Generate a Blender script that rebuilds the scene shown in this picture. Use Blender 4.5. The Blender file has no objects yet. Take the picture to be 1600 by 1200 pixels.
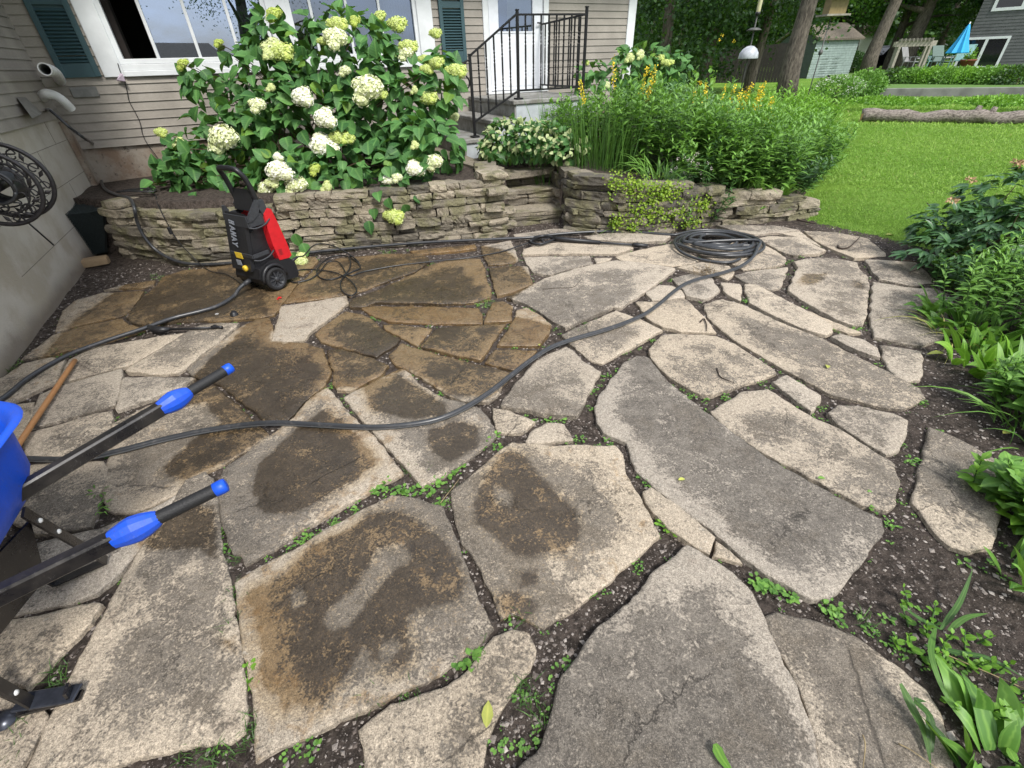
import bpy, math, random
import numpy as np
from mathutils import Vector
from mathutils.geometry import delaunay_2d_cdt
R = math.radians
random.seed(7); RNG = np.random.default_rng(7)
SC = bpy.context.scene
# ------------------------------------------------------------------ camera
FPX, PITCH, ROLL, EYE = 707., 35.3, 2.0, 1.6
cam_d = bpy.data.cameras.new('camera'); cam = bpy.data.objects.new('camera', cam_d)
SC.collection.objects.link(cam); SC.camera = cam
cam_d.sensor_width = 36; cam_d.lens = FPX/1600*36; cam_d.clip_start = .02; cam_d.clip_end = 3000
_p, _r = R(PITCH), R(ROLL)
FW = np.array([0, math.cos(_p), -math.sin(_p)]); RT0 = np.array([1., 0, 0]); UP0 = np.cross(RT0, FW)
RT = RT0*math.cos(_r)-UP0*math.sin(_r); UPV = UP0*math.cos(_r)+RT0*math.sin(_r)
from mathutils import Matrix
cam.matrix_world = Matrix(((RT[0], UPV[0], -FW[0], 0), (RT[1], UPV[1], -FW[1], 0), (RT[2], UPV[2], -FW[2], EYE), (0, 0, 0, 1)))
CP = np.array([0, 0, EYE])
# ------------------------------------------------------------------ world, sun, exposure
w = bpy.data.worlds.new('World'); SC.world = w; w.use_nodes = True
wn = w.node_tree; wn.nodes.clear()
SUN_EL, SUN_AZ = 52, 150
sky = wn.nodes.new('ShaderNodeTexSky'); sky.sky_type = 'NISHITA'; sky.sun_disc = False
sky.sun_elevation = R(SUN_EL); sky.sun_rotation = R(SUN_AZ); sky.dust_density = 3.0; sky.air_density = 1.0
hs = wn.nodes.new('ShaderNodeHueSaturation'); hs.inputs['Saturation'].default_value = .65
wtc = wn.nodes.new('ShaderNodeTexCoord'); wmp = wn.nodes.new('ShaderNodeMapping'); wmp.inputs['Scale'].default_value = (1, 1, 2.6)
wns = wn.nodes.new('ShaderNodeTexNoise'); wns.inputs['Scale'].default_value = 2.2; wns.inputs['Detail'].default_value = 7; wns.inputs['Roughness'].default_value = .6
wrp = wn.nodes.new('ShaderNodeMapRange'); wrp.inputs['From Min'].default_value = .42; wrp.inputs['From Max'].default_value = .62
wmx = wn.nodes.new('ShaderNodeMix'); wmx.data_type = 'RGBA'; wmx.inputs[7].default_value = (8.8, 9.4, 10.4, 1)
bg = wn.nodes.new('ShaderNodeBackground'); bg.inputs['Strength'].default_value = .115
wo = wn.nodes.new('ShaderNodeOutputWorld')
wn.links.new(sky.outputs[0], hs.inputs['Color']); wn.links.new(hs.outputs[0], wmx.inputs[6])
wn.links.new(wtc.outputs['Generated'], wmp.inputs[0]); wn.links.new(wmp.outputs[0], wns.inputs['Vector'])
wn.links.new(wns.outputs[0], wrp.inputs[0]); wn.links.new(wrp.outputs[0], wmx.inputs[0])
wn.links.new(wmx.outputs[2], bg.inputs[0]); wn.links.new(bg.outputs[0], wo.inputs[0])
sl = bpy.data.lights.new('sun', 'SUN'); sl.energy = 2.4; sl.angle = R(12); sl.color = (1, .97, .92)
so = bpy.data.objects.new('sun', sl); SC.collection.objects.link(so)
_e, _a = R(SUN_EL), R(SUN_AZ)
_sd = Vector((math.sin(_a)*math.cos(_e), math.cos(_a)*math.cos(_e), math.sin(_e)))
so.rotation_euler = _sd.to_track_quat('Z', 'Y').to_euler()
SC.view_settings.view_transform = 'Standard'; SC.view_settings.look = 'None'
SC.view_settings.exposure = 0.7; SC.view_settings.gamma = 1
# ------------------------------------------------------------------ unprojection onto real planes
def ray(x, y): return FW + RT*(x-800)/FPX + UPV*(600-y)/FPX
def onz(x, y, z=0.):
    d = ray(x, y); return CP + d*((z-EYE)/d[2])
def onY(x, y, Y):
    d = ray(x, y); return CP + d*(Y/d[1])
def onP(x, y, p0, n):
    d = ray(x, y); return CP + d*(((np.asarray(p0)-CP)@n)/(d@n))
# ------------------------------------------------------------------ helpers
def link(o, parent=None):
    SC.collection.objects.link(o)
    if parent is not None: o.parent = parent
    return o
def tag(o, label=None, cat=None, group=None, kind=None):
    if label: o['label'] = label
    if cat: o['category'] = cat
    if group: o['group'] = group
    if kind: o['kind'] = kind
    return o
def thing(name, label, cat, loc=(0, 0, 0), group=None, kind=None):
    o = bpy.data.objects.new(name, None); o.location = tuple(map(float, loc)); o.empty_display_size = .1
    link(o); return tag(o, label, cat, group, kind)
def org(p):
    v = np.zeros(3)
    while p is not None: v += np.array(p.location); p = p.parent
    return v
def mesh_np(name, V, F, mat, parent=None, loc=None, smooth=True, attrs=None, vattrs=None):
    """V (n,3) world coords, F (m,k) array or list of lists"""
    V = np.asarray(V, float)
    me = bpy.data.meshes.new(name)
    o0 = org(parent) if parent is not None else np.zeros(3)
    l = np.zeros(3) if loc is None else np.asarray(loc, float)-o0
    Vl = V - o0 - l
    if isinstance(F, np.ndarray):
        k = F.shape[1]; m = len(F)
        me.vertices.add(len(V)); me.vertices.foreach_set('co', Vl.ravel())
        me.loops.add(m*k); me.loops.foreach_set('vertex_index', F.ravel().astype(np.int32))
        me.polygons.add(m); me.polygons.foreach_set('loop_start', np.arange(0, m*k, k, dtype=np.int32))
        me.polygons.foreach_set('loop_total', np.full(m, k, dtype=np.int32))
    else:
        me.from_pydata(Vl.tolist(), [], F)
    if isinstance(smooth, bool): me.polygons.foreach_set('use_smooth', np.full(len(me.polygons), smooth))
    else: me.polygons.foreach_set('use_smooth', np.asarray(smooth))
    me.update(calc_edges=True)
    for kk, a in (attrs or {}).items():
        at = me.attributes.new(kk, 'FLOAT', 'POINT'); at.data.foreach_set('value', np.asarray(a, np.float32).ravel())
    for kk, a in (vattrs or {}).items():
        at = me.attributes.new(kk, 'FLOAT_VECTOR', 'POINT'); at.data.foreach_set('vector', np.asarray(a, np.float32).ravel())
    if mat: me.materials.append(mat)
    ob = bpy.data.objects.new(name, me); ob.location = tuple(l)
    return link(ob, parent)
def nrm(v):
    v = np.asarray(v, float); return v/np.maximum(np.linalg.norm(v, axis=-1, keepdims=True), 1e-9)
class MB:
    def __init__(s): s.v = []; s.f = []; s.a = []; s.sm = []
    def add(s, V, F, a=0., smooth=False):
        b = len(s.v); s.v += [tuple(map(float, p)) for p in V]; s.f += [[i+b for i in f] for f in F]
        s.a += [a]*len(V); s.sm += [smooth]*len(F); return s
    def box(s, c, sz, ax=None, a=0., bev=0., taper=None):
        """oriented box, optional chamfer bev, ax = 3 axis vectors"""
        c = np.asarray(c, float); A = np.eye(3) if ax is None else np.asarray(ax, float)
        h = np.asarray(sz, float)/2
        if bev <= 0:
            V = []
            for i in (-1, 1):
                for j in (-1, 1):
                    for k in (-1, 1):
                        q = np.array([i*h[0], j*h[1], k*h[2]])
                        if taper and k > 0: q[:2] *= taper
                        V.append(c + q@A)
            F = [[0, 1, 3, 2], [4, 6, 7, 5], [0, 4, 5, 1], [2, 3, 7, 6], [0, 2, 6, 4], [1, 5, 7, 3]]
            return s.add(V, F, a)
        bev = min(bev, h.min()*.9); V = []; idx = {}
        for i in (-1, 1):
            for j in (-1, 1):
                for k in (-1, 1):
                    for d in range(3):
                        q = np.array([i*h[0], j*h[1], k*h[2]]) - np.array([i, j, k])*bev
                        q[d] = (i, j, k)[d]*h[d]
                        if taper and k > 0: q[:2] *= taper
                        idx[(i, j, k, d)] = len(V); V.append(c+q@A)
        F = []
        def g(i, j, k, d): return idx[(i, j, k, d)]
        for sg in (-1, 1):
            for d in range(3):
                o = [x for x in range(3) if x != d]; L = []
                for a1, a2 in ((-1, -1), (1, -1), (1, 1), (-1, 1)):
                    t = [0, 0, 0]; t[d] = sg; t[o[0]] = a1; t[o[1]] = a2; L.append(g(*t, d))
                F.append(L)
        for d in range(3):
            o = [x for x in range(3) if x != d]
            for a1 in (-1, 1):
                for a2 in (-1, 1):
                    t = [0, 0, 0]; t[o[0]] = a1; t[o[1]] = a2; t0 = t[:]; t1 = t[:]; t0[d] = -1; t1[d] = 1
                    F.append([g(*t0, o[0]), g(*t1, o[0]), g(*t1, o[1]), g(*t0, o[1])])
        for i in (-1, 1):
            for j in (-1, 1):
                for k in (-1, 1): F.append([g(i, j, k, 0), g(i, j, k, 1), g(i, j, k, 2)])
        return s.add(V, F, a)
    def beam(s, p, q, wd, ht, up=(0, 0, 1), a=0., bev=0.):
        p = np.asarray(p, float); q = np.asarray(q, float); d = q-p; L = np.linalg.norm(d); d = d/L
        x = np.cross(d, up); x = x/max(np.linalg.norm(x), 1e-6); z = np.cross(x, d)
        return s.box((p+q)/2, (L, wd, ht), (d, -x, z), a, bev)
    def tube(s, P, r, n=8, a=0., cap=True, closed=False):
        P = np.asarray(P, float); m = len(P); rr = np.full(m, r) if np.isscalar(r) else np.asarray(r, float)
        T = np.zeros_like(P); T[1:-1] = P[2:]-P[:-2]; T[0] = P[1]-P[0]; T[-1] = P[-1]-P[-2]
        if closed: T[0] = T[-1] = P[1]-P[-2]
        T = nrm(T); u = np.cross(T[0], (0, 0, 1.)); 
        if np.linalg.norm(u) < .05: u = np.cross(T[0], (1., 0, 0))
        u = nrm(u); V = []
        for i in range(m):
            u = u - T[i]*(u@T[i]); u = nrm(u); v = np.cross(T[i], u)
            for k in range(n):
                an = 2*math.pi*k/n; V.append(P[i]+rr[i]*(u*math.cos(an)+v*math.sin(an)))
        F = [[i*n+k, i*n+(k+1) % n, (i+1)*n+(k+1) % n, (i+1)*n+k] for i in range(m-1) for k in range(n)]
        if cap: F += [list(range(n))[::-1], [(m-1)*n+k for k in range(n)]]
        b = len(s.f); s.add(V, F, a, True)
        return s
    def lathe(s, c, prof, n=20, ax=(0, 0, 1), a=0., smooth=True, a0=0, a1=2*math.pi):
        c = np.asarray(c, float); z = nrm(ax); x = np.cross(z, (0, 1., 0))
        if np.linalg.norm(x) < .1: x = np.cross(z, (1., 0, 0))
        x = nrm(x); y = np.cross(z, x); V = []
        for (r, h) in prof:
            for k in range(n):
                an = a0+(a1-a0)*k/n; V.append(c+z*h+r*(x*math.cos(an)+y*math.sin(an)))
        m = len(prof)
        F = [[i*n+k, i*n+(k+1) % n, (i+1)*n+(k+1) % n, (i+1)*n+k] for i in range(m-1) for k in range(n)]
        return s.add(V, F, a, smooth)
    def prism(s, poly, z0, z1, a=0., org=(0, 0, 0), ax=None):
        A = np.eye(3) if ax is None else np.asarray(ax, float); n = len(poly); o = np.asarray(org, float)
        V = [o+np.array([p[0], p[1], z0])@A for p in poly]+[o+np.array([p[0], p[1], z1])@A for p in poly]
        F = [list(range(n))[::-1], list(range(n, 2*n))]+[[i, (i+1) % n, n+(i+1) % n, n+i] for i in range(n)]
        return s.add(V, F, a)
    def build(s, name, mat, parent=None, loc=None):
        return mesh_np(name, np.array(s.v), s.f, mat, parent, loc, np.array(s.sm), {'rnd': s.a})
def smooth_path(P, k=8):
    P = np.asarray(P, float); Q = np.vstack([2*P[0]-P[1], P, 2*P[-1]-P[-2]]); out = []
    for i in range(1, len(Q)-2):
        for t in np.linspace(0, 1, k, endpoint=False):
            a, b, c, d = Q[i-1], Q[i], Q[i+1], Q[i+2]
            out.append(.5*((2*b)+(-a+c)*t+(2*a-5*b+4*c-d)*t*t+(-a+3*b-3*c+d)*t**3))
    out.append(P[-1]); return np.array(out)
# ------------------------------------------------------------------ materials
def S(r, g, b):
    f = lambda c: (c/12.92 if c <= .04045 else ((c+.055)/1.055)**2.4)
    return (f(r/255), f(g/255), f(b/255), 1)
class M:
    def __init__(s, name):
        s.m = bpy.data.materials.new(name); s.m.use_nodes = True; s.t = s.m.node_tree; s.b = s.t.nodes['Principled BSDF']
        s.pos = s.n('ShaderNodeNewGeometry').outputs['Position']
    def n(s, t, **k):
        nd = s.t.nodes.new(t)
        for kk, v in k.items(): setattr(nd, kk, v)
        return nd
    def put(s, sock, v):
        if isinstance(v, bpy.types.NodeSocket): s.t.links.new(v, sock)
        else: sock.default_value = v
    def noise(s, sc, det=4, ro=.55, dist=0, vec=None, scale3=None):
        nd = s.n('ShaderNodeTexNoise'); nd.inputs['Scale'].default_value = sc; nd.inputs['Detail'].default_value = det
        nd.inputs['Roughness'].default_value = ro; nd.inputs['Distortion'].default_value = dist
        v = vec if vec is not None else s.pos
        if scale3:
            mp = s.n('ShaderNodeMapping'); mp.inputs['Scale'].default_value = scale3; s.put(mp.inputs[0], v); v = mp.outputs[0]
        s.put(nd.inputs['Vector'], v); return nd.outputs[0]
    def vor(s, sc, feat='F1', out='Distance'):
        nd = s.n('ShaderNodeTexVoronoi', feature=feat); nd.inputs['Scale'].default_value = sc; s.put(nd.inputs['Vector'], s.pos); return nd.outputs[out]
    def math(s, op, a, b=0., c=0.):
        nd = s.n('ShaderNodeMath', operation=op); s.put(nd.inputs[0], a); s.put(nd.inputs[1], b); s.put(nd.inputs[2], c); return nd.outputs[0]
    def rng(s, v, a, b, c=0., d=1., sm=True):
        nd = s.n('ShaderNodeMapRange'); nd.interpolation_type = 'SMOOTHSTEP' if sm else 'LINEAR'
        s.put(nd.inputs[0], v)
        for i, x in enumerate((a, b, c, d)): nd.inputs[i+1].default_value = x
        return nd.outputs[0]
    def mix(s, f, a, b, mode='MIX'):
        nd = s.n('ShaderNodeMix', data_type='RGBA', blend_type=mode); s.put(nd.inputs[0], f); s.put(nd.inputs[6], a); s.put(nd.inputs[7], b); return nd.outputs[2]
    def attr(s, nm, out='Fac'):
        return s.n('ShaderNodeAttribute', attribute_name=nm).outputs[out]
    def scale(s, col, f):
        return s.mix(1., col, s.comb(f), 'MULTIPLY')
    def comb(s, f):
        nd = s.n('ShaderNodeCombineXYZ'); [s.put(nd.inputs[i], f) for i in range(3)]; return nd.outputs[0]
    def set(s, col=None, rough=None, metal=None, spec=None, **k):
        for nm, v in (('Base Color', col), ('Roughness', rough), ('Metallic', metal), ('Specular IOR Level', spec)):
            if v is not None: s.put(s.b.inputs[nm], v)
        for kk, v in k.items(): s.put(s.b.inputs[kk.replace('_', ' ')], v)
        return s
    def bump(s, h, st=.3, d=.01):
        nd = s.n('ShaderNodeBump'); nd.inputs['Strength'].default_value = st; nd.inputs['Distance'].default_value = d
        s.put(nd.inputs['Height'], h); s.put(s.b.inputs['Normal'], nd.outputs[0]); return s
def simple(name, col, rough=.5, metal=0., var=.15, sc=20, bump=0., spec=.5):
    m = M(name); n = m.noise(sc, 5); c = m.scale(col, m.rng(n, .3, .7, 1-var, 1+var)); m.set(c, rough, metal, spec)
    if bump: m.bump(n, bump, .004)
    return m.m
def leafmat(name, ca, cb, rough=.45, vein=.35, trans=.25, cc=None, spec=.4):
    m = M(name); r = m.attr('rnd'); l = m.n('ShaderNodeSeparateXYZ'); m.put(l.inputs[0], m.attr('luv', 'Vector'))
    c = m.mix(r, ca, cb)
    if cc is not None: c = m.mix(m.rng(r, .93, .97), c, cc)
    ax = m.math('ABSOLUTE', l.outputs[0]); mid = m.rng(ax, .0, .09, 1, 0)
    sv = m.math('SINE', m.math('MULTIPLY', m.math('SUBTRACT', l.outputs[1], m.math('MULTIPLY', ax, .55)), 42.))
    sv = m.rng(sv, .75, 1., 0, .5)
    v = m.math('MULTIPLY', m.math('MAXIMUM', mid, sv), vein)
    c = m.mix(v, c, (min(cb[0]*2+.05, 1), min(cb[1]*1.7+.06, 1), min(cb[2]*1.6+.03, 1), 1))
    n = m.noise(9, 3); c = m.scale(c, m.rng(n, .3, .7, .82, 1.18))
    m.set(c, rough, spec=spec)
    if trans > 0:
        tr = m.n('ShaderNodeBsdfTranslucent'); m.put(tr.inputs[0], m.mix(.5, c, (.25, .5, .03, 1)))
        mx = m.n('ShaderNodeMixShader'); mx.inputs[0].default_value = trans
        m.t.links.new(m.b.outputs[0], mx.inputs[1]); m.t.links.new(tr.outputs[0], mx.inputs[2])
        m.t.links.new(mx.outputs[0], m.t.nodes['Material Output'].inputs[0])
    m.put(m.b.inputs['Normal'], m.b.inputs['Normal'].default_value) if False else None
    bp = m.n('ShaderNodeBump'); bp.inputs['Strength'].default_value = .25; bp.inputs['Distance'].default_value = .003
    m.put(bp.inputs['Height'], m.math('SUBTRACT', 1., v)); m.put(m.b.inputs['Normal'], bp.outputs[0])
    return m.m
# ================================================================== STONE + SOIL MATERIALS
def stone_mat():
    m = M('flagstone'); dk, wt, ti, rd = m.attr('dark'), m.attr('wet'), m.attr('tint'), m.attr('rnd')
    off = m.n('ShaderNodeVectorMath', operation='ADD'); m.put(off.inputs[0], m.pos); m.put(off.inputs[1], m.comb(m.math('MULTIPLY', rd, 37.)))
    v = off.outputs[0]
    n1 = m.noise(2.6, 5, .6, vec=v); n2 = m.noise(13, 8, .68, .3, vec=v); n3 = m.noise(75, 5, .7, vec=v); n4 = m.noise(260, 3, .6, vec=v); n5 = m.noise(34, 6, .75, 1.0, vec=v)
    sub = lambda a: m.math('SUBTRACT', a, .5)
    mul = lambda a, b: m.math('MULTIPLY', a, b)
    add = lambda a, b: m.math('ADD', a, b)
    n6 = m.noise(5.5, 7, .7, .6, vec=v); n7 = m.noise(130, 4, .75, vec=v)
    d = add(add(dk, mul(sub(n1), 1.6)), add(add(mul(sub(n6), 2.2), mul(sub(n2), 1.5)), add(mul(sub(n5), 2.8), mul(sub(n7), 3.0))))
    dm = m.rng(d, .42, .58)
    t = m.rng(add(add(ti, mul(m.rng(add(wt, mul(sub(n6), .8)), -.42, -.02), .38)), mul(sub(n1), .9)), .2, .95)
    clean = m.mix(t, m.mix(rd, (.45, .385, .305, 1), (.52, .43, .32, 1)), (.41, .315, .20, 1))
    clean = m.mix(m.rng(n5, .60, .70), clean, (.60, .55, .46, 1)); clean = m.mix(m.rng(n6, .56, .66, 0, .6), clean, (.37, .30, .23, 1))
    clean = m.mix(m.rng(mul(n2, add(ti, .6)), .50, .64, 0, .8), clean, (.35, .24, .13, 1))
    darkc = m.mix(m.rng(n2, .38, .62), (.108, .092, .075, 1), (.205, .177, .143, 1)); darkc = m.mix(m.rng(n6, .5, .65, 0, .7), darkc, (.14, .115, .085, 1))
    c = m.mix(mul(dm, .95), clean, darkc)
    fl = m.rng(m.noise(170, 5, .8, vec=v), .545, .60); c = m.mix(mul(fl, m.rng(n5, .35, .6, .25, .75)), c, clean)
    fd = m.rng(m.noise(140, 5, .8, vec=v), .56, .62); c = m.mix(mul(fd, .65), c, (.085, .07, .058, 1))
    hv = m.n('ShaderNodeHueSaturation'); m.put(hv.inputs['Color'], c); m.put(hv.inputs['Saturation'], m.rng(m.math('FRACT', mul(rd, 7.3)), 0, 1, .88, 1.04, False)); m.put(hv.inputs['Value'], m.rng(m.math('FRACT', mul(rd, 3.7)), 0, 1, .86, 1.0, False)); c = hv.outputs[0]
    c = m.scale(c, m.rng(n3, .3, .72, .72, 1.25)); c = m.scale(c, m.rng(n4, .32, .68, .64, 1.34))
    pit = m.rng(m.vor(48), .0, .2, .35, 1); c = m.scale(c, m.mix(m.rng(n6, .48, .6), (1, 1, 1, 1), m.comb(pit)))
    crk = m.n('ShaderNodeTexVoronoi', feature='DISTANCE_TO_EDGE'); crk.inputs['Scale'].default_value = 1.1
    wv = m.n('ShaderNodeVectorMath', operation='ADD'); m.put(wv.inputs[0], v); m.put(wv.inputs[1], m.comb(mul(n2, .35))); m.put(crk.inputs['Vector'], wv.outputs[0])
    ck = mul(m.rng(crk.outputs['Distance'], .0, .006, 1, 0), m.rng(n1, .5, .56)); c = m.mix(mul(ck, .7), c, (.06, .05, .04, 1))
    w_ = m.rng(add(wt, add(mul(sub(n2), .6), add(mul(sub(n1), .5), add(mul(sub(n6), .6), mul(sub(n5), .45))))), -.10, .16)
    wc = m.mix(1., c, m.mix(dm, (.54, .47, .37, 1), (.33, .29, .24, 1)), 'MULTIPLY')
    c = m.mix(w_, c, wc)
    ro = m.mix(w_, m.comb(.9), m.comb(m.rng(n6, .38, .62, .12, .42)))
    m.set(c, ro, spec=.5)
    h = add(add(mul(n3, .5), mul(n4, .2)), add(mul(n2, 1.0), add(mul(n5, .7), mul(dm, -.12))))
    h = m.math('SUBTRACT', h, mul(ck, .5))
    m.bump(h, .8, .012); bn = [q for q in m.t.nodes if q.type == 'BUMP'][0]; m.put(bn.inputs['Strength'], m.rng(w_, 0, 1, .8, .35)); return m.m
MS = stone_mat()
def soil_mat():
    m = M('soil_and_lawn'); g = m.attr('lawn')
    n1 = m.noise(1.2, 4); n2 = m.noise(26, 8, .7); n3 = m.noise(120, 4, .7)
    c = m.mix(m.rng(n2, .36, .64), (.042, .033, .027, 1), (.13, .103, .086, 1))
    c = m.mix(m.rng(n3, .58, .68), c, (.24, .21, .185, 1))
    c = m.mix(m.rng(m.math('MULTIPLY', n1, n2), .33, .4, 0, .35), c, (.05, .075, .018, 1))
    gr = m.mix(m.rng(m.noise(.7, 5), .35, .65), (.12, .24, .025, 1), (.17, .30, .04, 1)); gr = m.scale(gr, m.rng(n3, .3, .7, .6, 1.3))
    gm = m.rng(m.math('ADD', g, m.math('MULTIPLY', m.math('SUBTRACT', n2, .5), .5)), .4, .6)
    m.set(m.mix(gm, c, gr), .9, spec=.2); m.bump(m.math('ADD', n2, m.math('MULTIPLY', n3, .7)), 1., .035); return m.m
# ================================================================== TERRAIN
WALL_L = [(165, 388), (225, 405), (300, 412), (385, 407), (470, 396), (560, 388), (640, 380), (720, 372), (788, 363)]
WALL_R = [(884, 352), (905, 360), (950, 364), (1000, 365), (1060, 359), (1130, 349), (1200, 345), (1275, 336)]
WLb = np.array([onz(x, y)[:2] for x, y in WALL_L]); WRb = np.array([onz(x, y)[:2] for x, y in WALL_R])
WLb[0] = (-4.72, 5.12)
allx = np.concatenate([[-9], WLb[:, 0], [.03, .62], WRb[:, 0]]); ally = np.concatenate([[5.1], WLb[:, 1], [6.15, 6.15], WRb[:, 1]])
LAWN_B = np.array([(3.75, 5.75), (3.62, 5.25), (3.78, 4.96), (4.02, 4.55), (4.25, 4.0), (4.3, 3.2), (4.1, 2.2), (3.7, 1.0), (3.6, -8)])  # right of this: lawn
def sstep(a, b, x):
    t = np.clip((x-a)/(b-a), 0, 1); return t*t*(3-2*t)
def lawn_x(y): return np.interp(y, LAWN_B[::-1, 1], LAWN_B[::-1, 0])
def bed_right(y): return 3.6+(y-5.5)*.5     # line between planting bed and lawn beyond the wall
def terrain(x, y):
    x = np.asarray(x, float); y = np.asarray(y, float)
    yw = np.interp(x, allx, ally)
    zb = np.interp(x, [-4.9, -3.9, 1.0, 2.0, 3.2, 3.9], [.52, .57, .57, .42, .24, .12])
    zb = zb + (.27-zb)*sstep(8.5, 13, y)
    behind = sstep(.09, .16, y-yw)
    z = -.024 + (zb+.024)*behind
    rl = sstep(0, .8, x-lawn_x(y)); zl = .06+.2*sstep(0, 6, x-lawn_x(y))
    z2 = -.024+(zl+.024)*rl
    k = sstep(3.5, 3.95, x); kk = np.where(y > 5.2, k, 1.)
    z = np.where(x > 3.4, z*(1-kk)+np.maximum(z2, z*(1-kk))*kk, z)
    z = np.where((x > 3.4) & (y > 6.5), np.maximum(z, .12+.15*sstep(6, 12, y)), z)
    z = z + .006*np.sin(x*7+y*3)*np.cos(y*9-x*2)
    far = sstep(60, 200, np.hypot(x, y)); z = z + far*.6
    return z
def lawn_mask(x, y):
    x = np.asarray(x, float); y = np.asarray(y, float)
    a = (y <= 6.1) & (x > lawn_x(y)); b = (y > 5.4) & (x > bed_right(y)); c = (y > 16)
    return (a | b | c | (y < -6) | (x < -14)).astype(float)
gx = np.unique(np.round(np.concatenate([np.arange(-6, 7, .05), -6-np.geomspace(.1, 900, 46), 7+np.geomspace(.1, 900, 50)]), 3))
gy = np.unique(np.round(np.concatenate([np.arange(-.6, 8, .05), -.6-np.geomspace(.1, 900, 40), 8+np.geomspace(.1, 900, 60)]), 3))
X, Y = np.meshgrid(gx, gy); nx, ny = len(gx), len(gy)
Z = terrain(X, Y); I = np.arange(nx*ny).reshape(ny, nx)
Fg = np.stack([I[:-1, :-1], I[:-1, 1:], I[1:, 1:], I[1:, :-1]], -1).reshape(-1, 4)
ground = mesh_np('ground', np.stack([X, Y, Z], -1).reshape(-1, 3), Fg, soil_mat(), attrs={'lawn': lawn_mask(X, Y)})
tag(ground, kind='structure')
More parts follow.
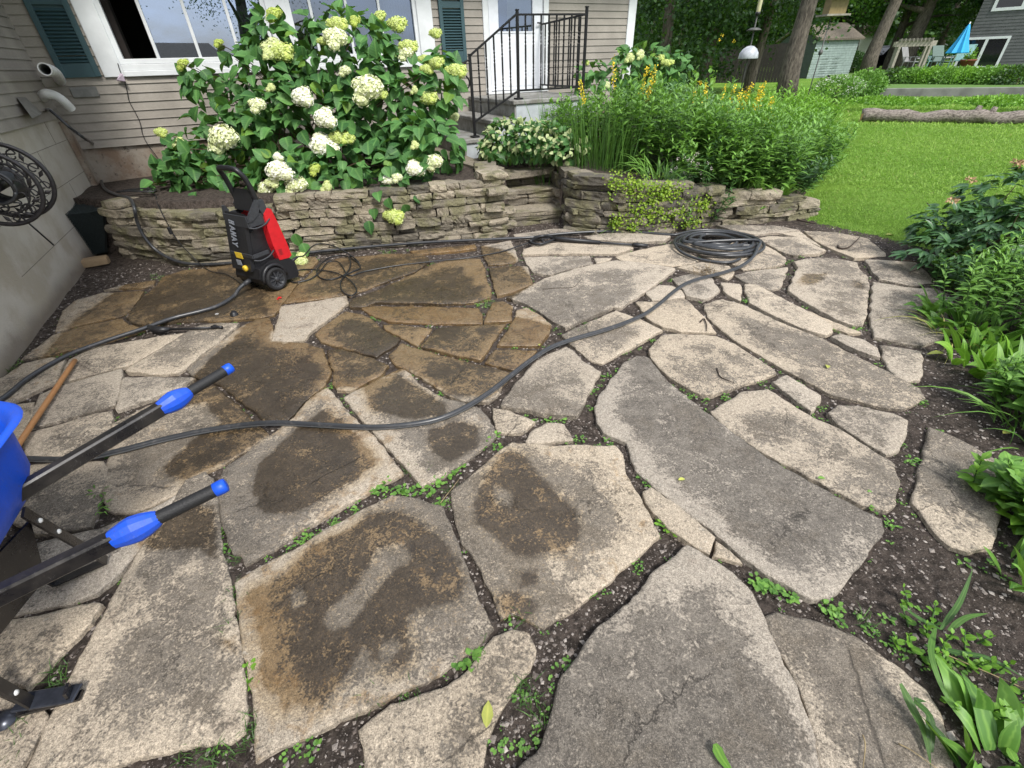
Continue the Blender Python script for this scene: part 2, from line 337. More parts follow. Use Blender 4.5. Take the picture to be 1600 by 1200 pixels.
# ================================================================== FLAGSTONES  (dark amount, wetness, orange tint, outline in photo pixels on the patio plane)
FS = [
(.75,.0,.55,'368,908 400,887 450,862 512,825 560,799 612,773 655,780 690,790 700,812 712,840 732,893 745,930 770,980 742,1010 685,1052 625,1080 587,1098 520,1130 450,1162 400,1190 397,1100 380,1010'),
(.70,-.2,.0,'320,737 332,748 340,785 343,830 346,865 357,905 363,960 373,1000 382,1100 380,1143 357,1160 277,1167 200,1187 133,1203 35,1225 77,1120 123,1027 153,973 187,913 225,850 262,800 290,750'),
(.92,.1,.62,'512,605 530,625 550,650 580,678 605,708 628,738 575,768 520,798 462,832 400,872 383,882 378,866 365,864 357,840 345,808 340,760 350,733 400,694 425,678 460,652 478,627 497,611'),
(.8,.05,.5,'630,574 652,597 692,620 727,630 750,637 765,655 775,680 750,703 712,730 660,760 625,720 585,675 560,648 537,620 560,608 590,592 612,580'),
(.85,.5,.6,'400,500 420,497 426,513 424,533 480,536 505,545 509,560 518,580 508,600 478,624 448,655 412,657 400,642 372,625 345,600 308,590 292,577 330,545 375,512'),
(.6,.05,.4,'332,602 370,630 400,662 420,680 390,700 350,722 322,735 290,750 272,772 235,790 200,800 178,800 166,795 158,760 166,730 172,712 178,690 176,662 230,635'),
(.3,-.3,.35,'278,772 262,797 220,850 187,892 150,925 100,943 27,957 -40,965 -60,900 20,860 90,838 150,828 190,812 240,792'),
(.35,-.3,.1,'27,966 100,952 147,941 158,944 140,973 100,1013 50,1065 43,1075 0,1064 -70,1055 -70,985'),
(.35,-.3,.1,'-70,1080 -10,1075 40,1092 72,1118 45,1170 18,1210 -60,1240'),
(.4,-.1,.2,'40,675 100,659 150,644 173,641 172,662 172,690 166,708 120,714 42,714 35,692'),
(.6,-.3,.0,'48,728 100,722 160,722 168,738 158,760 150,800 140,822 80,834 40,830 0,800 10,745'),
(.2,-.4,.1,'5,634 52,627 54,642 26,688 8,690 -20,690 -20,645'),
(.4,-.35,.05,'96,602 140,590 190,576 189,590 185,610 179,633 140,643 42,668 48,642 62,616'),
(.45,-.2,.1,'194,590 250,589 305,591 283,604 262,612 210,632 182,641 187,615'),
(.6,-.25,.05,'197,580 214,567 250,546 287,523 312,508 345,504 373,505 345,532 320,550 292,573 277,583 235,585'),
(.42,-.2,.15,'107,561 150,540 218,530 250,524 288,519 268,532 235,552 207,568 192,572 140,586 98,596 94,588'),
(.35,.2,.55,'32,560 50,545 82,523 125,509 190,497 202,507 225,514 175,529 130,541 75,555'),
(.4,.1,.45,'-30,600 5,589 35,568 80,559 101,560 95,575 88,596 60,609 12,630 -30,645'),
(.3,.05,.55,'85,516 97,484 120,468 160,457 224,454 214,470 203,484 188,493 150,500 120,507'),
(.25,.0,.3,'162,451 200,443 242,437 240,445 220,449 182,450'),
(.8,.5,.5,'197,496 205,484 222,465 243,447 252,433 285,422 382,411 430,420 468,434 455,455 440,472 436,482 428,491 400,496 345,500 280,502 225,506 205,504'),
(.55,.4,.5,'300,417 380,405 440,402 492,400 497,407 473,430 440,420 385,409'),
(.68,.4,.6,'444,471 457,452 477,434 500,412 530,403 600,397 650,396 668,402 670,409 650,423 610,436 575,449 545,461 541,458 500,465'),
(.85,.5,.4,'673,413 695,406 750,403 757,420 761,440 767,452 767,465 740,473 690,475 587,472 572,479 547,481 545,475 552,466 590,453 640,430'),
(.4,.1,.7,'640,392 685,387 742,382 744,388 700,393 650,398'),
(.02,-.5,.38,'438,477 490,470 540,460 544,472 510,500 488,515 475,531 445,534 422,532 430,510'),
(.25,.2,.85,'565,480 585,477 682,478 747,479 754,490 753,504 678,505 607,501 585,494 575,488'),
(.85,.3,.5,'492,521 510,505 540,485 562,489 580,498 595,512 625,529 621,535 588,557 550,547 502,533'),
(.3,.05,.5,'597,506 640,508 674,512 668,520 652,539 632,528 602,514'),
(.7,.15,.45,'684,511 725,508 790,506 775,525 765,542 750,562 700,551 656,540'),
(.2,.0,.6,'771,472 785,471 800,478 799,500 757,503 760,490 766,482'),
(.25,.15,.8,'803,500 808,486 822,481 846,494 861,508 855,524 841,540 800,540 777,540 790,520'),
(.45,.1,.55,'773,545 838,546 825,562 803,576 758,565'),
(.48,.12,.5,'627,535 652,544 700,557 750,569 797,582 790,595 775,617 762,626 735,627 700,617 670,597 645,581 617,569 608,556'),
(.62,.2,.55,'512,547 535,546 585,561 607,571 594,586 550,609 527,609 519,599 522,580 514,565'),
(.66,-.2,.1,'860,551 885,541 900,553 908,563 938,581 925,603 912,630 900,651 870,649 845,646 815,639 783,635 790,620 815,590 838,563'),
(.78,-.3,.12,'792,465 800,462 847,437 905,418 962,407 1005,410 1055,420 1043,430 1010,455 970,481 958,480 925,494 883,512 860,500 845,489 820,474'),
(.62,-.3,.0,'877,522 925,501 963,485 1000,498 1035,516 1000,534 940,567 922,561 908,549 895,539'),
(.3,-.5,-.2,'994,472 1040,471 1072,468 1098,493 1119,519 1065,518 1035,510 1012,497'),
(.05,-.5,-.2,'1009,457 1030,446 1050,446 1065,453 1070,463 1040,468 1019,469'),
(.5,-.4,.25,'1050,434 1080,428 1112,434 1124,454 1115,462 1100,468 1073,462 1062,447'),
(.1,-.5,-.1,'1127,441 1156,443 1159,455 1156,470 1138,461 1131,454'),
(.3,-.5,-.1,'1164,444 1180,445 1250,479 1299,507 1302,519 1291,523 1257,514 1225,500 1200,488 1172,473 1166,460'),
(.25,-.4,.0,'1262,485 1290,497 1335,515 1346,519 1325,520 1303,512 1278,499'),
(.5,-.2,.05,'1241,409 1277,402 1307,403 1339,410 1342,420 1356,433 1358,445 1352,497 1347,509 1334,509 1305,499 1262,475 1231,455 1241,432 1247,418'),
(.6,-.4,.0,'1148,429 1175,423 1231,416 1227,430 1219,449 1205,452 1166,440'),
(.65,-.4,.0,'1185,376 1228,401 1227,411 1200,417 1162,421 1152,413 1177,399'),
(.7,-.4,.0,'1182,373 1200,369 1250,371 1290,392 1280,397 1240,399 1225,395 1200,382'),
(.65,-.4,.0,'1120,352 1210,352 1250,358 1225,362 1180,366 1150,361'),
(.3,-.4,.0,'1217,363 1250,361 1275,378 1283,385 1250,370'),
(.55,-.4,.1,'1257,361 1307,363 1355,373 1384,396 1384,401 1335,403 1302,390 1272,375'),
(.5,-.4,.1,'1352,406 1390,407 1430,410 1452,430 1466,443 1420,446 1375,436 1362,422'),
(.6,-.4,.1,'1364,441 1412,449 1462,452 1480,460 1484,500 1480,525 1441,539 1412,536 1367,526 1360,500'),
(.35,-.4,.1,'1378,538 1400,541 1440,548 1442,570 1439,594 1412,595 1390,577 1380,555'),
(.1,-.5,-.1,'1300,526 1315,522 1350,531 1371,544 1374,558 1352,552 1330,543'),
(.68,-.4,.1,'1100,474 1130,466 1160,474 1200,493 1225,504 1287,529 1387,581 1436,608 1446,622 1410,639 1387,637 1300,616 1225,576 1200,561 1150,531 1107,495'),
(.5,-.4,-.05,'1014,545 1035,524 1065,521 1120,524 1148,536 1198,569 1213,582 1195,591 1160,601 1115,616 1095,616 1076,607 1047,590 1027,570 1017,557'),
(.15,-.5,-.2,'1207,597 1230,586 1281,618 1282,627 1267,643 1236,619'),
(.58,-.4,.05,'1110,642 1161,612 1199,608 1269,652 1310,670 1360,702 1398,725 1403,760 1398,788 1385,797 1350,789 1300,764 1255,739 1200,709 1151,679 1127,660'),
(.6,-.35,.25,'1294,645 1310,634 1345,636 1395,647 1418,657 1415,680 1405,703 1385,710 1350,689 1312,665'),
(.62,-.4,.1,'1453,666 1500,686 1560,721 1586,751 1579,775 1562,790 1556,830 1548,856 1512,862 1485,853 1465,835 1445,808 1427,785 1436,740 1446,700'),
(.8,-.4,.12,'929,635 941,611 976,566 995,555 1011,557 1039,591 1064,613 1103,645 1149,680 1199,718 1254,748 1299,772 1359,803 1376,813 1380,830 1348,873 1317,914 1296,936 1268,936 1226,911 1196,896 1151,861 1109,824 1061,792 1019,759 993,734 981,692 944,675 933,657'),
(.12,-.5,-.15,'1005,769 1017,762 1059,791 1116,840 1108,866 1073,845 1041,821 1010,786'),
(.1,-.5,.05,'1120,845 1135,856 1160,879 1140,873 1115,868'),
(.72,-.1,.45,'705,768 735,745 785,701 800,691 825,693 862,696 961,696 973,710 978,740 995,770 1010,797 1030,835 994,870 956,902 894,951 848,979 828,967 803,957 783,966 768,922 753,893 743,872 722,847 712,812'),
(.1,-.4,.15,'822,689 832,673 855,660 881,662 895,687 870,688 826,692'),
(.15,-.3,.2,'769,636 800,644 824,653 836,659 814,675 800,677 779,676 771,655'),
(.3,-.2,.35,'560,1140 610,1099 690,1076 725,1052 772,995 800,984 826,990 836,1015 828,1045 800,1078 778,1112 762,1150 745,1230 570,1230 568,1165'),
(.85,-.4,.08,'1075,854 1110,874 1145,895 1175,926 1190,960 1199,985 1220,1030 1243,1070 1263,1127 1283,1210 1288,1300 730,1300 780,1225 838,1180 848,1165 875,1066 912,1011 936,981 983,946 1016,901'),
(.8,-.4,.0,'1197,963 1215,956 1260,966 1333,991 1400,1036 1450,1076 1470,1110 1490,1180 1500,1300 1297,1300 1277,1150 1251,1075 1226,1025 1204,985'),
(.6,-.4,.1,'818,401 860,400 921,400 926,412 890,420 860,429 835,425 822,410'),
(.2,-.5,.0,'929,402 956,402 954,405 932,411'),
(.15,-.4,.1,'817,397 818,389 850,381 900,376 985,381 989,388 965,397 900,396'),
(.4,-.4,.1,'962,400 1000,389 1050,380 1094,403 1086,409 1050,415 1016,410 972,406'),
(.3,-.4,.1,'1058,417 1100,409 1139,415 1148,425 1138,437 1118,429 1082,423'),
(.55,-.4,.0,'802,366 860,357 905,356 895,365 840,371 807,371'),
(.35,-.4,.05,'912,369 960,362 1048,369 1038,377 990,378 922,373'),
(.55,.1,.5,'765,419 800,415 823,416 831,440 830,445 800,457 777,462 771,445'),
(.4,.0,.5,'751,384 798,374 806,395 809,404 800,410 763,413 756,400'),
(.5,-.4,.0,'1052,377 1100,376 1178,378 1170,399 1150,413 1108,402'),
(.2,-.5,.1,'-80,700 10,700 30,720 -10,745 -20,790 -80,790'),
]
# wet splashes left by the washer, outlines in photo pixels on the patio plane (world blobs)
WETS = ['554,816 590,800 625,796 655,812 686,836 712,870 731,907 721,942 690,950 660,947 640,967 650,1000 645,1038 615,1056 585,1043 570,1015 552,1040 534,1068 499,1109 438,1114 403,1079 396,1020 398,957 372,937 390,915 433,907 463,877 500,845',
 '776,715 797,704 817,710 832,728 847,745 872,770 903,796 908,836 900,860 882,871 850,868 817,871 790,858 766,836 741,816 741,780 752,745', '809,892 842,890 842,915 812,915', '764,925 800,918 837,930 830,975 780,970',
 '60,560 110,505 200,440 300,405 500,395 745,380 800,395 838,445 800,470 805,495 865,510 850,545 800,590 760,620 700,615 640,575 560,605 512,605 478,627 448,655 420,680 390,700 322,735 290,750 250,735 300,690 345,660 320,630 262,640 300,592 350,545 395,500 330,506 250,520 180,535',
 '430,700 470,665 510,640 545,668 585,705 590,725 560,748 500,785 450,805 410,800 395,760 405,725',
 '215,850 240,820 290,780 340,790 345,880 310,860 270,860 230,865','330,1000 350,985 372,990 372,1020 345,1020', '560,595 620,585 650,600 690,625 700,650 640,655 580,640', '670,670 720,655 750,665 745,700 700,722 665,700', '1250,430 1300,425 1280,445 1240,450','1330,440 1352,430 1350,455 1332,450']
DRYS = ['504,967 530,938 549,927 575,890 595,862 635,851 640,877 612,892 595,907 570,945 544,977 520,985', '775,762 800,770 798,792 778,785', '436,475 490,468 541,458 546,472 510,502 488,518 475,533 445,537 419,534 428,508', '600,1000 622,1003 618,1030 600,1035', '455,930 470,915 475,940 460,960']
WETP = [np.array([onz(*map(float, q.split(',')))[:2] for q in s.split()]) for s in WETS]
DRYP = [np.array([onz(*map(float, q.split(',')))[:2] for q in s.split()]) for s in DRYS]
def poly_sd(P, Q):
    """signed distance of points Q to polygon P, positive inside"""
    A = P; B = np.roll(P, -1, 0); d = np.full(len(Q), 1e9); ins = np.zeros(len(Q), bool)
    for a, b in zip(A, B):
        ab = b-a; t = np.clip(((Q-a)@ab)/max(ab@ab, 1e-12), 0, 1); d = np.minimum(d, np.linalg.norm(Q-a-t[:, None]*ab, axis=1))
        c = (a[1] > Q[:, 1]) != (b[1] > Q[:, 1])
        with np.errstate(divide='ignore', invalid='ignore'):
            xi = (b[0]-a[0])*(Q[:, 1]-a[1])/(b[1]-a[1])+a[0]
        ins ^= c & (Q[:, 0] < xi)
    return np.where(ins, d, -d)
patio = thing('patio', None, None, (0, 3, 0)); tag(patio, kind='structure')
STONE2D = []
def flagstone(dk, wt, ti, s):
    P = np.array([onz(*map(float, q.split(',')))[:2] for q in s.split()])
    if np.sum(P[:, 0]*np.roll(P[:, 1], -1)-np.roll(P[:, 0], -1)*P[:, 1]) < 0: P = P[::-1]
    STONE2D.append(P)
    c = P.mean(0); dist = np.hypot(c[0], c[1]); g = float(np.clip(.012*dist+.012, .028, .07))
    # rough, chipped outline
    E = []
    for a, b in zip(P, np.roll(P, -1, 0)):
        L = np.linalg.norm(b-a); n = max(2, int(L/ max(.018, g*.6))); nn = np.array([(b-a)[1], -(b-a)[0]])/max(L, 1e-6)
        for i in range(n):
            t = i/n; amp = min(.0045, .002+.0006*dist)
            q_ = a+(b-a)*t; E.append(q_+nn*(RNG.normal(0, amp*.45)+amp*(math.sin(q_[0]*31+q_[1]*17)+.8*math.sin(q_[1]*57-q_[0]*23)))*(1 if i else .5))
    E = np.array(E); k = len(E)
    nr = np.roll(E, -1, 0)-np.roll(E, 1, 0); nr = np.stack([nr[:, 1], -nr[:, 0]], 1); nr /= np.maximum(np.linalg.norm(nr, axis=1, keepdims=True), 1e-9)
    E = E+nr*.004; lo, hi = E.min(0), E.max(0)
    GX, GY = np.meshgrid(np.arange(lo[0], hi[0], g), np.arange(lo[1], hi[1], g)); Q = np.stack([GX.ravel(), GY.ravel()], 1)+RNG.uniform(-.25*g, .25*g, (GX.size, 2))
    Q = Q[poly_sd(E, Q) > g*.75]
    In = E-nr*min(.012, g*.3); In = In[poly_sd(E, In) > .004]
    V2 = [Vector(p) for p in np.vstack([E, In, Q])] if len(Q) else [Vector(p) for p in np.vstack([E, In])]
    r = delaunay_2d_cdt(V2, [], [list(range(k))], 1, 1e-5)
    v = np.array([tuple(q) for q in r[0]]); F = [list(f) for f in r[2]]
    orig = r[3]
    ed = np.maximum(poly_sd(E, v), 0)
    zc = float(RNG.uniform(-.004, .008)); tl = RNG.normal(0, .006, 2)
    Zt = zc+(v-c)@tl+.0025*np.sin(v[:, 0]*11+c[0]*9)*np.cos(v[:, 1]*9+c[1])-.004*np.exp(-ed/.005)-.002*np.exp(-ed/.04)
    # boundary loop order: verts whose source index < k
    bidx = [None]*k
    for i, o in enumerate(orig):
        for q in o:
            if q < k: bidx[q] = i
    bidx = [b for b in bidx if b is not None]
    n0 = len(v); bv = v[bidx]; skirt = np.column_stack([bv+RNG.normal(0, .003, bv.shape), np.full(len(bv), -.07)])
    V3 = np.vstack([np.column_stack([v, Zt]), skirt]); m = len(bidx)
    FF = F+[[bidx[i], n0+i, n0+(i+1) % m, bidx[(i+1) % m]] for i in range(m)]
    edS = np.concatenate([ed, np.zeros(m)]); XY = V3[:, :2]
    size = math.sqrt(max(ed.max(), .02))
    rd_ = RNG.normal(0, 1, 2); rd_ /= np.linalg.norm(rd_); e2 = edS+((XY-c)@rd_)*.32; dark = -.02+dk*(.30+.80*np.clip(e2/(.04+.2*ed.max()), -.3, 1))
    ws = np.full(len(XY), -9.)
    for W in WETP: ws = np.maximum(ws, poly_sd(W, XY))
    for W in DRYP: ws = np.minimum(ws, -poly_sd(W, XY))
    wet = np.clip(ws/.12, -.5, .5)+(.35*wt if wt > 0 else (.15*wt))
    sm = [True]*len(F)+[False]*m
    rr = np.full(len(XY), RNG.uniform())
    mesh_np('flagstone', V3, FF, MS, patio, None, np.array(sm), {'dark': dark, 'wet': wet, 'tint': np.full(len(XY), ti*.75), 'rnd': rr})
for a in FS: flagstone(*a)
# ================================================================== GRAVEL
def in_stone(Q):
    b = np.zeros(len(Q), bool)
    for P in STONE2D:
        lo, hi = P.min(0)-.02, P.max(0)+.02; s = (Q > lo).all(1) & (Q < hi).all(1)
        if s.any(): b[np.where(s)[0]] |= poly_sd(P, Q[s]) > -.004
    return b
def gravel():
    N = 85000; a = RNG.uniform(size=(N, 2)); r = 6.2*a[:, 0]**.8; th = R(15)+a[:, 1]*R(150)
    Q = np.stack([r*np.cos(th), r*np.sin(th)], 1); Q = Q[(Q[:, 1] > .25) & (Q[:, 0] > -4.4) & (Q[:, 0] < 3.9)]
    yw = np.interp(Q[:, 0], allx, ally); Q = Q[(Q[:, 1] < yw-.02) & (Q[:, 0] < lawn_x(Q[:, 1]))]; Q = Q[~in_stone(Q)]
    n = len(Q); sz = RNG.gamma(2.0, .0021, n)*(1+.12*np.hypot(Q[:, 0], Q[:, 1])); sz = np.clip(sz, .0012, .013)
    base = np.array([(1, 0, 0), (-1, 0, 0), (0, 1, 0), (0, -1, 0), (0, 0, .6), (0, 0, -.5)], float)
    F0 = np.array([(0, 2, 4), (2, 1, 4), (1, 3, 4), (3, 0, 4), (2, 0, 5), (1, 2, 5), (3, 1, 5), (0, 3, 5)])
    V = base[None]*RNG.uniform(.6, 1.3, (n, 6, 1))*RNG.uniform(.5, 1.1, (n, 1, 3)); an = RNG.uniform(0, 6.28, n); c, s = np.cos(an), np.sin(an)
    x = V[..., 0]*c[:, None]-V[..., 1]*s[:, None]; y = V[..., 0]*s[:, None]+V[..., 1]*c[:, None]
    V = np.stack([x, y, V[..., 2]], -1)*sz[:, None, None]; z = terrain(Q[:, 0], Q[:, 1])+sz*.2
    V += np.stack([Q[:, 0], Q[:, 1], z], -1)[:, None]
    F = (F0[None]+6*np.arange(n)[:, None, None]).reshape(-1, 3)
    m = M('gravel_stone'); r_ = m.attr('rnd'); c_ = m.mix(r_, (.105, .083, .070, 1), (.46, .41, .365, 1)); m.set(m.scale(c_, m.rng(m.noise(200), .3, .7, .8, 1.2)), .8)
    o = mesh_np('gravel', V.reshape(-1, 3), F, m.m, smooth=False, attrs={'rnd': np.repeat(RNG.beta(1.1, 2.6, n), 6)}); tag(o, kind='stuff')
    o['label'] = 'small loose gravel chips in the dark soil between the flagstones'; o['category'] = 'gravel'
gravel()
# ================================================================== DRY STONE WALLS
def rough_stone_mat():
    m = M('dry_wall_stone'); r = m.attr('rnd')
    n1 = m.noise(5, 5, .6); n2 = m.noise(22, 7, .7, scale3=(1, 1, 1.4)); n3 = m.noise(110, 4, .7)
    c = m.mix(r, (.12, .108, .09, 1), (.40, .345, .26, 1))
    c = m.mix(m.rng(n1, .45, .62), c, (.20, .185, .11, 1)); c = m.mix(m.rng(n2, .55, .68, 0, .85), c, (.055, .055, .05, 1))
    c = m.mix(m.rng(n2, .24, .36, .75, 0), c, (.50, .46, .39, 1))
    c = m.scale(c, m.rng(n3, .3, .7, .65, 1.3)); m.set(c, .9, spec=.25)
    m.bump(m.math('ADD', n2, m.math('MULTIPLY', n3, .4)), .9, .02); return m.m
MW = rough_stone_mat()
def cube_grid(nx_, ny_, nz_):
    P = {}; V = []; F = []
    def vid(i, j, k):
        if (i, j, k) not in P: P[(i, j, k)] = len(V); V.append((2*i/nx_-1, 2*j/ny_-1, 2*k/nz_-1))
        return P[(i, j, k)]
    for i in range(nx_):
        for j in range(ny_):
            for k, fl in ((0, 1), (nz_, 0)):
                q = [vid(i, j, k), vid(i+1, j, k), vid(i+1, j+1, k), vid(i, j+1, k)]; F.append(q[::-1] if fl else q)
    for i in range(nx_):
        for k in range(nz_):
            for j, fl in ((0, 0), (ny_, 1)):
                q = [vid(i, j, k), vid(i+1, j, k), vid(i+1, j, k+1), vid(i, j, k+1)]; F.append(q[::-1] if fl else q)
    for j in range(ny_):
        for k in range(nz_):
            for i, fl in ((0, 1), (nx_, 0)):
                q = [vid(i, j, k), vid(i, j+1, k), vid(i, j+1, k+1), vid(i, j, k+1)]; F.append(q[::-1] if fl else q)
    return np.array(V), F
CG_V, CG_F = cube_grid(6, 3, 3)
def rough_block(mb, c, L, D, H, d, n, a, jit=1.):
    """irregular ledge-stone: L along d, D along n, H up"""
    V = CG_V.copy(); r = 1-.06*(np.abs(V[:, [1, 2, 0]])*np.abs(V[:, [2, 0, 1]]))  # soften corners
    V = V*r
    ph = RNG.uniform(0, 6, 6)
    U = CG_V
    V[:, 2] += .045*jit*np.sin(U[:, 0]*1.6+ph[0])*U[:, 2]+RNG.normal(0, .03*jit, len(V))
    V[:, 1] += .05*jit*np.sin(U[:, 0]*2.6+ph[1])+.05*jit*np.sin(U[:, 2]*2+ph[2])+RNG.normal(0, .03*jit, len(V))
    V[:, 0] += (.05*jit*np.sin(U[:, 2]*2+ph[3])+RNG.normal(0, .015, len(V)))
    ta, tb = RNG.normal(0, .02), 0
    W = c+np.outer(V[:, 0]*L/2, d)+np.outer(V[:, 1]*D/2, n)+np.outer(V[:, 2]*H/2+V[:, 0]*L/2*ta*jit, (0, 0, 1))
    mb.add(W, CG_F, a, False)
def path_at(P, s):
    L = np.concatenate([[0], np.cumsum(np.linalg.norm(np.diff(P, axis=0), axis=1))]); s = np.clip(s, 0, L[-1]-1e-6)
    i = int(np.searchsorted(L, s, side='right')-1); i = min(i, len(P)-2); t = (s-L[i])/(L[i+1]-L[i]); d = (P[i+1]-P[i])/np.linalg.norm(P[i+1]-P[i])
    return P[i]+(P[i+1]-P[i])*t, d
def smooth2(P): return smooth_path(np.column_stack([P, np.zeros(len(P))]), 6)[:, :2]
def drywall(root, path, top, hmin=.05, hmax=.10, s0=0., s1=None, bright=lambda s: .5):
    P = smooth2(path); L = np.linalg.norm(np.diff(P, axis=0), axis=1).sum(); s1 = s1 or L
    mb = MB(); caps = []; z = -.05; row = 0; mx = max(top(s) for s in np.linspace(s0, s1, 30))
    while z < mx:
        h = RNG.uniform(hmin, hmax); s = s0-RNG.uniform(0, .1)
        while s < s1-.03:
            l = RNG.uniform(.12, .46); l = min(l, s1-s+.03); sc = s+l/2; tp = top(min(max(sc, s0), s1))
            if z+h*.6 <= tp and l > .05:
                p, d = path_at(P, sc); n = np.array([d[1], -d[0]])  # outward: right of travel
                dep = RNG.uniform(.2, .26); ofs = RNG.normal(0, .02)-.03*(z/.6)
                c = np.array([*(p+n*(ofs-dep/2)), z+h/2]); hh = h*RNG.uniform(.86, .98)
                a = float(np.clip(RNG.normal(bright(sc), .28), 0, 1)); tgt = mb
                last = z+h*1.45 > tp
                if last: tgt = MB(); caps.append(tgt)
                rough_block(tgt, c, l*.985, dep, hh, np.array([*d, 0]), np.array([*n, 0]), a)
            s += l
        z += h*.99; row += 1
    mb.build('wall_stones', MW, root)
    for cm in caps[:90]: cm.build('cap_stone', MW, root)
    return P
wl = thing('dry_stone_wall', 'long dry stacked stone wall holding up the hydrangea bed', 'stone wall', (-2, 5, 0), 'dry stone retaining walls')
def topL(s):
    return float(np.interp(s, [0, .35, .75, 1.1, 2.0, 3.2, 4.3, 5.0], [.50, .52, .56, .54, .53, .56, .60, .62]))
drywall(wl, np.vstack([WLb, [(-.02, 5.45), (-.06, 5.75), (-.1, 6.1)]]), topL, s0=.60, bright=lambda s: .55+.15*math.sin(s*3))
wr = thing('dry_stone_wall', 'curved dark dry stone wall right of the garden steps, sinking towards the lawn', 'stone wall', (2, 5.2, 0), 'dry stone retaining walls')
def topR(s):
    return float(np.interp(s, [0, .6, 1.0, 1.7, 2.3, 2.9, 3.4, 3.75], [.62, .60, .58, .5, .42, .34, .26, .14]))
drywall(wr, np.vstack([[(.60, 6.05), (.66, 5.8)], WRb]), topR, bright=lambda s: .15+.30*max(0, s-1.4))
# garden steps
st = thing('garden_steps', 'two broad mossy stone steps let into the retaining wall', 'steps', (.35, 5.5, 0))
def slabline(p, q, z, dep, h, name, nn=1, a=.6):
    p = np.asarray(p[:2], float); q = np.asarray(q[:2], float); d = (q-p)/np.linalg.norm(q-p); n = np.array([-d[1], d[0]]); L = np.linalg.norm(q-p)
    for i in range(nn):
        mb = MB(); c = p+d*L*(i+.5)/nn+n*dep/2; rough_block(mb, np.array([*c, z-h/2]), L/nn*.99, dep, h, np.array([*d, 0]), np.array([*n, 0]), a+RNG.normal(0, .1), .45); mb.build(name, MW, st)
def AB(p, q, Ya, Yb): return onY(*p, Ya), onY(*q, Yb)
for k_, (p, q, Ya, Yb) in enumerate((((792, 335), (893, 325), 5.58, 5.70), ((776, 302), (872, 290), 5.86, 5.98))):
    a_, b_ = AB(p, q, Ya, Yb); z_ = (a_[2]+b_[2])/2; slabline(a_, b_, z_, .5, .05, 'step_slab', 1, .7); slabline(a_+[.01, .02, 0], b_+[.01, .02, 0], z_-.052, .4, .055, 'riser_stone', 1+k_, .6); slabline(a_+[.01, .035, 0], b_+[.01, .035, 0], z_-.108, .4, .08, 'riser_stone', 2, .3)
a_, b_ = AB((768, 280), (905, 262), 6.14, 6.34); slabline(a_, b_, .44, .5, .05, 'step_slab', 2, .6); slabline(a_+[0, .02, 0], b_+[0, .02, 0], .385, .4, .12, 'riser_stone', 3, .4)
slabline(a_+[0, .30, 0], b_+[0, .30, 0], .49, .5, .05, 'step_slab', 2, .6); slabline(a_+[-.3, .5, 0], b_+[.1, .5, 0], .54, .6, .2, 'riser_stone', 2, .6)
# landing slabs between steps and stoop
LS = ['768,277 840,268 905,260 908,246 860,238 800,242 760,250', '745,247 800,242 850,240 900,250 890,236 820,230 760,228', '705,236 745,250 790,262 775,270 745,262 716,252 700,245', '690,228 744,250 716,255 690,246 670,235']
ld = thing('landing_slabs', None, None, (.2, 6, .6)); tag(ld, kind='structure'); ld.name = 'path'
for s in LS:
    zs_ = .50 if s.startswith('768') else .60; P = np.array([onz(*map(float, q.split(',')), zs_)[:2] for q in s.split()])
    ctr = P.mean(0); E = []
    for a, b in zip(P, np.roll(P, -1, 0)):
        for t in np.linspace(0, 1, 7)[:-1]: E.append((a+(b-a)*t)+RNG.normal(0, .006, 2))
    mb = MB(); zt = zs_+RNG.uniform(0, .012); E = np.array(E)
    mb.prism([tuple(ctr+(e-ctr)*.985) for e in E], zt-.06, zt, .5); mb.build('flagstone', MW, ld)
# ================================================================== HOUSE
HO = np.array([-5.15, 6.2, 0.]); HD = nrm([.9, .434, 0]); HN = np.array([HD[1], -HD[0], 0]); UZ = np.array([0, 0, 1.])
class Frame:
    def __init__(s, o, d, n): s.o, s.d, s.n = np.asarray(o, float), np.asarray(d, float), np.asarray(n, float)
    def P(s, a, b, z): return s.o+s.d*a+s.n*b+UZ*z
    @property
    def ax(s): return (s.d, s.n, UZ)
FM = Frame(HO, HD, HN); FL = Frame(HO, HN, HD)     # main wall / left wall (runs towards the camera)
def fbox(mb, fr, s0, s1, b0, b1, z0, z1, a=0., bev=0.):
    mb.box(fr.P((s0+s1)/2, (b0+b1)/2, (z0+z1)/2), (s1-s0, b1-b0, z1-z0), fr.ax, a, bev)
m = M('vinyl_siding'); n = m.noise(3, 4); c = m.scale((.31, .282, .245, 1), m.rng(n, .3, .7, .85, 1.1)); c = m.scale(c, m.rng(m.noise(40, 5, .7, scale3=(1, 1, 6)), .3, .7, .9, 1.08))
m.set(c, .62, spec=.3); m.bump(m.noise(90, 3, scale3=(1, 1, 8)), .12, .002); MSID = m.m
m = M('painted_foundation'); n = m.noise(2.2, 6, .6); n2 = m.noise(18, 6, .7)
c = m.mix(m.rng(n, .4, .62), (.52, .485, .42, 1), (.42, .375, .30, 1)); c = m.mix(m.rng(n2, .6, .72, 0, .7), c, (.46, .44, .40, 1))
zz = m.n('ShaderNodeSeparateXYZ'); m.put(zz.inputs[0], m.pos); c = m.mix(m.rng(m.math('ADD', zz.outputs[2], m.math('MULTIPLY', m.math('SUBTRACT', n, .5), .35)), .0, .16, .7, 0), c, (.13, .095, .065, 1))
m.set(c, .85, spec=.3); m.bump(m.math('ADD', m.noise(60, 6, .7), n2), .5, .01); MFND = m.m
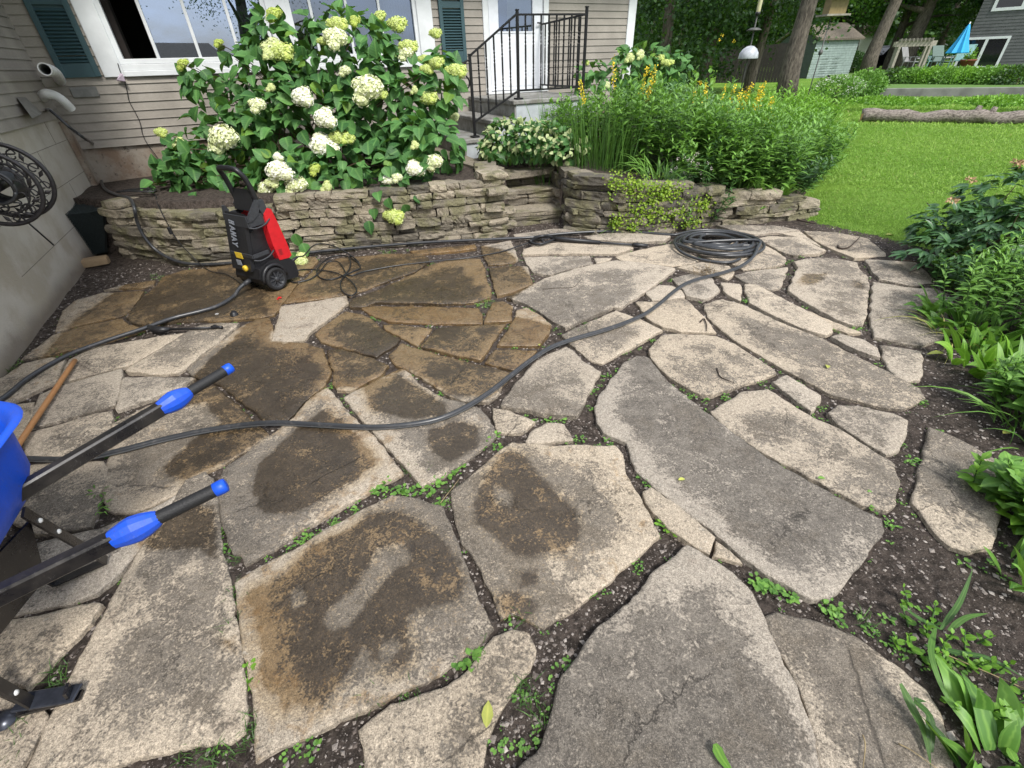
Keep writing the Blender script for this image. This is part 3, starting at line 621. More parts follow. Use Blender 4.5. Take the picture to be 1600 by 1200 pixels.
m = M('old_block_foundation'); n = m.noise(4, 6, .65); c = m.mix(m.rng(n, .35, .65), (.22, .155, .11, 1), (.33, .29, .24, 1)); c = m.mix(m.rng(m.noise(20, 6, .7), .55, .7), c, (.09, .07, .055, 1)); m.set(c, .9); m.bump(n, .6, .02); MFN2 = m.m
MTRIM = simple('white_trim', (.66, .68, .69, 1), .4, var=.06, sc=6); MSHUT = None
m = M('teal_shutter_paint'); n = m.noise(6, 5); c = m.mix(n, (.026, .062, .072, 1), (.045, .095, .11, 1)); m.set(c, .5); MSHUT = m.m
MDOOR = simple('white_door_paint', (.70, .72, .76, 1), .35, var=.04)
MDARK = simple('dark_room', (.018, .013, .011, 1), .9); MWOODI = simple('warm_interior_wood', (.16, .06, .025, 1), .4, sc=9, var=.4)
MCURT = simple('curtain_cloth', (.35, .34, .31, 1), .9)
def glass_mat(nm, tint=(1, 1, 1, 1), lo=.18):
    m = M(nm); t = m.t; tr = m.n('ShaderNodeBsdfTransparent'); tr.inputs[0].default_value = tint
    g = m.n('ShaderNodeBsdfGlossy'); g.inputs['Roughness'].default_value = .01; g.inputs['Color'].default_value = (.66, .78, .98, 1)
    fr = m.n('ShaderNodeFresnel'); fr.inputs[0].default_value = 1.9
    mx = m.n('ShaderNodeMixShader'); t.links.new(m.rng(fr.outputs[0], 0, .9, lo, 1, False), mx.inputs[0]); t.links.new(tr.outputs[0], mx.inputs[1]); t.links.new(g.outputs[0], mx.inputs[2])
    t.links.new(mx.outputs[0], t.nodes['Material Output'].inputs[0]); return m.m
MGL = glass_mat('window_glass', (.55, .58, .6, 1), .12); MGL2 = glass_mat('mirroring_window_glass', (.5, .55, .6, 1), .34)
MBLK = simple('black_painted_iron', (.008, .008, .009, 1), .5, var=.3, sc=30, bump=.1, spec=.3)
MCONC = None
m = M('stoop_concrete'); n = m.noise(5, 7, .65); c = m.mix(m.rng(n, .35, .65), (.30, .30, .285, 1), (.17, .16, .14, 1)); c = m.mix(m.rng(m.noise(22, 6, .7), .55, .7), c, (.10, .10, .085, 1)); m.set(c, .85); m.bump(m.noise(60, 5, .7), .35, .006); MCONC = m.m
MSTPP = simple('lit_stoop_side', (.42, .45, .47, 1), .7, var=.12, sc=7)  # lit look of the stoop's side put into a lighter colour
house = thing('house', 'beige sided house with teal shutters, white windows and a white door behind the hydrangea', 'house', HO+FM.d*3+UZ*.5)
def siding(fr, s0, s1, z0, z1, name, openings=(), pitch=.0905):
    mb = MB(); z = z0
    while z < z1:
        zt = min(z+pitch, z1); iv = [(s0, s1)]
        for (a, b, c, d) in openings:
            if c < zt-.02 and d > z+.02:
                nv = []
                for (p, q) in iv:
                    if b <= p or a >= q: nv.append((p, q))
                    else:
                        if a > p: nv.append((p, a))
                        if b < q: nv.append((b, q))
                iv = nv
        for p, q in iv:
            V = [fr.P(p, .016, z), fr.P(q, .016, z), fr.P(q, .013, z+.012), fr.P(p, .013, z+.012), fr.P(q, .003, zt), fr.P(p, .003, zt), fr.P(p, .0, z+.004), fr.P(q, .0, z+.004)]
            F = [[0, 1, 2, 3], [3, 2, 4, 5], [6, 7, 1, 0]]
            if np.dot(np.cross(V[1]-V[0], V[3]-V[0]), fr.n) < 0: F = [f[::-1] for f in F]
            mb.add(V, F, 0.)
        z += pitch
    return mb.build(name, MSID, house)
TOPZ = 3.3
OPEN = [(.62, 4.66, 1.66, 2.95), (5.44, 6.56, 1.20, 3.2)]
siding(FM, 0, 8.12, .90, TOPZ, 'siding', OPEN); siding(FL, 0, 9.5, 1.235, TOPZ, 'siding')
siding(Frame(FM.P(8.26, 0, 0), -HN, HD), 0, 6, .9, TOPZ, 'siding')
# solid walls behind the siding
mb = MB(); 
for (a, b, c, d) in ((0, .62, .9, TOPZ), (.62, 4.66, .9, 1.6), (.62, 4.66, 2.95, TOPZ), (4.66, 5.44, .9, TOPZ), (5.44, 6.56, .9, 1.2), (5.44, 6.56, 3.2, TOPZ), (6.56, 8.25, .9, TOPZ)): fbox(mb, FM, a, b, -.15, -.004, c, d)
fbox(mb, FL, 0, 9.5, -.15, -.004, 1.24, TOPZ); mb.build('wall_core', MDARK, house)
mb = MB(); fbox(mb, FM, -.1, 8.24, -.2, -.02, .1, .9); mb.build('foundation', MFN2, house)
mb = MB(); fbox(mb, FL, .02, 9.5, -.3, -.005, -.1, 1.235)
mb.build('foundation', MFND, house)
mb = MB()
for z_ in (.33, .68, 1.02): fbox(mb, FL, .02, 3.0, -.01, -.0035, z_, z_+.004)
for s_, z_ in ((1.25, .68), (.85, .33), (1.9, 1.03), (.6, 1.03)): fbox(mb, FL, s_, s_+.004, -.01, -.0035, z_, z_+.34)
mb.build('mortar_joints', simple('dark_mortar', (.16, .145, .12, 1), .9), house)  # thin joint strips, toned darker than the foundation
mb = MB(); fbox(mb, FL, .0, .16, .0, .05, .4, 1.2); mb.build('foundation', MFN2, house)
mb = MB(); fbox(mb, FM, 8.10, 8.26, -.01, .03, .88, TOPZ, bev=.004); mb.build('corner_trim', MTRIM, house)
mb = MB(); fbox(mb, FM, -.5, 8.7, -4, .8, TOPZ, TOPZ+.12); fbox(mb, FL, .0, 9.6, -4, .7, TOPZ+.002, TOPZ+.118)
mb.build('shading_eave', MTRIM, house)  # out of view; overhang deepened so that it shades the walls
mb = MB(); mb.prism([(0, 0), (4.5, 1.6), (9, 0)], -.4, 8.7, 0, FM.P(0, .5, TOPZ+.125), (-HN, UZ, HD)); mb.build('roof', simple('roof_shingle', (.06, .05, .045, 1), .9, sc=30, var=.3), house)
# windows
def window(s0, s1, z0, z1, mulls, name='window', gl=None):
    mb = MB(); t = .05
    fbox(mb, FM, s0, s1, -.06, .012, z0, z0+t, bev=.004); fbox(mb, FM, s0, s1, -.06, .012, z1-t, z1, bev=.004)
    fbox(mb, FM, s0, s0+t, -.06, .0105, z0+t, z1-t); fbox(mb, FM, s1-t, s1, -.06, .0105, z0+t, z1-t)
    for q in mulls: fbox(mb, FM, q-.017, q+.017, -.055, .002, z0+t, z1-t, bev=.003)
    f = mb.build(name, MTRIM, house)
    sg_ = 1.20 if s0 < 1 else s0+t; gb = MB(); gb.add([FM.P(sg_, -.03, z0+t), FM.P(s1-t, -.03, z0+t), FM.P(s1-t, -.03, z1-t), FM.P(sg_, -.03, z1-t)], [[0, 1, 2, 3]]); gb.build('pane', gl or MGL, f)
    return f
window(.80, 2.52, 1.72, 2.85, (1.20, 1.64, 2.08), gl=MGL2); window(2.76, 4.44, 1.72, 2.85, (3.05, 3.50, 3.93))
mb = MB()
fbox(mb, FM, .60, .80, -.02, .035, 1.60, 2.95, bev=.006); fbox(mb, FM, 4.44, 4.66, -.02, .035, 1.60, 2.95, bev=.006); fbox(mb, FM, 2.52, 2.76, -.02, .03, 1.72, 2.85, bev=.006)
fbox(mb, FM, .80, 4.44, -.02, .045, 1.60, 1.655, bev=.005); fbox(mb, FM, .80, 4.44, -.02, .03, 1.655, 1.718, bev=.005); fbox(mb, FM, .80, 4.44, -.02, .034, 2.852, 2.95)
mb.build('window_trim', MTRIM, house)
# room behind
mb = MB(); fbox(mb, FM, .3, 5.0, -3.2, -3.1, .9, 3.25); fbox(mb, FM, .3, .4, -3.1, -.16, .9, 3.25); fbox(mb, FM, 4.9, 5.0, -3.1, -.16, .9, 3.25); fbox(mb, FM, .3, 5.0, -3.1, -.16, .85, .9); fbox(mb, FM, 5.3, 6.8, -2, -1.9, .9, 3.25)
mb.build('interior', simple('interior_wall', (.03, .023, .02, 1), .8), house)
mb = MB(); fbox(mb, FM, 2.85, 3.0, -.9, -.3, 1.0, 2.6, bev=.01); fbox(mb, FM, 2.8, 3.5, -.85, -.35, 2.0, 2.05); fbox(mb, FM, 2.8, 3.5, -.85, -.35, 1.78, 1.83); fbox(mb, FM, 3.42, 3.5, -.85, -.8, 1.0, 2.4); mb.build('bookshelf', MWOODI, house); mb = MB(); fbox(mb, FM, .82, .9, -.4, -.2, 1.3, 2.9)
mb.build('door_post', MDARK, house)
mb = MB()
V = []; k = 60
for i in range(k+1):
    s_ = 4.02+.40*i/k; b_ = -.14+.028*math.sin(i*1.15)
    V += [FM.P(s_, b_, 1.7), FM.P(s_, b_, 2.9)]
mb.add(V, [[2*i, 2*i+2, 2*i+3, 2*i+1] for i in range(k)], 0, True); mb.build('curtain', MCURT, house)
# shutters
def shutter(s0, s1, z0, z1):
    mb = MB(); t = .055
    for a, b, c, d in ((s0, s0+t, z0, z1), (s1-t, s1, z0, z1)): fbox(mb, FM, a, b, .012, .048, c, d, bev=.004)
    for c, d in ((z0, z0+.13), (z1-.12, z1), ((z0+z1)/2-.03, (z0+z1)/2+.04)): fbox(mb, FM, s0+t, s1-t, .012, .043, c, d)
    z = z0+.14
    while z < z1-.14:
        if abs(z-(z0+z1)/2) > .05:
            c = FM.P((s0+s1)/2, .027, z+.012); an = R(-38); n2 = FM.n*math.cos(an)+UZ*math.sin(an); mb.box(c, (s1-s0-2*t, .036, .006), (FM.d, n2, np.cross(FM.d, n2)))
        z += .032
    fbox(mb, FM, s0+t, s1-t, .010, .014, z0, z1)
    mb.build('shutter', MSHUT, house)
shutter(.20, .575, 1.61, 2.95); shutter(4.76, 5.14, 1.64, 2.95)
# door
mb = MB(); fbox(mb, FM, 5.44, 5.53, -.03, .03, 1.24, 3.2, bev=.006); fbox(mb, FM, 6.47, 6.56, -.03, .03, 1.24, 3.2, bev=.006); fbox(mb, FM, 5.53, 6.47, -.03, .028, 3.1, 3.2); fbox(mb, FM, 5.44, 6.56, -.05, .06, 1.205, 1.24, bev=.005)
mb.build('door_frame', MTRIM, house)
mb = MB(); fbox(mb, FM, 5.54, 5.70, -.03, .01, 1.25, 3.09, bev=.004); fbox(mb, FM, 6.28, 6.46, -.03, .01, 1.25, 3.09, bev=.004); fbox(mb, FM, 5.70, 6.28, -.03, .009, 1.25, 2.0); fbox(mb, FM, 5.70, 6.28, -.03, .009, 2.95, 3.09); fbox(mb, FM, 5.66, 6.32, .009, .017, 1.98, 2.0); fbox(mb, FM, 5.62, 6.38, .010, .014, 1.30, 1.9)
dr = mb.build('door', MDOOR, house)
gb = MB(); gb.add([FM.P(5.70, -.012, 2.0), FM.P(6.28, -.012, 2.0), FM.P(6.28, -.012, 2.95), FM.P(5.70, -.012, 2.95)], [[0, 1, 2, 3]]); gb.build('pane', MGL, dr)
gb = MB(); gb.tube([FM.P(6.40, .01, 2.1), FM.P(6.40, .05, 2.1), FM.P(6.34, .055, 2.1)], .009, 8); gb.build('handle', MBLK, dr)
# utility box behind the pipe
mb = MB(); fbox(mb, FM, .22, .47, .0, .03, 1.42, 1.52, bev=.004); mb.build('outlet_box', simple('grey_outlet', (.18, .18, .17, 1), .5), house)
# stoop
stp = thing('stoop', 'grey concrete stoop with three treads leading to the white door', 'steps', FM.P(5.7, .8, .6))
def tread(s0, s1, b1, z, zt, mtop=MCONC):
    mb = MB(); fbox(mb, FM, s0-.03, s1, .02, b1+.03, zt-.05, zt, bev=.008); mb.build('tread', MCONC, stp)
    mb = MB(); fbox(mb, FM, s0, s1-.02, .02, b1, z, zt-.052); mb.build('riser', MCONC, stp)
    mb = MB(); fbox(mb, FM, s0+.02, s1-.03, b1, b1+.008, z, zt-.053); mb.build('lit_side', MSTPP, stp)
tread(4.40, 4.82, 1.55, .5, .80); tread(4.80, 5.17, 1.552, .5, 1.0); tread(5.15, 6.5, 1.555, .5, 1.2)
# railing
rl = thing('iron_railing', 'black wrought iron railing with twisted balusters around the stoop', 'railing', FM.P(5.8, 1.4, 1.0))
def tw(p, q, name='baluster'):
    p = np.asarray(p); q = np.asarray(q); mb = MB(); n = 26; P = [p+(q-p)*i/n for i in range(n+1)]; V = []; h = .0085
    for i, c in enumerate(P):
        t = i/n; an = 0
        for a, b in ((.18, .38), (.62, .82)): an += 3.14*2*min(max((t-a)/(b-a), 0), 1)
        for k in range(4): V.append(c+h*1.414*(HD*math.cos(an+k*math.pi/2+.785)+HN*math.sin(an+k*math.pi/2+.785)))
    F = [[4*i+k, 4*i+(k+1) % 4, 4*i+4+(k+1) % 4, 4*i+4+k] for i in range(n) for k in range(4)]
    mb.add(V, F); mb.build(name, MBLK, rl)
def post(p, z0, z1):
    mb = MB(); mb.box(FM.P(*p, (z0+z1)/2), (.03, .03, z1-z0), FM.ax); mb.box(FM.P(*p, z0+.012), (.10, .10, .02), FM.ax, bev=.004); mb.box(FM.P(*p, z1+.006), (.04, .04, .012), FM.ax); mb.build('post', MBLK, rl)
def rail(p, q, w_=.032, h_=.02):
    mb = MB(); mb.beam(p, q, w_, h_); mb.build('rail', MBLK, rl)
RB = 1.44
PA, PB, PC, PD = (4.60, RB), (5.27, RB), (6.30, RB), (6.42, .03)
post(PA, .80, 1.70); post(PB, 1.2, 2.13); post(PC, 1.2, 2.17)
rail(FM.P(*PA, 1.69), FM.P(*PB, 2.10)); rail(FM.P(*PA, .98), FM.P(*PB, 1.30)); rail(FM.P(*PB, 2.09), FM.P(*PC, 2.10)); rail(FM.P(*PB, 1.30), FM.P(*PC, 1.30)); rail(FM.P(*PC, 2.10), FM.P(*PD, 2.08)); rail(FM.P(*PC, 1.30), FM.P(*PD, 1.30))
for i in range(1, 6): t = i/6; tw(FM.P(PA[0]+(PB[0]-PA[0])*t, RB, .98+.32*t), FM.P(PA[0]+(PB[0]-PA[0])*t, RB, 1.69+.41*t))
for i in range(1, 9): t = i/9; tw(FM.P(PB[0]+(PC[0]-PB[0])*t, RB, 1.30), FM.P(PB[0]+(PC[0]-PB[0])*t, RB, 2.09))
for i in range(1, 9): t = i/9; tw(FM.P(PC[0]+.12*t, RB+(.03-RB)*t, 1.30), FM.P(PC[0]+.12*t, RB+(.03-RB)*t, 2.085))
mb = MB(); c0 = FM.P(*PA, 1.64); mb.tube(smooth_path([c0, c0-HD*.05-UZ*.0, c0-HD*.085-UZ*.06, c0-HD*.07-UZ*.14, c0-HD*.03-UZ*.2, c0-HD*.035-UZ*.26, c0-HD*.06-UZ*.28]), .010, 8); mb.build('scroll', MBLK, rl)
# white vent elbows on the left wall
MPVC = simple('white_pvc', (.74, .74, .72, 1), .4, var=.12, sc=9)
def elbow(name, lab, pts, r, depth_open):
    o = thing(name, lab, 'pipe', pts[0]); P = smooth_path(pts, 6); mb = MB(); mb.tube(P, r, 20, cap=False); mb.tube(P[::-1], r-.008, 20, cap=False); 
    for e, s_ in ((0, 1), (-1, -1)):
        d = nrm(P[1]-P[0]) if e == 0 else nrm(P[-2]-P[-1]); mb.lathe(P[e], [(r, 0), (r-.008, 0)], 20, d)
    mb.build('elbow', MPVC, o); return o
def onL(x, y, off): return onP(x, y, FL.P(0, off, 0), FL.n)
e1 = [onL(101, 140, -.0), onL(98, 136, .10), onL(92, 122, .19), onL(84, 112, .27), onL(70, 108, .36)]
elbow('vent_pipe', 'upper white plastic elbow beside the shutter, its dark round mouth facing out', e1, .052, 0)
e2 = [onL(66, 152, .02), onL(72, 147, .09), onL(85, 149, .15), onL(98, 157, .19), onL(111, 170, .21)]
elbow('vent_pipe', 'white plastic intake elbow bent downwards, lower of two beside the shutter', e2, .046, 0)
mb = MB(); V = [onL(26, 152, .02), onL(50, 184, .12), onL(64, 178, .12), onL(40, 152, .02), onL(52, 178, .0), onL(66, 176, .0)]
mb.add(V, [[0, 1, 2, 3], [3, 2, 5], [0, 4, 1]], 0); mb.add([v-np.array([0, 0, .004]) for v in V], [[3, 2, 1, 0]], 0); tag(mb.build('vent_flap', simple('grey_sheet_metal', (.22, .21, .19, 1), .5, .3), None, V[0]), 'small grey sheet metal flap jutting from the siding beside the white pipes', 'vent flap')
# ================================================================== PATIO OBJECTS
MPL = simple('black_plastic', (.014, .014, .016, 1), .42, var=.2, sc=60, bump=.15)
MPG = simple('charcoal_plastic', (.035, .037, .042, 1), .5, var=.15, sc=60, bump=.1)
MRED = simple('red_plastic', (.55, .012, .018, 1), .4, var=.08); MSIL = simple('silver_print', (.24, .26, .30, 1), .5, var=.3, sc=90)
MYEL = simple('yellow_sticker', (.72, .50, .04, 1), .5, var=.2, sc=120); MRUB = simple('tyre_rubber', (.010, .010, .011, 1), .75, sc=80, bump=.3)
m = M('rubber_hose'); n = m.noise(30, 5, .7); c = m.mix(m.rng(n, .5, .75), (.032, .034, .038, 1), (.09, .085, .08, 1)); st_ = m.rng(m.attr('rnd'), .5, .6); c = m.mix(st_, c, (.13, .14, .15, 1)); m.set(c, .34, spec=.6); MHOSE = m.m
MHP = simple('pressure_hose_rubber', (.016, .017, .019, 1), .3, var=.3, sc=50)
# ---------------- pressure washer (local axes: A right side, B front, Z up)
WO = np.array([-2.21, 3.97, 0.]); WA = nrm([.87, -.5, 0]); WB = np.array([.5, .87, 0]); WB = nrm(WB-WA*(WB@WA))
pw = thing('pressure_washer', 'black and red upright pressure washer on two wheels standing on the wet flagstones', 'pressure washer', WO)
def L(a, b, z): return WO+WA*a+WB*(b+.22*max(0, z-.25))+UZ*z
def side_prism(mb, prof, a0, a1, A_=0.):   # prof in (b,z)
    mb.prism(prof, a0, a1, A_, WO, (WB, UZ, WA)) if False else mb.add([L(a0, b, z) for b, z in prof]+[L(a1, b, z) for b, z in prof], [list(range(len(prof)))[::-1], list(range(len(prof), 2*len(prof)))]+[[i, (i+1) % len(prof), len(prof)+(i+1) % len(prof), len(prof)+i] for i in range(len(prof))], A_)
mb = MB(); side_prism(mb, [(-.15, .13), (-.13, .08), (.05, .05), (.21, .03), (.23, .06), (.225, .17), (.17, .235), (-.02, .26), (-.13, .22)], -.165, .165); mb.build('base', MPL, pw)
mb = MB(); arch = [(.085*math.cos(t)*1.35-.02, .10+.085*math.sin(t)*1.45) for t in np.linspace(0, math.pi, 12)]
mb.tube([L(.178, b, z) for b, z in arch], .016, 8); mb.build('wheel_arch', MPL, pw); mb = MB(); mb.tube([L(-.178, b, z) for b, z in arch], .016, 8); mb.build('wheel_arch', MPL, pw)
core = [(-.13, .22), (.17, .23), (.145, .33), (.085, .50), (.04, .62), (.0, .70), (-.07, .66), (-.125, .60)]
mb = MB(); side_prism(mb, [(-.12, .22), (.15, .23), (.13, .33), (.07, .5), (.03, .58), (-.115, .5)], -.15, .105); mb.build('body', MPL, pw)
# side frame that carries the red flash
fr_ = [(.10, .24), (.175, .235), (.15, .33), (.09, .50), (.045, .62), (.005, .74), (-.05, .70), (.0, .60), (.035, .50), (.065, .36)]
for s_ in (-1, 1):
    mb = MB(); side_prism(mb, fr_, .10*s_ if s_ > 0 else -.165, .165 if s_ > 0 else -.10); mb.build('side_frame', MPG, pw)
red = [(.08, .235), (.18, .225), (.21, .24), (.175, .36), (.115, .53), (.065, .655), (.03, .67), (-.01, .63), (.01, .50), (.035, .38)]
mb = MB(); side_prism(mb, red, -.17, .172); mb.build('red_panel', MRED, pw)
# back panel with logo
mb = MB(); side_prism(mb, [(-.165, .20), (-.12, .20), (-.12, .64), (-.15, .66)], -.16, .10); mb.build('back_panel', MPL, pw)
lp = MB()
def strokes(mb, segs, org, ux, uy, wd, n, th=.002):
    for (x0, y0, x1, y1) in segs:
        p = org+ux*x0+uy*y0; q = org+ux*x1+uy*y1; d = nrm(q-p); s_ = np.cross(n, d)*wd/2
        mb.add([p+s_, p-s_, q-s_, q+s_, p+s_+n*th, p-s_+n*th, q-s_+n*th, q+s_+n*th], [[4, 5, 6, 7], [0, 1, 5, 4], [1, 2, 6, 5], [2, 3, 7, 6], [3, 0, 4, 7]])
lg = []
for k_, ch in enumerate((((0, 0, .2, 1), (.3, 0, .5, 1), (.1, .5, .4, .5)), ((0, 0, .35, 1), (.35, 1, .55, 0), (.12, .35, .48, .35)), ((0, 0, .2, 1), (.2, 1, .4, 0), (.4, 0, .6, 1)), ((0, 0, .35, 1), (.35, 1, .55, 0), (.12, .35, .48, .35)), ((.2, 0, .3, .5), (.3, .5, .1, 1), (.3, .5, .65, 1)))):
    for (x0, y0, x1, y1) in ch: lg.append((k_*.75+x0, y0, k_*.75+x1, y1))
bn = -WB
_dn = nrm(L(0, -.165, .3)-L(0, -.165, .6)); strokes(lp, [(a*.058, b*.07, c_*.058, d*.07) for a, b, c_, d in lg], L(-.075, -.168, .60), _dn, WA, .011, nrm(np.cross(WA, _dn))*(1 if np.cross(WA, _dn)@bn > 0 else -1)); lp.build('logo', MSIL, pw)
mb = MB(); c0 = L(-.02, -.166, .325); mb.box(c0, (.09, .004, .05), (WA, WB, UZ)); mb.build('warning_sticker', MYEL, pw)
mb = MB(); mb.box(L(-.03, -.167, .265), (.06, .004, .045), (WA, WB, UZ)); mb.build('rating_plate', MSIL, pw)
mb = MB(); mb.box(L(.169, .11, .30), (.004, .05, .065), (WA, WB, UZ)); mb.build('data_label', MSIL, pw)
mb = MB(); strokes(mb, [(0, i*.009, .036, i*.009) for i in range(6)], L(.1725, .09, .275), WB, UZ, .003, WA, .0006); mb.build('print_lines', MPL, pw)
mb = MB(); mb.lathe(L(.04, -.17, .225), [(0, .014), (.022, .014), (.026, .008), (.026, -.01), (0, -.01)], 18, -WB); mb.build('outlet_cap', MYEL, pw)
# side recess: bins and shelf lips
for z_, nm in ((.60, 'bin'), (.33, 'shelf')):
    mb = MB()
    for (a0, b0), (a1, b1) in (((-.14, -.15), (-.14, .0)), ((.15, -.15), (.15, -.0)), ((-.14, -.155), (.15, -.155))):
        p, q = L(a0, b0, z_), L(a1, b1, z_+.0); mb.beam(p, q, .012, .09 if nm == 'bin' else .03)
    mb.build(nm, MPG, pw)
for z_ in (.555, .30):
    mb = MB(); P_ = [L(.155, -.15, z_), L(.175, -.10, z_-.012), L(.18, -.02, z_), L(.168, .04, z_+.03)]; mb.tube(smooth_path(P_, 5), .007, 6); mb.build('shelf_lip', MPG, pw)
mb = MB(); side_prism(mb, [(-.155, .60), (-.12, .60), (-.11, .66), (-.14, .70), (-.155, .70)], -.165, -.14); mb.build('bin_wall', MPG, pw); mb = MB(); side_prism(mb, [(-.155, .60), (-.12, .60), (-.05, .64), (-.02, .74), (-.06, .75), (-.13, .66)], .14, .165); mb.build('bin_wall', MPG, pw)
mb = MB(); H_ = [L(-.13, -.01, .66), L(-.135, -.05, .78), L(-.135, -.10, .90), L(-.12, -.145, .965), L(-.07, -.16, .985), L(.07, -.16, .985), L(.12, -.145, .965), L(.135, -.10, .90), L(.135, -.05, .78), L(.13, -.01, .66)]
mb.tube(smooth_path(H_, 5), .021, 10); mb.build('handle', MPL, pw)
mb = MB(); side_prism(mb, [(-.07, .66), (-.0, .66), (-.03, .80), (-.06, .82)], -.12, .12); mb.build('handle_bracket', MPL, pw)
for s_ in (-1, 1):
    c0 = L(.182*s_, -.02, .10); ax = WA*s_
    mb = MB(); mb.lathe(c0, [(.075, -.022), (.092, -.024), (.100, -.012), (.100, .012), (.092, .024), (.075, .022), (.072, .016)], 28, ax); wh = mb.build('wheel', MRUB, pw)
    mb = MB(); mb.lathe(c0, [(.075, .018), (.070, .020), (.066, .010), (.062, .004), (.0, .004)], 28, ax); mb.lathe(c0, [(.022, .0), (.022, .020), (.012, .026), (0, .026)], 14, ax)
    u_ = nrm(np.cross(ax, UZ))
    for k_ in range(9):
        an = k_*2*math.pi/9; d_ = u_*math.cos(an)+UZ*math.sin(an); mb.beam(c0+d_*.02+ax*.010, c0+d_*.068+ax*.010, .012, .012, ax)
    mb.build('rim', MPG, wh)
mb = MB(); mb.tube([L(-.16, -.02, .10), L(.16, -.02, .10)], .012, 8); mb.build('axle', MPG, pw)
mb = MB(); mb.tube([L(-.02, -.12, .10), L(-.02, -.20, .08)], .020, 10); mb.build('inlet_coupling', MPG, pw)
mb = MB(); mb.tube([L(.10, .20, .15), L(.13, .29, .19)], [.018, .010], 10); mb.build('hose_outlet', MPL, pw)
# ---------------- garden hose: spigot - wall - coil - patio loop - washer
def Z3(*a): return [onz(x, y, z) for x, y, z in a]
hz = .016
def surf(x, y, lift=.016):
    for z_ in np.linspace(1.0, .0, 201):
        q = onz(x, y, z_); e_ = q[1]-np.interp(q[0], allx, ally)
        if (e_ > -.05-lift and z_ < .56 and e_ < .1) or z_ <= terrain(q[0], q[1])+lift: return q+[0, 0, .004]
    return q
def SF(*a): return [surf(x, y) for x, y in a]
run = [onL(78, 172, .10), onL(90, 182, .14), onL(110, 200, .20), onL(135, 218, .28)]+[onz(160, 234, .72)]+SF((171, 248), (167, 263), (159, 282), (165, 296), (183, 305), (203, 311), (210, 325), (214, 345), (224, 368), (245, 392), (275, 408))+Z3((310, 413, hz), (360, 411, hz), (420, 404, hz), (480, 395, hz), (560, 387, hz), (600, 383.5, hz), (660, 379, hz), (720, 376, hz), (790, 373, hz), (830, 371, hz), (870, 366, hz), (910, 363, hz), (950, 361.5, hz), (1000, 363, hz), (1048, 367, hz))
C1 = onz(1116, 382, 0); coil = []
rx, ry = .435, .34; th0 = math.radians(175)
nt_ = 8
for i in range(nt_*16):
    t = i/16; k = t % 1; tt = t/nt_; rr_ = 1.0-.07*t/1.0*((int(t)*3) % 4)*.55-.03*math.sin(t*6.28)
    if 3.6 < t < 5.0: rr_ *= .62
    an = th0-2*math.pi*t; off = np.array([.045*math.sin(t*1.7), .05*math.cos(t*1.3)-.03, 0])
    coil.append(np.array([C1[0]+off[0]+rx*rr_*math.cos(an), C1[1]+off[1]+ry*rr_*math.sin(an)*1.18, hz+.0065*t+.010*abs(math.sin(t*5))]))
tail = Z3((1180, 375, .09), (1183, 388, .06), (1176, 402, .03), (1158, 416, hz+.004), (1130, 426, hz+.004), (1095, 435, hz), (1070, 444, hz+.004), (1050, 458, hz+.004), (1030, 475, hz+.004), (1005, 492, hz+.004), (970, 507, hz+.004), (930, 520, hz+.004), (895, 530, hz+.004), (860, 543, hz+.004), (830, 562, hz+.004), (800, 585, hz+.004), (770, 609, hz+.004), (730, 635, hz+.004), (690, 653, hz+.004), (650, 662, hz+.004), (600, 667, hz+.004), (560, 667, hz+.004), (500, 664, hz+.004), (440, 661, hz+.004), (390, 663, hz+.004), (320, 673, hz+.004), (250, 688, hz+.004), (180, 706, hz+.004), (120, 717, hz+.004), (50, 717, hz+.004), (-10, 712, hz+.004), (-60, 690, hz+.004), (-45, 655, hz+.004), (8, 620, hz+.004), (45, 590, hz+.004), (90, 563, hz+.004), (120, 549, hz+.004), (170, 531, hz+.004), (225, 513, hz+.004), (270, 497, hz+.004), (310, 487, hz+.004), (340, 478, hz+.004), (365, 463, .03))+[L(-.02, -.26, .06), L(-.02, -.19, .085)]
HP = smooth_path(np.array(run+coil[2:]+tail), 4)
def striped_tube(P, r, n=12):
    mb = MB(); mb.tube(P, r, n); m_ = len(P)
    a = [(.9 if k in (2, 3) else .1) for k in range(n)]*m_; mb.a = a; return mb
gh = striped_tube(HP, .0155).build('garden_hose', MHOSE, None, onz(1116, 382, 0)); tag(gh, 'long dark rubber garden hose looping over the patio with a coil near the wall', 'garden hose')
sg = MB(); sg.tube([onL(72, 172, .0), onL(76, 171, .06), onL(80, 173, .11)], [.014, .018, .017], 10); tag(sg.build('spigot', simple('galvanised_metal', (.45, .45, .45, 1), .35, .8), None, onL(72, 172, 0)), 'metal outdoor tap below the white pipes with the hose screwed on', 'tap')
# coil end stub
eb = MB(); eb.tube(smooth_path(Z3((1052, 378, .05), (1062, 392, .03), (1085, 403, .02), (1115, 409, hz), (1140, 410, hz), (1156, 405, hz)), 6), .0135, 12); eb.build('hose_end', MHOSE, gh)
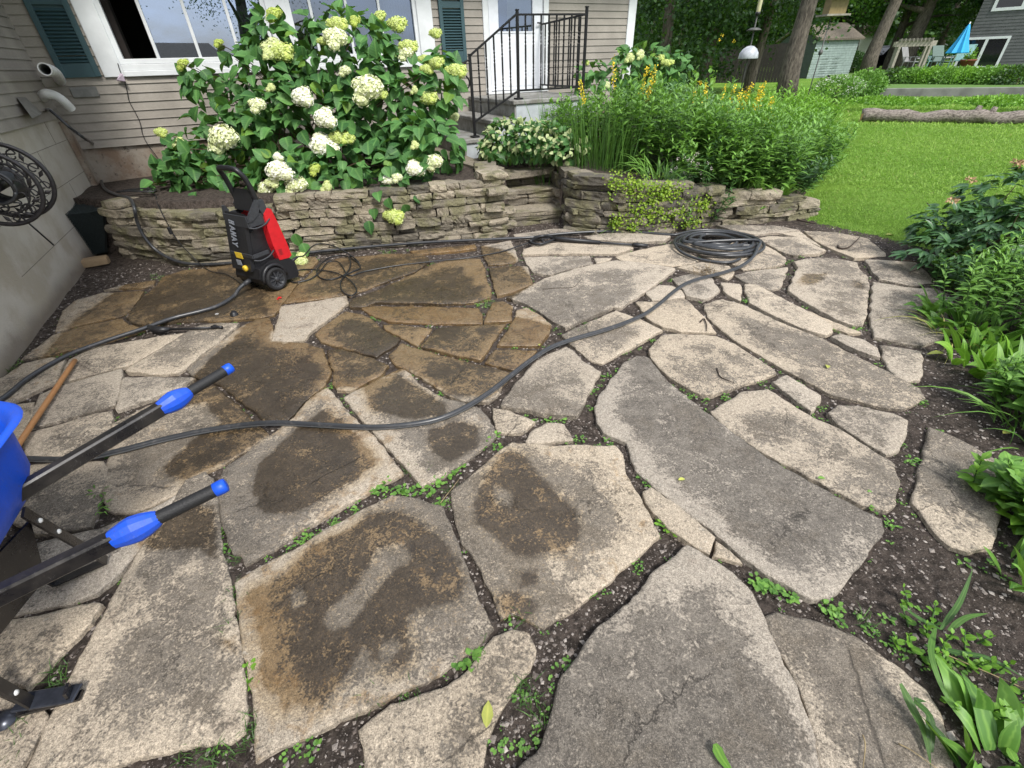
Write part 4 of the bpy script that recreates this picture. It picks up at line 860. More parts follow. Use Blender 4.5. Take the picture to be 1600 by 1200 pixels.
# ---------------- high pressure hose, gun and lance
g0 = L(.13, .29, .19)
hp = smooth_path(np.array([g0]+Z3((475, 399, .13), (488, 385, .12), (500, 381, .12), (520, 384, .11), (540, 394, .07), (556, 405, .03), (561, 412, .012))+Z3((552, 402, .03), (545, 402, .03), (548, 412, .02), (540, 428, .01), (515, 437, .01), (498, 432, .01), (496, 420, .02), (512, 404, .02), (535, 399, .02), (555, 407, .02), (563, 418, .01), (552, 424, .01), (540, 430, .01), (532, 441, .01), (535, 455, .01), (548, 462, .01), (557, 455, .01), (552, 443, .015), (538, 432, .02), (515, 424, .015), (480, 421, .01), (460, 424, .01), (452, 435, .01), (460, 441, .01), (485, 436, .01), (500, 424, .02), (512, 410, .02), (530, 410, .02), (545, 430, .01), (570, 424, .01), (620, 415, .01), (680, 408, .01), (730, 403, .01), (780, 394, .01), (815, 383, .02), (826, 379, .03))), 5)
mb = MB(); mb.tube(hp, .0065, 8); tag(mb.build('pressure_hose', MHP, None, onz(530, 420, 0)), 'thin glossy black hose tangled beside the washer and running to the spray gun', 'hose')
gn = thing('spray_gun', 'black pressure washer gun with a long lance lying across pale flagstones', 'spray gun', onz(860, 376, 0))
ga = onz(828, 378, .035); gb_ = onz(862, 370, .035); gc = onz(938, 379, .03); gd = onz(1012, 384.5, .025)
mb = MB(); gt = smooth_path([ga, onz(838, 371, .035), onz(852, 369, .035), onz(868, 373, .035)], 5); mb.tube(gt, .019, 8); mb.tube(smooth_path([ga, onz(836, 381, .03), onz(848, 381, .03), onz(866, 374, .035)], 5), .014, 8); mb.build('grip', MPL, gn)
mb = MB(); mb.tube([onz(850, 378, .03), onz(846, 374, .03), onz(858, 372, .03)], .006, 6); mb.build('trigger', MPG, gn)
mb = MB(); mb.tube([onz(864, 373, .035), onz(880, 374, .035), gc], [.027, .025, .020], 12); mb.build('barrel', MPL, gn)
mb = MB(); mb.tube([gc, onz(990, 382.5, .025)], .011, 10); mb.build('lance', MPG, gn)
mb = MB(); mb.tube([onz(988, 382.4, .025), onz(994, 382.8, .025), gd], [.017, .023, .021], 12); mb.build('nozzle', MPL, gn)
# spare lance with detergent bottle end
sn = thing('spare_lance', 'short black spare lance with a flared end lying by the left hose', 'lance', onz(290, 515, 0))
mb = MB(); mb.tube([onz(233, 511, .02), onz(240, 514, .022), onz(252, 516, .022), onz(266, 514, .02)], [.016, .027, .026, .012], 12); mb.build('flared_head', MPL, sn)
mb = MB(); mb.tube([onz(264, 514.5, .02), onz(300, 513.5, .02), onz(332, 512, .02)], .009, 8); mb.build('tube', MPL, sn)
mb = MB(); mb.tube([onz(330, 512, .02), onz(336, 510.5, .02), onz(341, 511, .02), onz(347, 511.5, .02)], [.013, .017, .010, .012], 10); mb.build('connector', MPL, sn)
mb = MB(); mb.lathe(onz(366, 492, .0), [(0, .03), (.02, .03), (.024, .012), (.03, .01), (.03, 0)], 14, nrm([.3, -.2, .9])); tag(mb.build('nozzle_cap', MPL, None, onz(366, 492, 0)), 'small black plastic cap on the wet stone above the spare lance', 'cap')
mb = MB(); mb.lathe(onz(339, 491, .003), [(.011, 0), (.014, .002), (.014, .004), (.010, .004), (.010, 0)], 14); tag(mb.build('washer_ring', simple('pale_ring', (.5, .5, .5, 1), .5), None, onz(339, 491, 0)), 'tiny pale ring lying left of the black cap', 'ring')
mb = MB(); mb.box(onz(437, 465, .008), (.03, .016, .012), None, bev=.003); mb.box(onz(434, 467, .012), (.012, .02, .01), None, bev=.002); tag(mb.build('red_clip', MRED, None, onz(437, 465, 0)), 'tiny red plastic clip on the wet stone by the washer wheel', 'clip')
# ---------------- wooden pole
mb = MB(); p, q = onz(117, 563, .03), onz(-15, 760, .03); mb.tube([p+(q-p)*t for t in np.linspace(0, 1, 12)], .0145, 12)
m = M('ash_wood'); n = m.noise(9, 5, .6, scale3=(6, 2, 6)); m.set(m.mix(n, (.30, .13, .045, 1), (.46, .24, .10, 1)), .5); m.bump(n, .1, .002)
tag(mb.build('wooden_pole', m.m, None, p), 'honey coloured round wooden handle lying on stones behind the wheelbarrow', 'pole')
# ---------------- power cord and window cord
MC = simple('black_cord_rubber', (.012, .012, .013, 1), .5)
cd = smooth_path(np.array(SF((236, 301), (243, 305), (246, 318), (254, 335), (263, 352), (272, 368), (285, 385), (298, 398))+Z3((312, 412, .03), (330, 424, .012), (352, 428, .012), (370, 438, .012), (378, 444, .012), (386, 436, .03)))+0, 5)
cord = thing('power_cord', 'thin black power cord running from the heap on the wall to the washer', 'cord', cd[0])
mb = MB(); mb.tube(cd, .0045, 6); mb.build('cable', MC, cord)
mb = MB(); pts = []
for i in range(90):
    t = i/12*2*math.pi; c_ = onz(214, 302, .60); pts.append(c_+np.array([.22*math.cos(t)*(.75+.2*math.sin(i*.37)), .055*math.sin(t)*(1+.3*math.sin(i*.2)), .012+.022*abs(math.sin(i*.53))]))
mb.tube(smooth_path(pts, 2), .0045, 5); mb.build('cable_heap', MC, cord)
mb = MB(); i_ = surf(266, 361, .03); mb.box(i_, (.03, .03, .07), None, bev=.006); mb.build('plug_block', MPL, cord)
def onM(x, y, off): return onP(x, y, FM.P(0, off, 0), FM.n)
wc = thing('window_cord', 'black wire dropping from the window sill down the beige siding', 'wire', onM(195, 120, .03))
mb = MB(); mb.tube(smooth_path([onM(184, 99, .045), onM(188, 112, .055), onM(194, 124, .045), onM(198, 140, .025), (onM(202, 158, .022)), onM(211, 175, .022), onM(219, 192, .022), onM(223, 210, .022), onM(231, 226, .03), onM(243, 242, .03), onM(256, 262, .05)], 5), .0045, 6); mb.build('cable', MC, wc)
mb = MB(); mb.add([onM(182, 125, .05), onM(196, 127, .09), onM(192, 116, .10), onM(188, 114, .05), onM(184, 127, .02), onM(197, 128, .03)], [[0, 1, 2, 3], [0, 4, 5, 1]]); mb.build('cord_shield', simple('pink_paper', (.52, .43, .52, 1), .7), wc)
# ---------------- ornate wall mounted hose reel
hr = thing('hose_reel', 'ornate black cast metal hose reel with pierced discs on the grey foundation wall', 'hose reel', FL.P(1.9, .1, .8))
MIRON = simple('dull_cast_iron', (.03, .028, .03, 1), .45, .3, .3, 40, .2)
RC = onL(12, 283, .33)
def disc(C0, r, rings):
    mb = MB(); e1 = FL.n; e2 = UZ
    def q(rr, an): return C0+e1*rr*math.cos(an)+e2*rr*math.sin(an)
    for R_, w_ in rings:
        P = [q(R_, t) for t in np.linspace(0, 2*math.pi, 49)]; mb.tube(P, w_, 8, cap=False, closed=True)
    ri, ro_ = rings[-1][0], rings[0][0]
    for k in range(10):
        a0 = k*2*math.pi/10; mb.tube([q(ri+(ro_-ri)*t, a0+.34*math.sin(t*math.pi*2)) for t in np.linspace(0, 1, 14)], .0055, 5)
        cc = q((ri+ro_)/2+.01, a0+.33); mb.tube([cc+e1*(.042*(1-t*.75))*math.cos(a0+.25+t*5.2)+e2*(.042*(1-t*.75))*math.sin(a0+.25+t*5.2) for t in np.linspace(0, 1, 16)], .005, 5)
        lc = q(ro_*.84, a0+.13); u_ = e1*math.cos(a0+.9)+e2*math.sin(a0+.9); v_ = np.cross(FL.d, u_)
        mb.add([lc-u_*.032, lc+v_*.014, lc+u_*.032, lc-v_*.014, lc+FL.d*.006, lc-FL.d*.006], [[0, 1, 4], [1, 2, 4], [2, 3, 4], [3, 0, 4], [1, 0, 5], [2, 1, 5], [3, 2, 5], [0, 3, 5]])
    mb.build('pierced_disc', MIRON, hr)
disc(RC, .235, [(.235, .015), (.11, .009)]); disc(RC+FL.d*.24-UZ*.01, .225, [(.225, .014), (.16, .006), (.09, .009)])
mb = MB(); mb.tube([RC-FL.d*.05, RC+FL.d*.36-UZ*.01], .028, 12); mb.build('hub', MIRON, hr)
mb = MB(); pts = [RC+FL.d*(.05+.2*(t/75))+FL.n*.10*math.cos(t)+UZ*.10*math.sin(t) for t in np.linspace(0, 75, 380)]; mb.tube(pts, .011, 6); mb.build('wound_hose', MHOSE, hr)
mb = MB(); mb.beam(RC-FL.d*.03, RC-FL.d*.03-FL.n*.33, .03, .012); mb.build('bracket', MIRON, hr); mb = MB(); mb.tube([RC+FL.d*.12-UZ*.22, RC+FL.d*.02-UZ*.45+FL.n*.04], .006, 6); mb.build('strut', MIRON, hr)
# ---------------- mesh covered window well in the corner + brick
m = M('green_black_mesh'); tcn = m.n('ShaderNodeTexCoord'); br = m.n('ShaderNodeTexChecker'); br.inputs['Scale'].default_value = 90; m.put(br.inputs[0], m.pos)
m.set(m.mix(m.noise(5), (.010, .019, .020, 1), (.03, .042, .042, 1)), .6); MMESH = m.m
a_, b_, c_, d_ = onz(102, 402, .02), onz(164, 394, .02), None, None
tf = .46; e_, f_ = onz(88, 338, tf), onz(160, 328, tf); g_, h_ = onz(100, 312, .50), onz(160, 305, .50)
vw = thing('mesh_screen', 'dark green plastic mesh draped over the soil in the house corner', 'mesh screen', a_)
def net(p00, p10, p11, p01, nu, nv, th):
    mb = MB(); B = lambda u, v: (p00*(1-u)*(1-v)+p10*u*(1-v)+p11*u*v+p01*(1-u)*v)+np.array([0, -.006*math.sin(u*9+v*4), .008*math.sin(u*7)*math.cos(v*8)])
    for i in range(nu+1): mb.tube([B(i/nu, v) for v in np.linspace(0, 1, 7)], th, 4, cap=False)
    for j in range(nv+1): mb.tube([B(u, j/nv) for u in np.linspace(0, 1, 7)], th, 4, cap=False)
    return mb
net(a_, b_, f_, e_, 34, 36, .0026).build('netting', MMESH, vw); net(e_, f_, h_, g_, 34, 16, .0026).build('netting', MMESH, vw)
mb = MB(); q_ = np.array([.0, .035, -.01]); mb.add([a_+q_, b_+q_, f_+q_, e_+q_, h_+q_, g_+q_], [[0, 1, 2, 3], [3, 2, 4, 5]]); mb.build('backing', simple('dark_soil_face', (.02, .022, .02, 1), .9), vw)
mb = MB(); p, q = onz(114, 416, .03), onz(163, 408, .03); d = nrm(q-p); rough_block(mb, (p+q)/2+np.array([0, .06, 0]), np.linalg.norm(q-p), .12, .07, d, np.array([-d[1], d[0], 0]), .9, .35)
m = M('tan_stone'); n = m.noise(25, 6, .7); m.set(m.mix(n, (.26, .18, .10, 1), (.42, .31, .19, 1)), .9); m.bump(n, .6, .01)
tag(mb.build('loose_block', m.m, None, (p+q)/2), 'single tan stone block on the soil under the mesh screen', 'stone block')
# ---------------- wheelbarrow
MBLU = simple('blue_plastic', (.0, .085, .68, 1), .42, var=.05, sc=4); MBLK2 = simple('black_enamel_tube', (.008, .008, .010, 1), .22, var=.1, sc=30)
def scuffed(name, col, rough, dirt=(.10, .085, .07, 1), am=.5):
    m = M(name); n = m.noise(7, 6, .7); sc = m.noise(60, 6, .85, 2.0, scale3=(1, 1, .35)); sp = m.noise(150, 3, .7)
    c = m.mix(m.rng(n, .35, .7, 0, .25), col, dirt); c = m.mix(m.rng(sc, .60, .66, 0, am), c, (.28, .27, .26, 1)); c = m.mix(m.rng(sp, .66, .70, 0, .7), c, dirt)
    m.set(c, m.rng(n, .3, .7, rough, rough+.25)); m.bump(sc, .08, .002); return m.m
MBLU = scuffed('scuffed_blue_plastic', (.0, .085, .68, 1), .35, am=.25); MBLK2 = scuffed('scuffed_black_enamel', (.008, .008, .010, 1), .2, am=.45)
MGRIP = simple('ribbed_grip_rubber', (.014, .014, .015, 1), .6, sc=200, bump=.4)
wb = thing('wheelbarrow', 'blue and black wheelbarrow at the left edge with two blue tipped handles', 'wheelbarrow', (-1.7, .9, 0))
def handle(pc, pb, z1, z0):
    c_ = onz(*pc, z1); b_ = onz(*pb, z0); d = nrm(b_-c_); e = c_+d*1.15
    side = nrm(np.cross(d, UZ)); up = np.cross(side, d)
    mb = MB(); s0 = c_+d*.27; mb.beam(s0, e, .040, .050, bev=.006); hb = mb.build('handle_bar', MBLK2, wb)
    # blue flared ferrule (octagonal, egg shaped)
    mb = MB(); V = []; K = 12
    prof = [(.175, .020, .020), (.185, .026, .026), (.21, .033, .036), (.235, .036, .041), (.258, .033, .037), (.29, .0235, .0285)]
    for (t, a, b) in prof:
        for k in range(K):
            an = 2*math.pi*k/K; V.append(c_+d*t+side*a*math.cos(an)*(1.0)+up*b*math.sin(an))
    F = [[i*K+k, i*K+(k+1) % K, (i+1)*K+(k+1) % K, (i+1)*K+k] for i in range(len(prof)-1) for k in range(K)]+[list(range(K)), [(len(prof)-1)*K+k for k in range(K)][::-1]]
    mb.add(V, [f[::-1] for f in F]); mb.build('ferrule', MBLU, hb)
    mb = MB(); ts = np.linspace(.02, .19, 76); mb.tube([c_+d*t for t in ts], [.0195+.0009*(i % 2) for i in range(76)], 18); mb.build('rubber_grip', MGRIP, hb)
    mb = MB(); mb.lathe(c_+d*.03, [(.0198, 0), (.0215, .001), (.0220, .022), (.0205, .032), (.014, .0345), (0, .035)], 20, -d); mb.build('end_cap', MBLU, hb)
    return c_, d, side, up
H1 = handle((361, 574), (60, 752), .60, .545); H2 = handle((352, 758), (-5, 932), .60, .545)
# tub
def rrect(c, u, v, lu, lv, z, r=.08, k=5):
    P = []
    for (su, sv, a0) in ((1, 1, 0), (-1, 1, 90), (-1, -1, 180), (1, -1, 270)):
        for i in range(k+1):
            an = R(a0+90*i/k); P.append(c+u*(su*(lu-r)+r*math.cos(an))+v*(sv*(lv-r)+r*math.sin(an))+UZ*z)
    return P
uf = nrm([-.93, -.37, 0]); vf = np.array([-uf[1], uf[0], 0]); vf = vf if vf[1] > 0 else -vf
K1 = onz(34, 712, .57); K1[2] = 0; K1 = K1-uf*.03+vf*.04
def tubsec(z, back, side_): # rear far corner offset from K1
    lu, lv = .42+back, .33+side_; c = K1+uf*(.42-.03)-vf*(.33-.02); return rrect(c, uf, vf, lu, lv, z, .2, 8)
secs = [tubsec(.46, -.07, -.06), tubsec(.50, -.03, -.03), tubsec(.57, .0, .0), tubsec(.66, .0, .03), tubsec(.72, .0, .05), tubsec(.735, .02, .075), tubsec(.72, .03, .085)]
mb = MB(); n_ = len(secs[0]); V = [p for s in secs for p in s]; F = [[i*n_+k, (i+1)*n_+k, (i+1)*n_+(k+1) % n_, i*n_+(k+1) % n_] for i in range(len(secs)-1) for k in range(n_)]+[list(range(n_))[::-1]]
F = [f[::-1] for f in F]; mb.add(V, F, 0, True); mb.build('tub', MBLU, wb)
def legset(top, foot, ext):
    mb = MB(); mb.beam(top, foot, .035, .008, up=uf); mb.beam(foot, foot+ext, .035, .008); mb.beam(foot+ext, foot+ext+np.array([0, 0, .05])+nrm(ext)*.01, .035, .008, up=uf); mb.build('leg', MBLK2, wb)
    mb = MB()
    for t in (.15, .35, .8): mb = MB(); mb.lathe(top+(foot-top)*t-uf*.005, [(0, .006), (.007, .004), (.009, 0)], 8, -uf); mb.build('rivet', MPVC, wb)
fa = onz(166, 876, .012); fb = onz(112, 1088, .018)
legset(onz(36, 800, .50), fa, nrm(onz(100, 905, .012)-fa)*.16); legset(fb+np.array([-.11, -.03, .45]), fb+np.array([-.10, -.02, .0]), np.array([.10, .02, .0]))
MPLT = simple('glossy_black_plate', (.05, .055, .07, 1), .28, .5, var=.3, sc=30)
mb = MB(); fa2, fb2 = onz(26, 1098, .03), onz(122, 1082, .03); mb.beam(fa2, fb2, .055, .010, bev=.003); mb.build('foot', MPLT, wb); mb = MB(); mb.beam(fb2-UZ*.018, fb2-UZ*.018+nrm(fa2-fb2)*.34+np.array([-.02, -.045, 0]), .03, .010); mb.build('foot', MBLK2, wb)
mb = MB(); q0_ = onz(4, 1075, .06); mb.beam(q0_+np.array([-.05, .0, .06]), fa2+np.array([.02, 0, .0]), .05, .008, up=(0, 1, 0)); mb.build('foot_bracket', MBLK2, wb)
mb = MB(); mb.lathe(onz(10, 1075, .085), [(0, .01), (.010, .006), (.013, 0)], 10, (0, -.4, .9)); mb.build('bolt', MPVC, wb); mb = MB(); mb.lathe(onz(8, 1125, .01), [(0, .02), (.02, .018), (.03, .006), (.034, 0)], 14, (0, 0, 1)); mb.build('end_cap', MPLT, wb)
p1, p2 = onz(42, 815, .44), onz(66, 905, .20); q1, q2 = onz(-40, 900, .44), onz(-60, 1060, .20)
mb = MB(); mb.add([p1, p2, q2, q1, p1-uf*.01, p2-uf*.01, q2-uf*.01, q1-uf*.01], [[0, 1, 2, 3], [7, 6, 5, 4], [0, 4, 5, 1], [3, 2, 6, 7], [1, 5, 6, 2], [0, 3, 7, 4]]); mb.build('leg_brace', MBLK2, wb)
wc0 = K1+uf*1.05-vf*.30+UZ*.19
mb = MB(); mb.lathe(wc0, [(.11, -.035), (.17, -.045), (.19, -.02), (.19, .02), (.17, .045), (.11, .035)], 24, vf); w0 = mb.build('wheel', MRUB, wb)
mb = MB(); mb.lathe(wc0, [(.12, -.02), (.03, -.03), (.03, .03), (.12, .02)], 18, vf); mb.build('rim', MBLU, w0)
# ---------------- debris
MTWIG = simple('dry_twig', (.05, .035, .025, 1), .85, sc=60, var=.3); MDRY = simple('dry_grass', (.30, .23, .12, 1), .8, sc=60, var=.3)
def twig(pts, r, lab, mat=MTWIG, nm='twig'):
    mb = MB(); P = smooth_path([onz(x, y, r+.005) for x, y in pts], 4); mb.tube(P, np.linspace(r, r*.5, len(P)), 6); tag(mb.build(nm, mat, None, P[0]), lab, 'twig', None)
twig([(1309, 384), (1313, 388), (1325, 387), (1336, 378), (1343, 371)], .009, 'dark crooked twig on the flagstone near the lawn edge')
twig([(1120, 575), (1125, 588), (1137, 594), (1148, 599)], .004, 'thin curved black twig on the oval flagstone'); twig([(1094, 503), (1100, 498), (1104, 508), (1104, 517)], .006, 'short dark twig at the tip of the pale wedge stone')
twig([(1245, 343), (1262, 347), (1275, 349)], .012, 'brown stick lying on soil beside the low wall end'); twig([(848, 452), (870, 450), (895, 449), (905, 440), (910, 434)], .003, 'fine black twig on the large grey slab below the spray gun')
twig([(1348, 1148), (1352, 1165), (1348, 1205)], .0022, 'short dry straw at the bottom edge of the photo', MDRY, 'straw'); twig([(1404, 1162), (1425, 1173), (1470, 1205)], .0022, 'dry straw angled to the bottom right corner', MDRY, 'straw')
twig([(1468, 1018), (1500, 1032), (1560, 1058), (1620, 1085)], .0022, 'long dry straw on the soil under the right hand plants', MDRY, 'straw')
twig([(688, 786), (702, 768), (718, 748)], .0018, 'pale straw leaning by the weeds in the central joint', MDRY, 'straw')
# ================================================================== FOLIAGE TOOLS
def leaf_tmpl(ws, fold=.12, droop=.25, rows=None):
    """ws: list of (y, halfwidth). three verts per row -> verts (k,3), quads"""
    V = []; F = []
    for y, hw in ws:
        z = -droop*y*y
        V += [(-hw, y, z+fold*hw), (0, y, z), (hw, y, z+fold*hw)]
    for i in range(len(ws)-1):
        a = 3*i; F += [(a, a+1, a+4, a+3), (a+1, a+2, a+5, a+4)]
    return np.array(V, float), np.array(F)
T_HYD = leaf_tmpl([(0, .02), (.06, .22), (.22, .40), (.42, .43), (.62, .34), (.82, .18), (.95, .05), (1, .0)], .35, .30)
T_OVAL = leaf_tmpl([(0, .02), (.15, .18), (.4, .30), (.7, .22), (1, .0)], .3, .25)
T_LANCE = leaf_tmpl([(0, .01), (.3, .13), (.6, .11), (1, .0)], .3, .35)
T_PEON = leaf_tmpl([(0, .02), (.25, .13), (.5, .17), (.78, .11), (1, .0)], .35, .2)
T_ROUND = leaf_tmpl([(0, .05), (.25, .40), (.6, .46), (.9, .2), (1, .0)], .15, .1)
T_QUAD = (np.array([(-.5, 0, 0), (.5, 0, 0), (.5, 1, .1), (-.5, 1, .1)], float), np.array([(0, 1, 2, 3)]))
T_LEAFQ = (np.array([(0, 0, 0), (.36, .45, .05), (0, 1, -.08), (-.36, .45, .05)], float), np.array([(0, 1, 2, 3)]))
def scat(name, tmpl, P, D, U, Ln, Wd, rnd, mat, parent=None, loc=None):
    tv, tf = tmpl; n = len(P); k = len(tv); D = nrm(D); X_ = np.cross(D, U); X_ = nrm(X_+1e-6); Zn = np.cross(X_, D)
    Ln = np.broadcast_to(Ln, (n,)); Wd = np.broadcast_to(Wd, (n,))
    V = P[:, None]+X_[:, None]*(tv[None, :, 0:1]*Wd[:, None, None])+D[:, None]*(tv[None, :, 1:2]*Ln[:, None, None])+Zn[:, None]*(tv[None, :, 2:3]*Ln[:, None, None])
    F = (tf[None]+k*np.arange(n)[:, None, None]).reshape(-1, tf.shape[1])
    return mesh_np(name, V.reshape(-1, 3), F, mat, parent, loc, True, {'rnd': np.repeat(rnd, k)}, {'luv': np.tile(tv, (n, 1))})
def ribbon(name, P, D, Ln, Wd, bend, rnd, mat, parent=None, loc=None, seg=6, side=None):
    """arching blades"""
    n = len(P); D = nrm(D); X_ = nrm(np.cross(D, [0, 0, 1.])+RNG.normal(0, .25, (n, 3))); t = np.linspace(0, 1, seg+1)
    C_ = P[:, None]+D[:, None]*(t[None, :, None]*Ln[:, None, None]); H_ = D*[1, 1, 0]; H_ = nrm(H_+1e-6)
    C_ = C_+H_[:, None]*(bend*Ln)[:, None, None]*(t**2)[None, :, None]*.7; C_[..., 2] -= (bend*Ln)[:, None]*(t**2.6)[None]
    hw = Wd[:, None]/2*(1-t[None]**2.2)*np.minimum(1, .5+t[None]*2)
    V = np.stack([C_-X_[:, None]*hw[..., None], C_+X_[:, None]*hw[..., None]], 2).reshape(n, -1, 3)
    f0 = np.array([(2*i, 2*i+1, 2*i+3, 2*i+2) for i in range(seg)]); k = 2*(seg+1); F = (f0[None]+k*np.arange(n)[:, None, None]).reshape(-1, 4)
    uv = np.zeros((n, seg+1, 2, 3)); uv[..., 0, 0] = -.3; uv[..., 1, 0] = .3; uv[..., 1] = t[None, :, None]*.05
    return mesh_np(name, V.reshape(-1, 3), F, mat, parent, loc, True, {'rnd': np.repeat(rnd, k)}, {'luv': uv.reshape(-1, 3)})
def stems(name, A, B, r, mat, parent=None, mid=None, loc=None):
    mb = MB()
    for i in range(len(A)):
        m_ = (A[i]+B[i])/2+(mid[i] if mid is not None else 0); mb.tube([A[i], m_, B[i]], [r, r*.85, r*.6], 4, cap=False)
    return mb.build(name, mat, parent, loc)
def rdir(n, up=0.):
    d = RNG.normal(size=(n, 3)); d[:, 2] = d[:, 2]*.6+up; return nrm(d)
ML_HYD = leafmat('hydrangea_leaf', (.028, .098, .026, 1), (.090, .225, .055, 1), .6, .35, .2, (.13, .24, .03, 1))
ML_DARK = leafmat('dark_leaf', (.015, .055, .012, 1), (.04, .11, .025, 1), .5, .2, .15)
ML_MID = leafmat('mid_green_leaf', (.06, .16, .028, 1), (.18, .36, .065, 1), .45, .25, .25)
ML_BRT = leafmat('bright_green_leaf', (.085, .22, .02, 1), (.20, .40, .045, 1), .45, .25, .3)
ML_LIME = leafmat('lime_leaf', (.15, .27, .02, 1), (.30, .42, .04, 1), .5, .1, .3)
ML_BLUE = leafmat('grey_green_leaf', (.055, .135, .055, 1), (.15, .27, .12, 1), .42, .25, .15)
ML_VAR = leafmat('variegated_leaf', (.04, .12, .025, 1), (.06, .16, .035, 1), .5, .1, .2)
ML_CREAM = leafmat('cream_edged_leaf', (.30, .38, .16, 1), (.46, .50, .26, 1), .5, .05, .2)
ML_PEON = leafmat('peony_leaf', (.022, .075, .028, 1), (.07, .16, .06, 1), .33, .3, .15, (.14, .20, .08, 1))
ML_BLADE = leafmat('blade_leaf', (.03, .085, .018, 1), (.08, .18, .03, 1), .45, .3, .2)
ML_GRASS = leafmat('lawn_blade', (.17, .325, .045, 1), (.34, .50, .10, 1), .5, .0, .35, (.34, .32, .12, 1), .25)
ML_TREE = leafmat('tree_leaf', (.012, .042, .012, 1), (.05, .11, .026, 1), .5, .0, .2)
ML_TREEB = leafmat('light_tree_leaf', (.04, .11, .016, 1), (.13, .27, .04, 1), .5, .0, .35)
MSTEM = simple('green_stem', (.06, .13, .03, 1), .5); MWSTEM = simple('brown_stem', (.07, .045, .025, 1), .8)
# ================================================================== HYDRANGEA
m = M('hydrangea_petal'); r = m.attr('rnd'); c = m.mix(r, (.80, .82, .55, 1), (.46, .56, .10, 1)); c = m.mix(m.rng(r, .0, .25, 1, 0), c, (.92, .91, .82, 1)); m.set(m.scale(c, m.rng(m.noise(120, 2), .3, .7, .85, 1.1)), .6, spec=.3); MPET = m.m
def flower_mesh(nm, green, seed, lumps=3):
    g = np.random.default_rng(seed); N = 430; P = []; Nn = []; C_ = [np.array([0, 0, 0.])]+[np.array([*g.uniform(-.7, .7, 2), g.uniform(-.35, .15)]) for _ in range(lumps)]
    for i in range(N):
        c_ = C_[g.integers(len(C_))] if i > 160 else C_[0]; d = nrm(g.normal(size=3)+[0, 0, .5]); rr = (.72 if c_ is C_[0] else .52); P.append(c_+d*rr*g.uniform(.93, 1.05)); Nn.append(nrm(d+g.normal(0, .25, 3)))
    P = np.array(P); Nn = np.array(Nn); V = []; F = []; rn = []
    for p, n_ in zip(P, Nn):
        u = nrm(np.cross(n_, g.normal(size=3))); v = np.cross(n_, u); s_ = g.uniform(.075, .115); r_ = float(np.clip(green+g.normal(0, .12), 0, 1))
        for k in range(4):
            a = k*math.pi/2; d = u*math.cos(a)+v*math.sin(a); e = -u*math.sin(a)+v*math.cos(a); b = len(V)
            V += [p, p+(d*.6+e*.5)*s_+n_*.03, p+d*s_*1.05+n_*.015, p+(d*.6-e*.5)*s_+n_*.03]; F.append((b, b+1, b+2, b+3)); rn += [r_]*4
    for c_i, c_ in enumerate(C_):
        rr = .64 if c_i == 0 else .44; b = len(V)
        for i in range(7):
            for k in range(12):
                th = math.pi*i/6; ph = 2*math.pi*k/12; V.append(c_+rr*np.array([math.sin(th)*math.cos(ph), math.sin(th)*math.sin(ph), math.cos(th)])); rn.append(min(1, green+.15))
        for i in range(6):
            for k in range(12): F.append((b+i*12+k, b+(i+1)*12+k, b+(i+1)*12+(k+1) % 12, b+i*12+(k+1) % 12))
    me = mesh_np(nm, np.array(V), np.array(F), MPET, None, None, False, {'rnd': rn}); dat = me.data; bpy.data.objects.remove(me); return dat
FM_W = [flower_mesh('flower_head', g_, s_, l_) for g_, s_, l_ in ((.05, 1, 3), (.2, 2, 4), (.35, 3, 2), (.75, 4, 3), (.95, 5, 2), (.5, 6, 4))]
def flower(parent, p, r, g, name='flower_head'):
    me = FM_W[min(range(6), key=lambda i: abs((.05, .2, .35, .75, .95, .5)[i]-g-random.uniform(-.08, .08)))]
    o = bpy.data.objects.new(name, me); link(o, parent); o.location = tuple(np.asarray(p)-org(parent)); o.scale = (r*1.12, r*1.0, r*.82)
    d = Vector((random.uniform(-.4, .4), -.75+random.uniform(-.3, .3), .75)); o.rotation_euler = d.to_track_quat('Z', 'Y').to_euler(); return o
class Lobes:
    """foliage volume made of ellipsoids given by (pixel x, y, depth Y, rx, ry, rz)"""
    def __init__(s, L): s.c = np.array([onY(a, b, c) for a, b, c, *_ in L]); s.r = np.array([q[3:] for q in L], float)
    def f(s, P): return np.min([np.linalg.norm((P-c)/r, axis=-1) for c, r in zip(s.c, s.r)], 0)
    def sample(s, n, lo=.45, hi=1.0, power=2.0):
        w_ = np.prod(s.r, 1)**.67; k = RNG.choice(len(s.c), n, p=w_/w_.sum()); d = nrm(RNG.normal(size=(n, 3))); rr = lo+(hi-lo)*RNG.uniform(size=n)**(1/power)
        P = s.c[k]+d*rr[:, None]*s.r[k]; ok = s.f(P) > lo*.8; return P[ok], nrm(d[ok]/s.r[k][ok])
    def front(s, x, y):
        d = ray(x, y); best = None
        for c, r in zip(s.c, s.r):
            o = (CP-c)/r; q = d/r; a = q@q; b = 2*o@q; c_ = o@o-1; D_ = b*b-4*a*c_
            if D_ >= 0:
                t = (-b-math.sqrt(D_))/(2*a)
                if best is None or t < best: best = t
        if best is None:
            k = np.argmin([np.linalg.norm(np.cross(c-CP, nrm(d))) for c in s.c]); best = np.linalg.norm(s.c[k]-CP)/np.linalg.norm(d)
        return CP+d*best
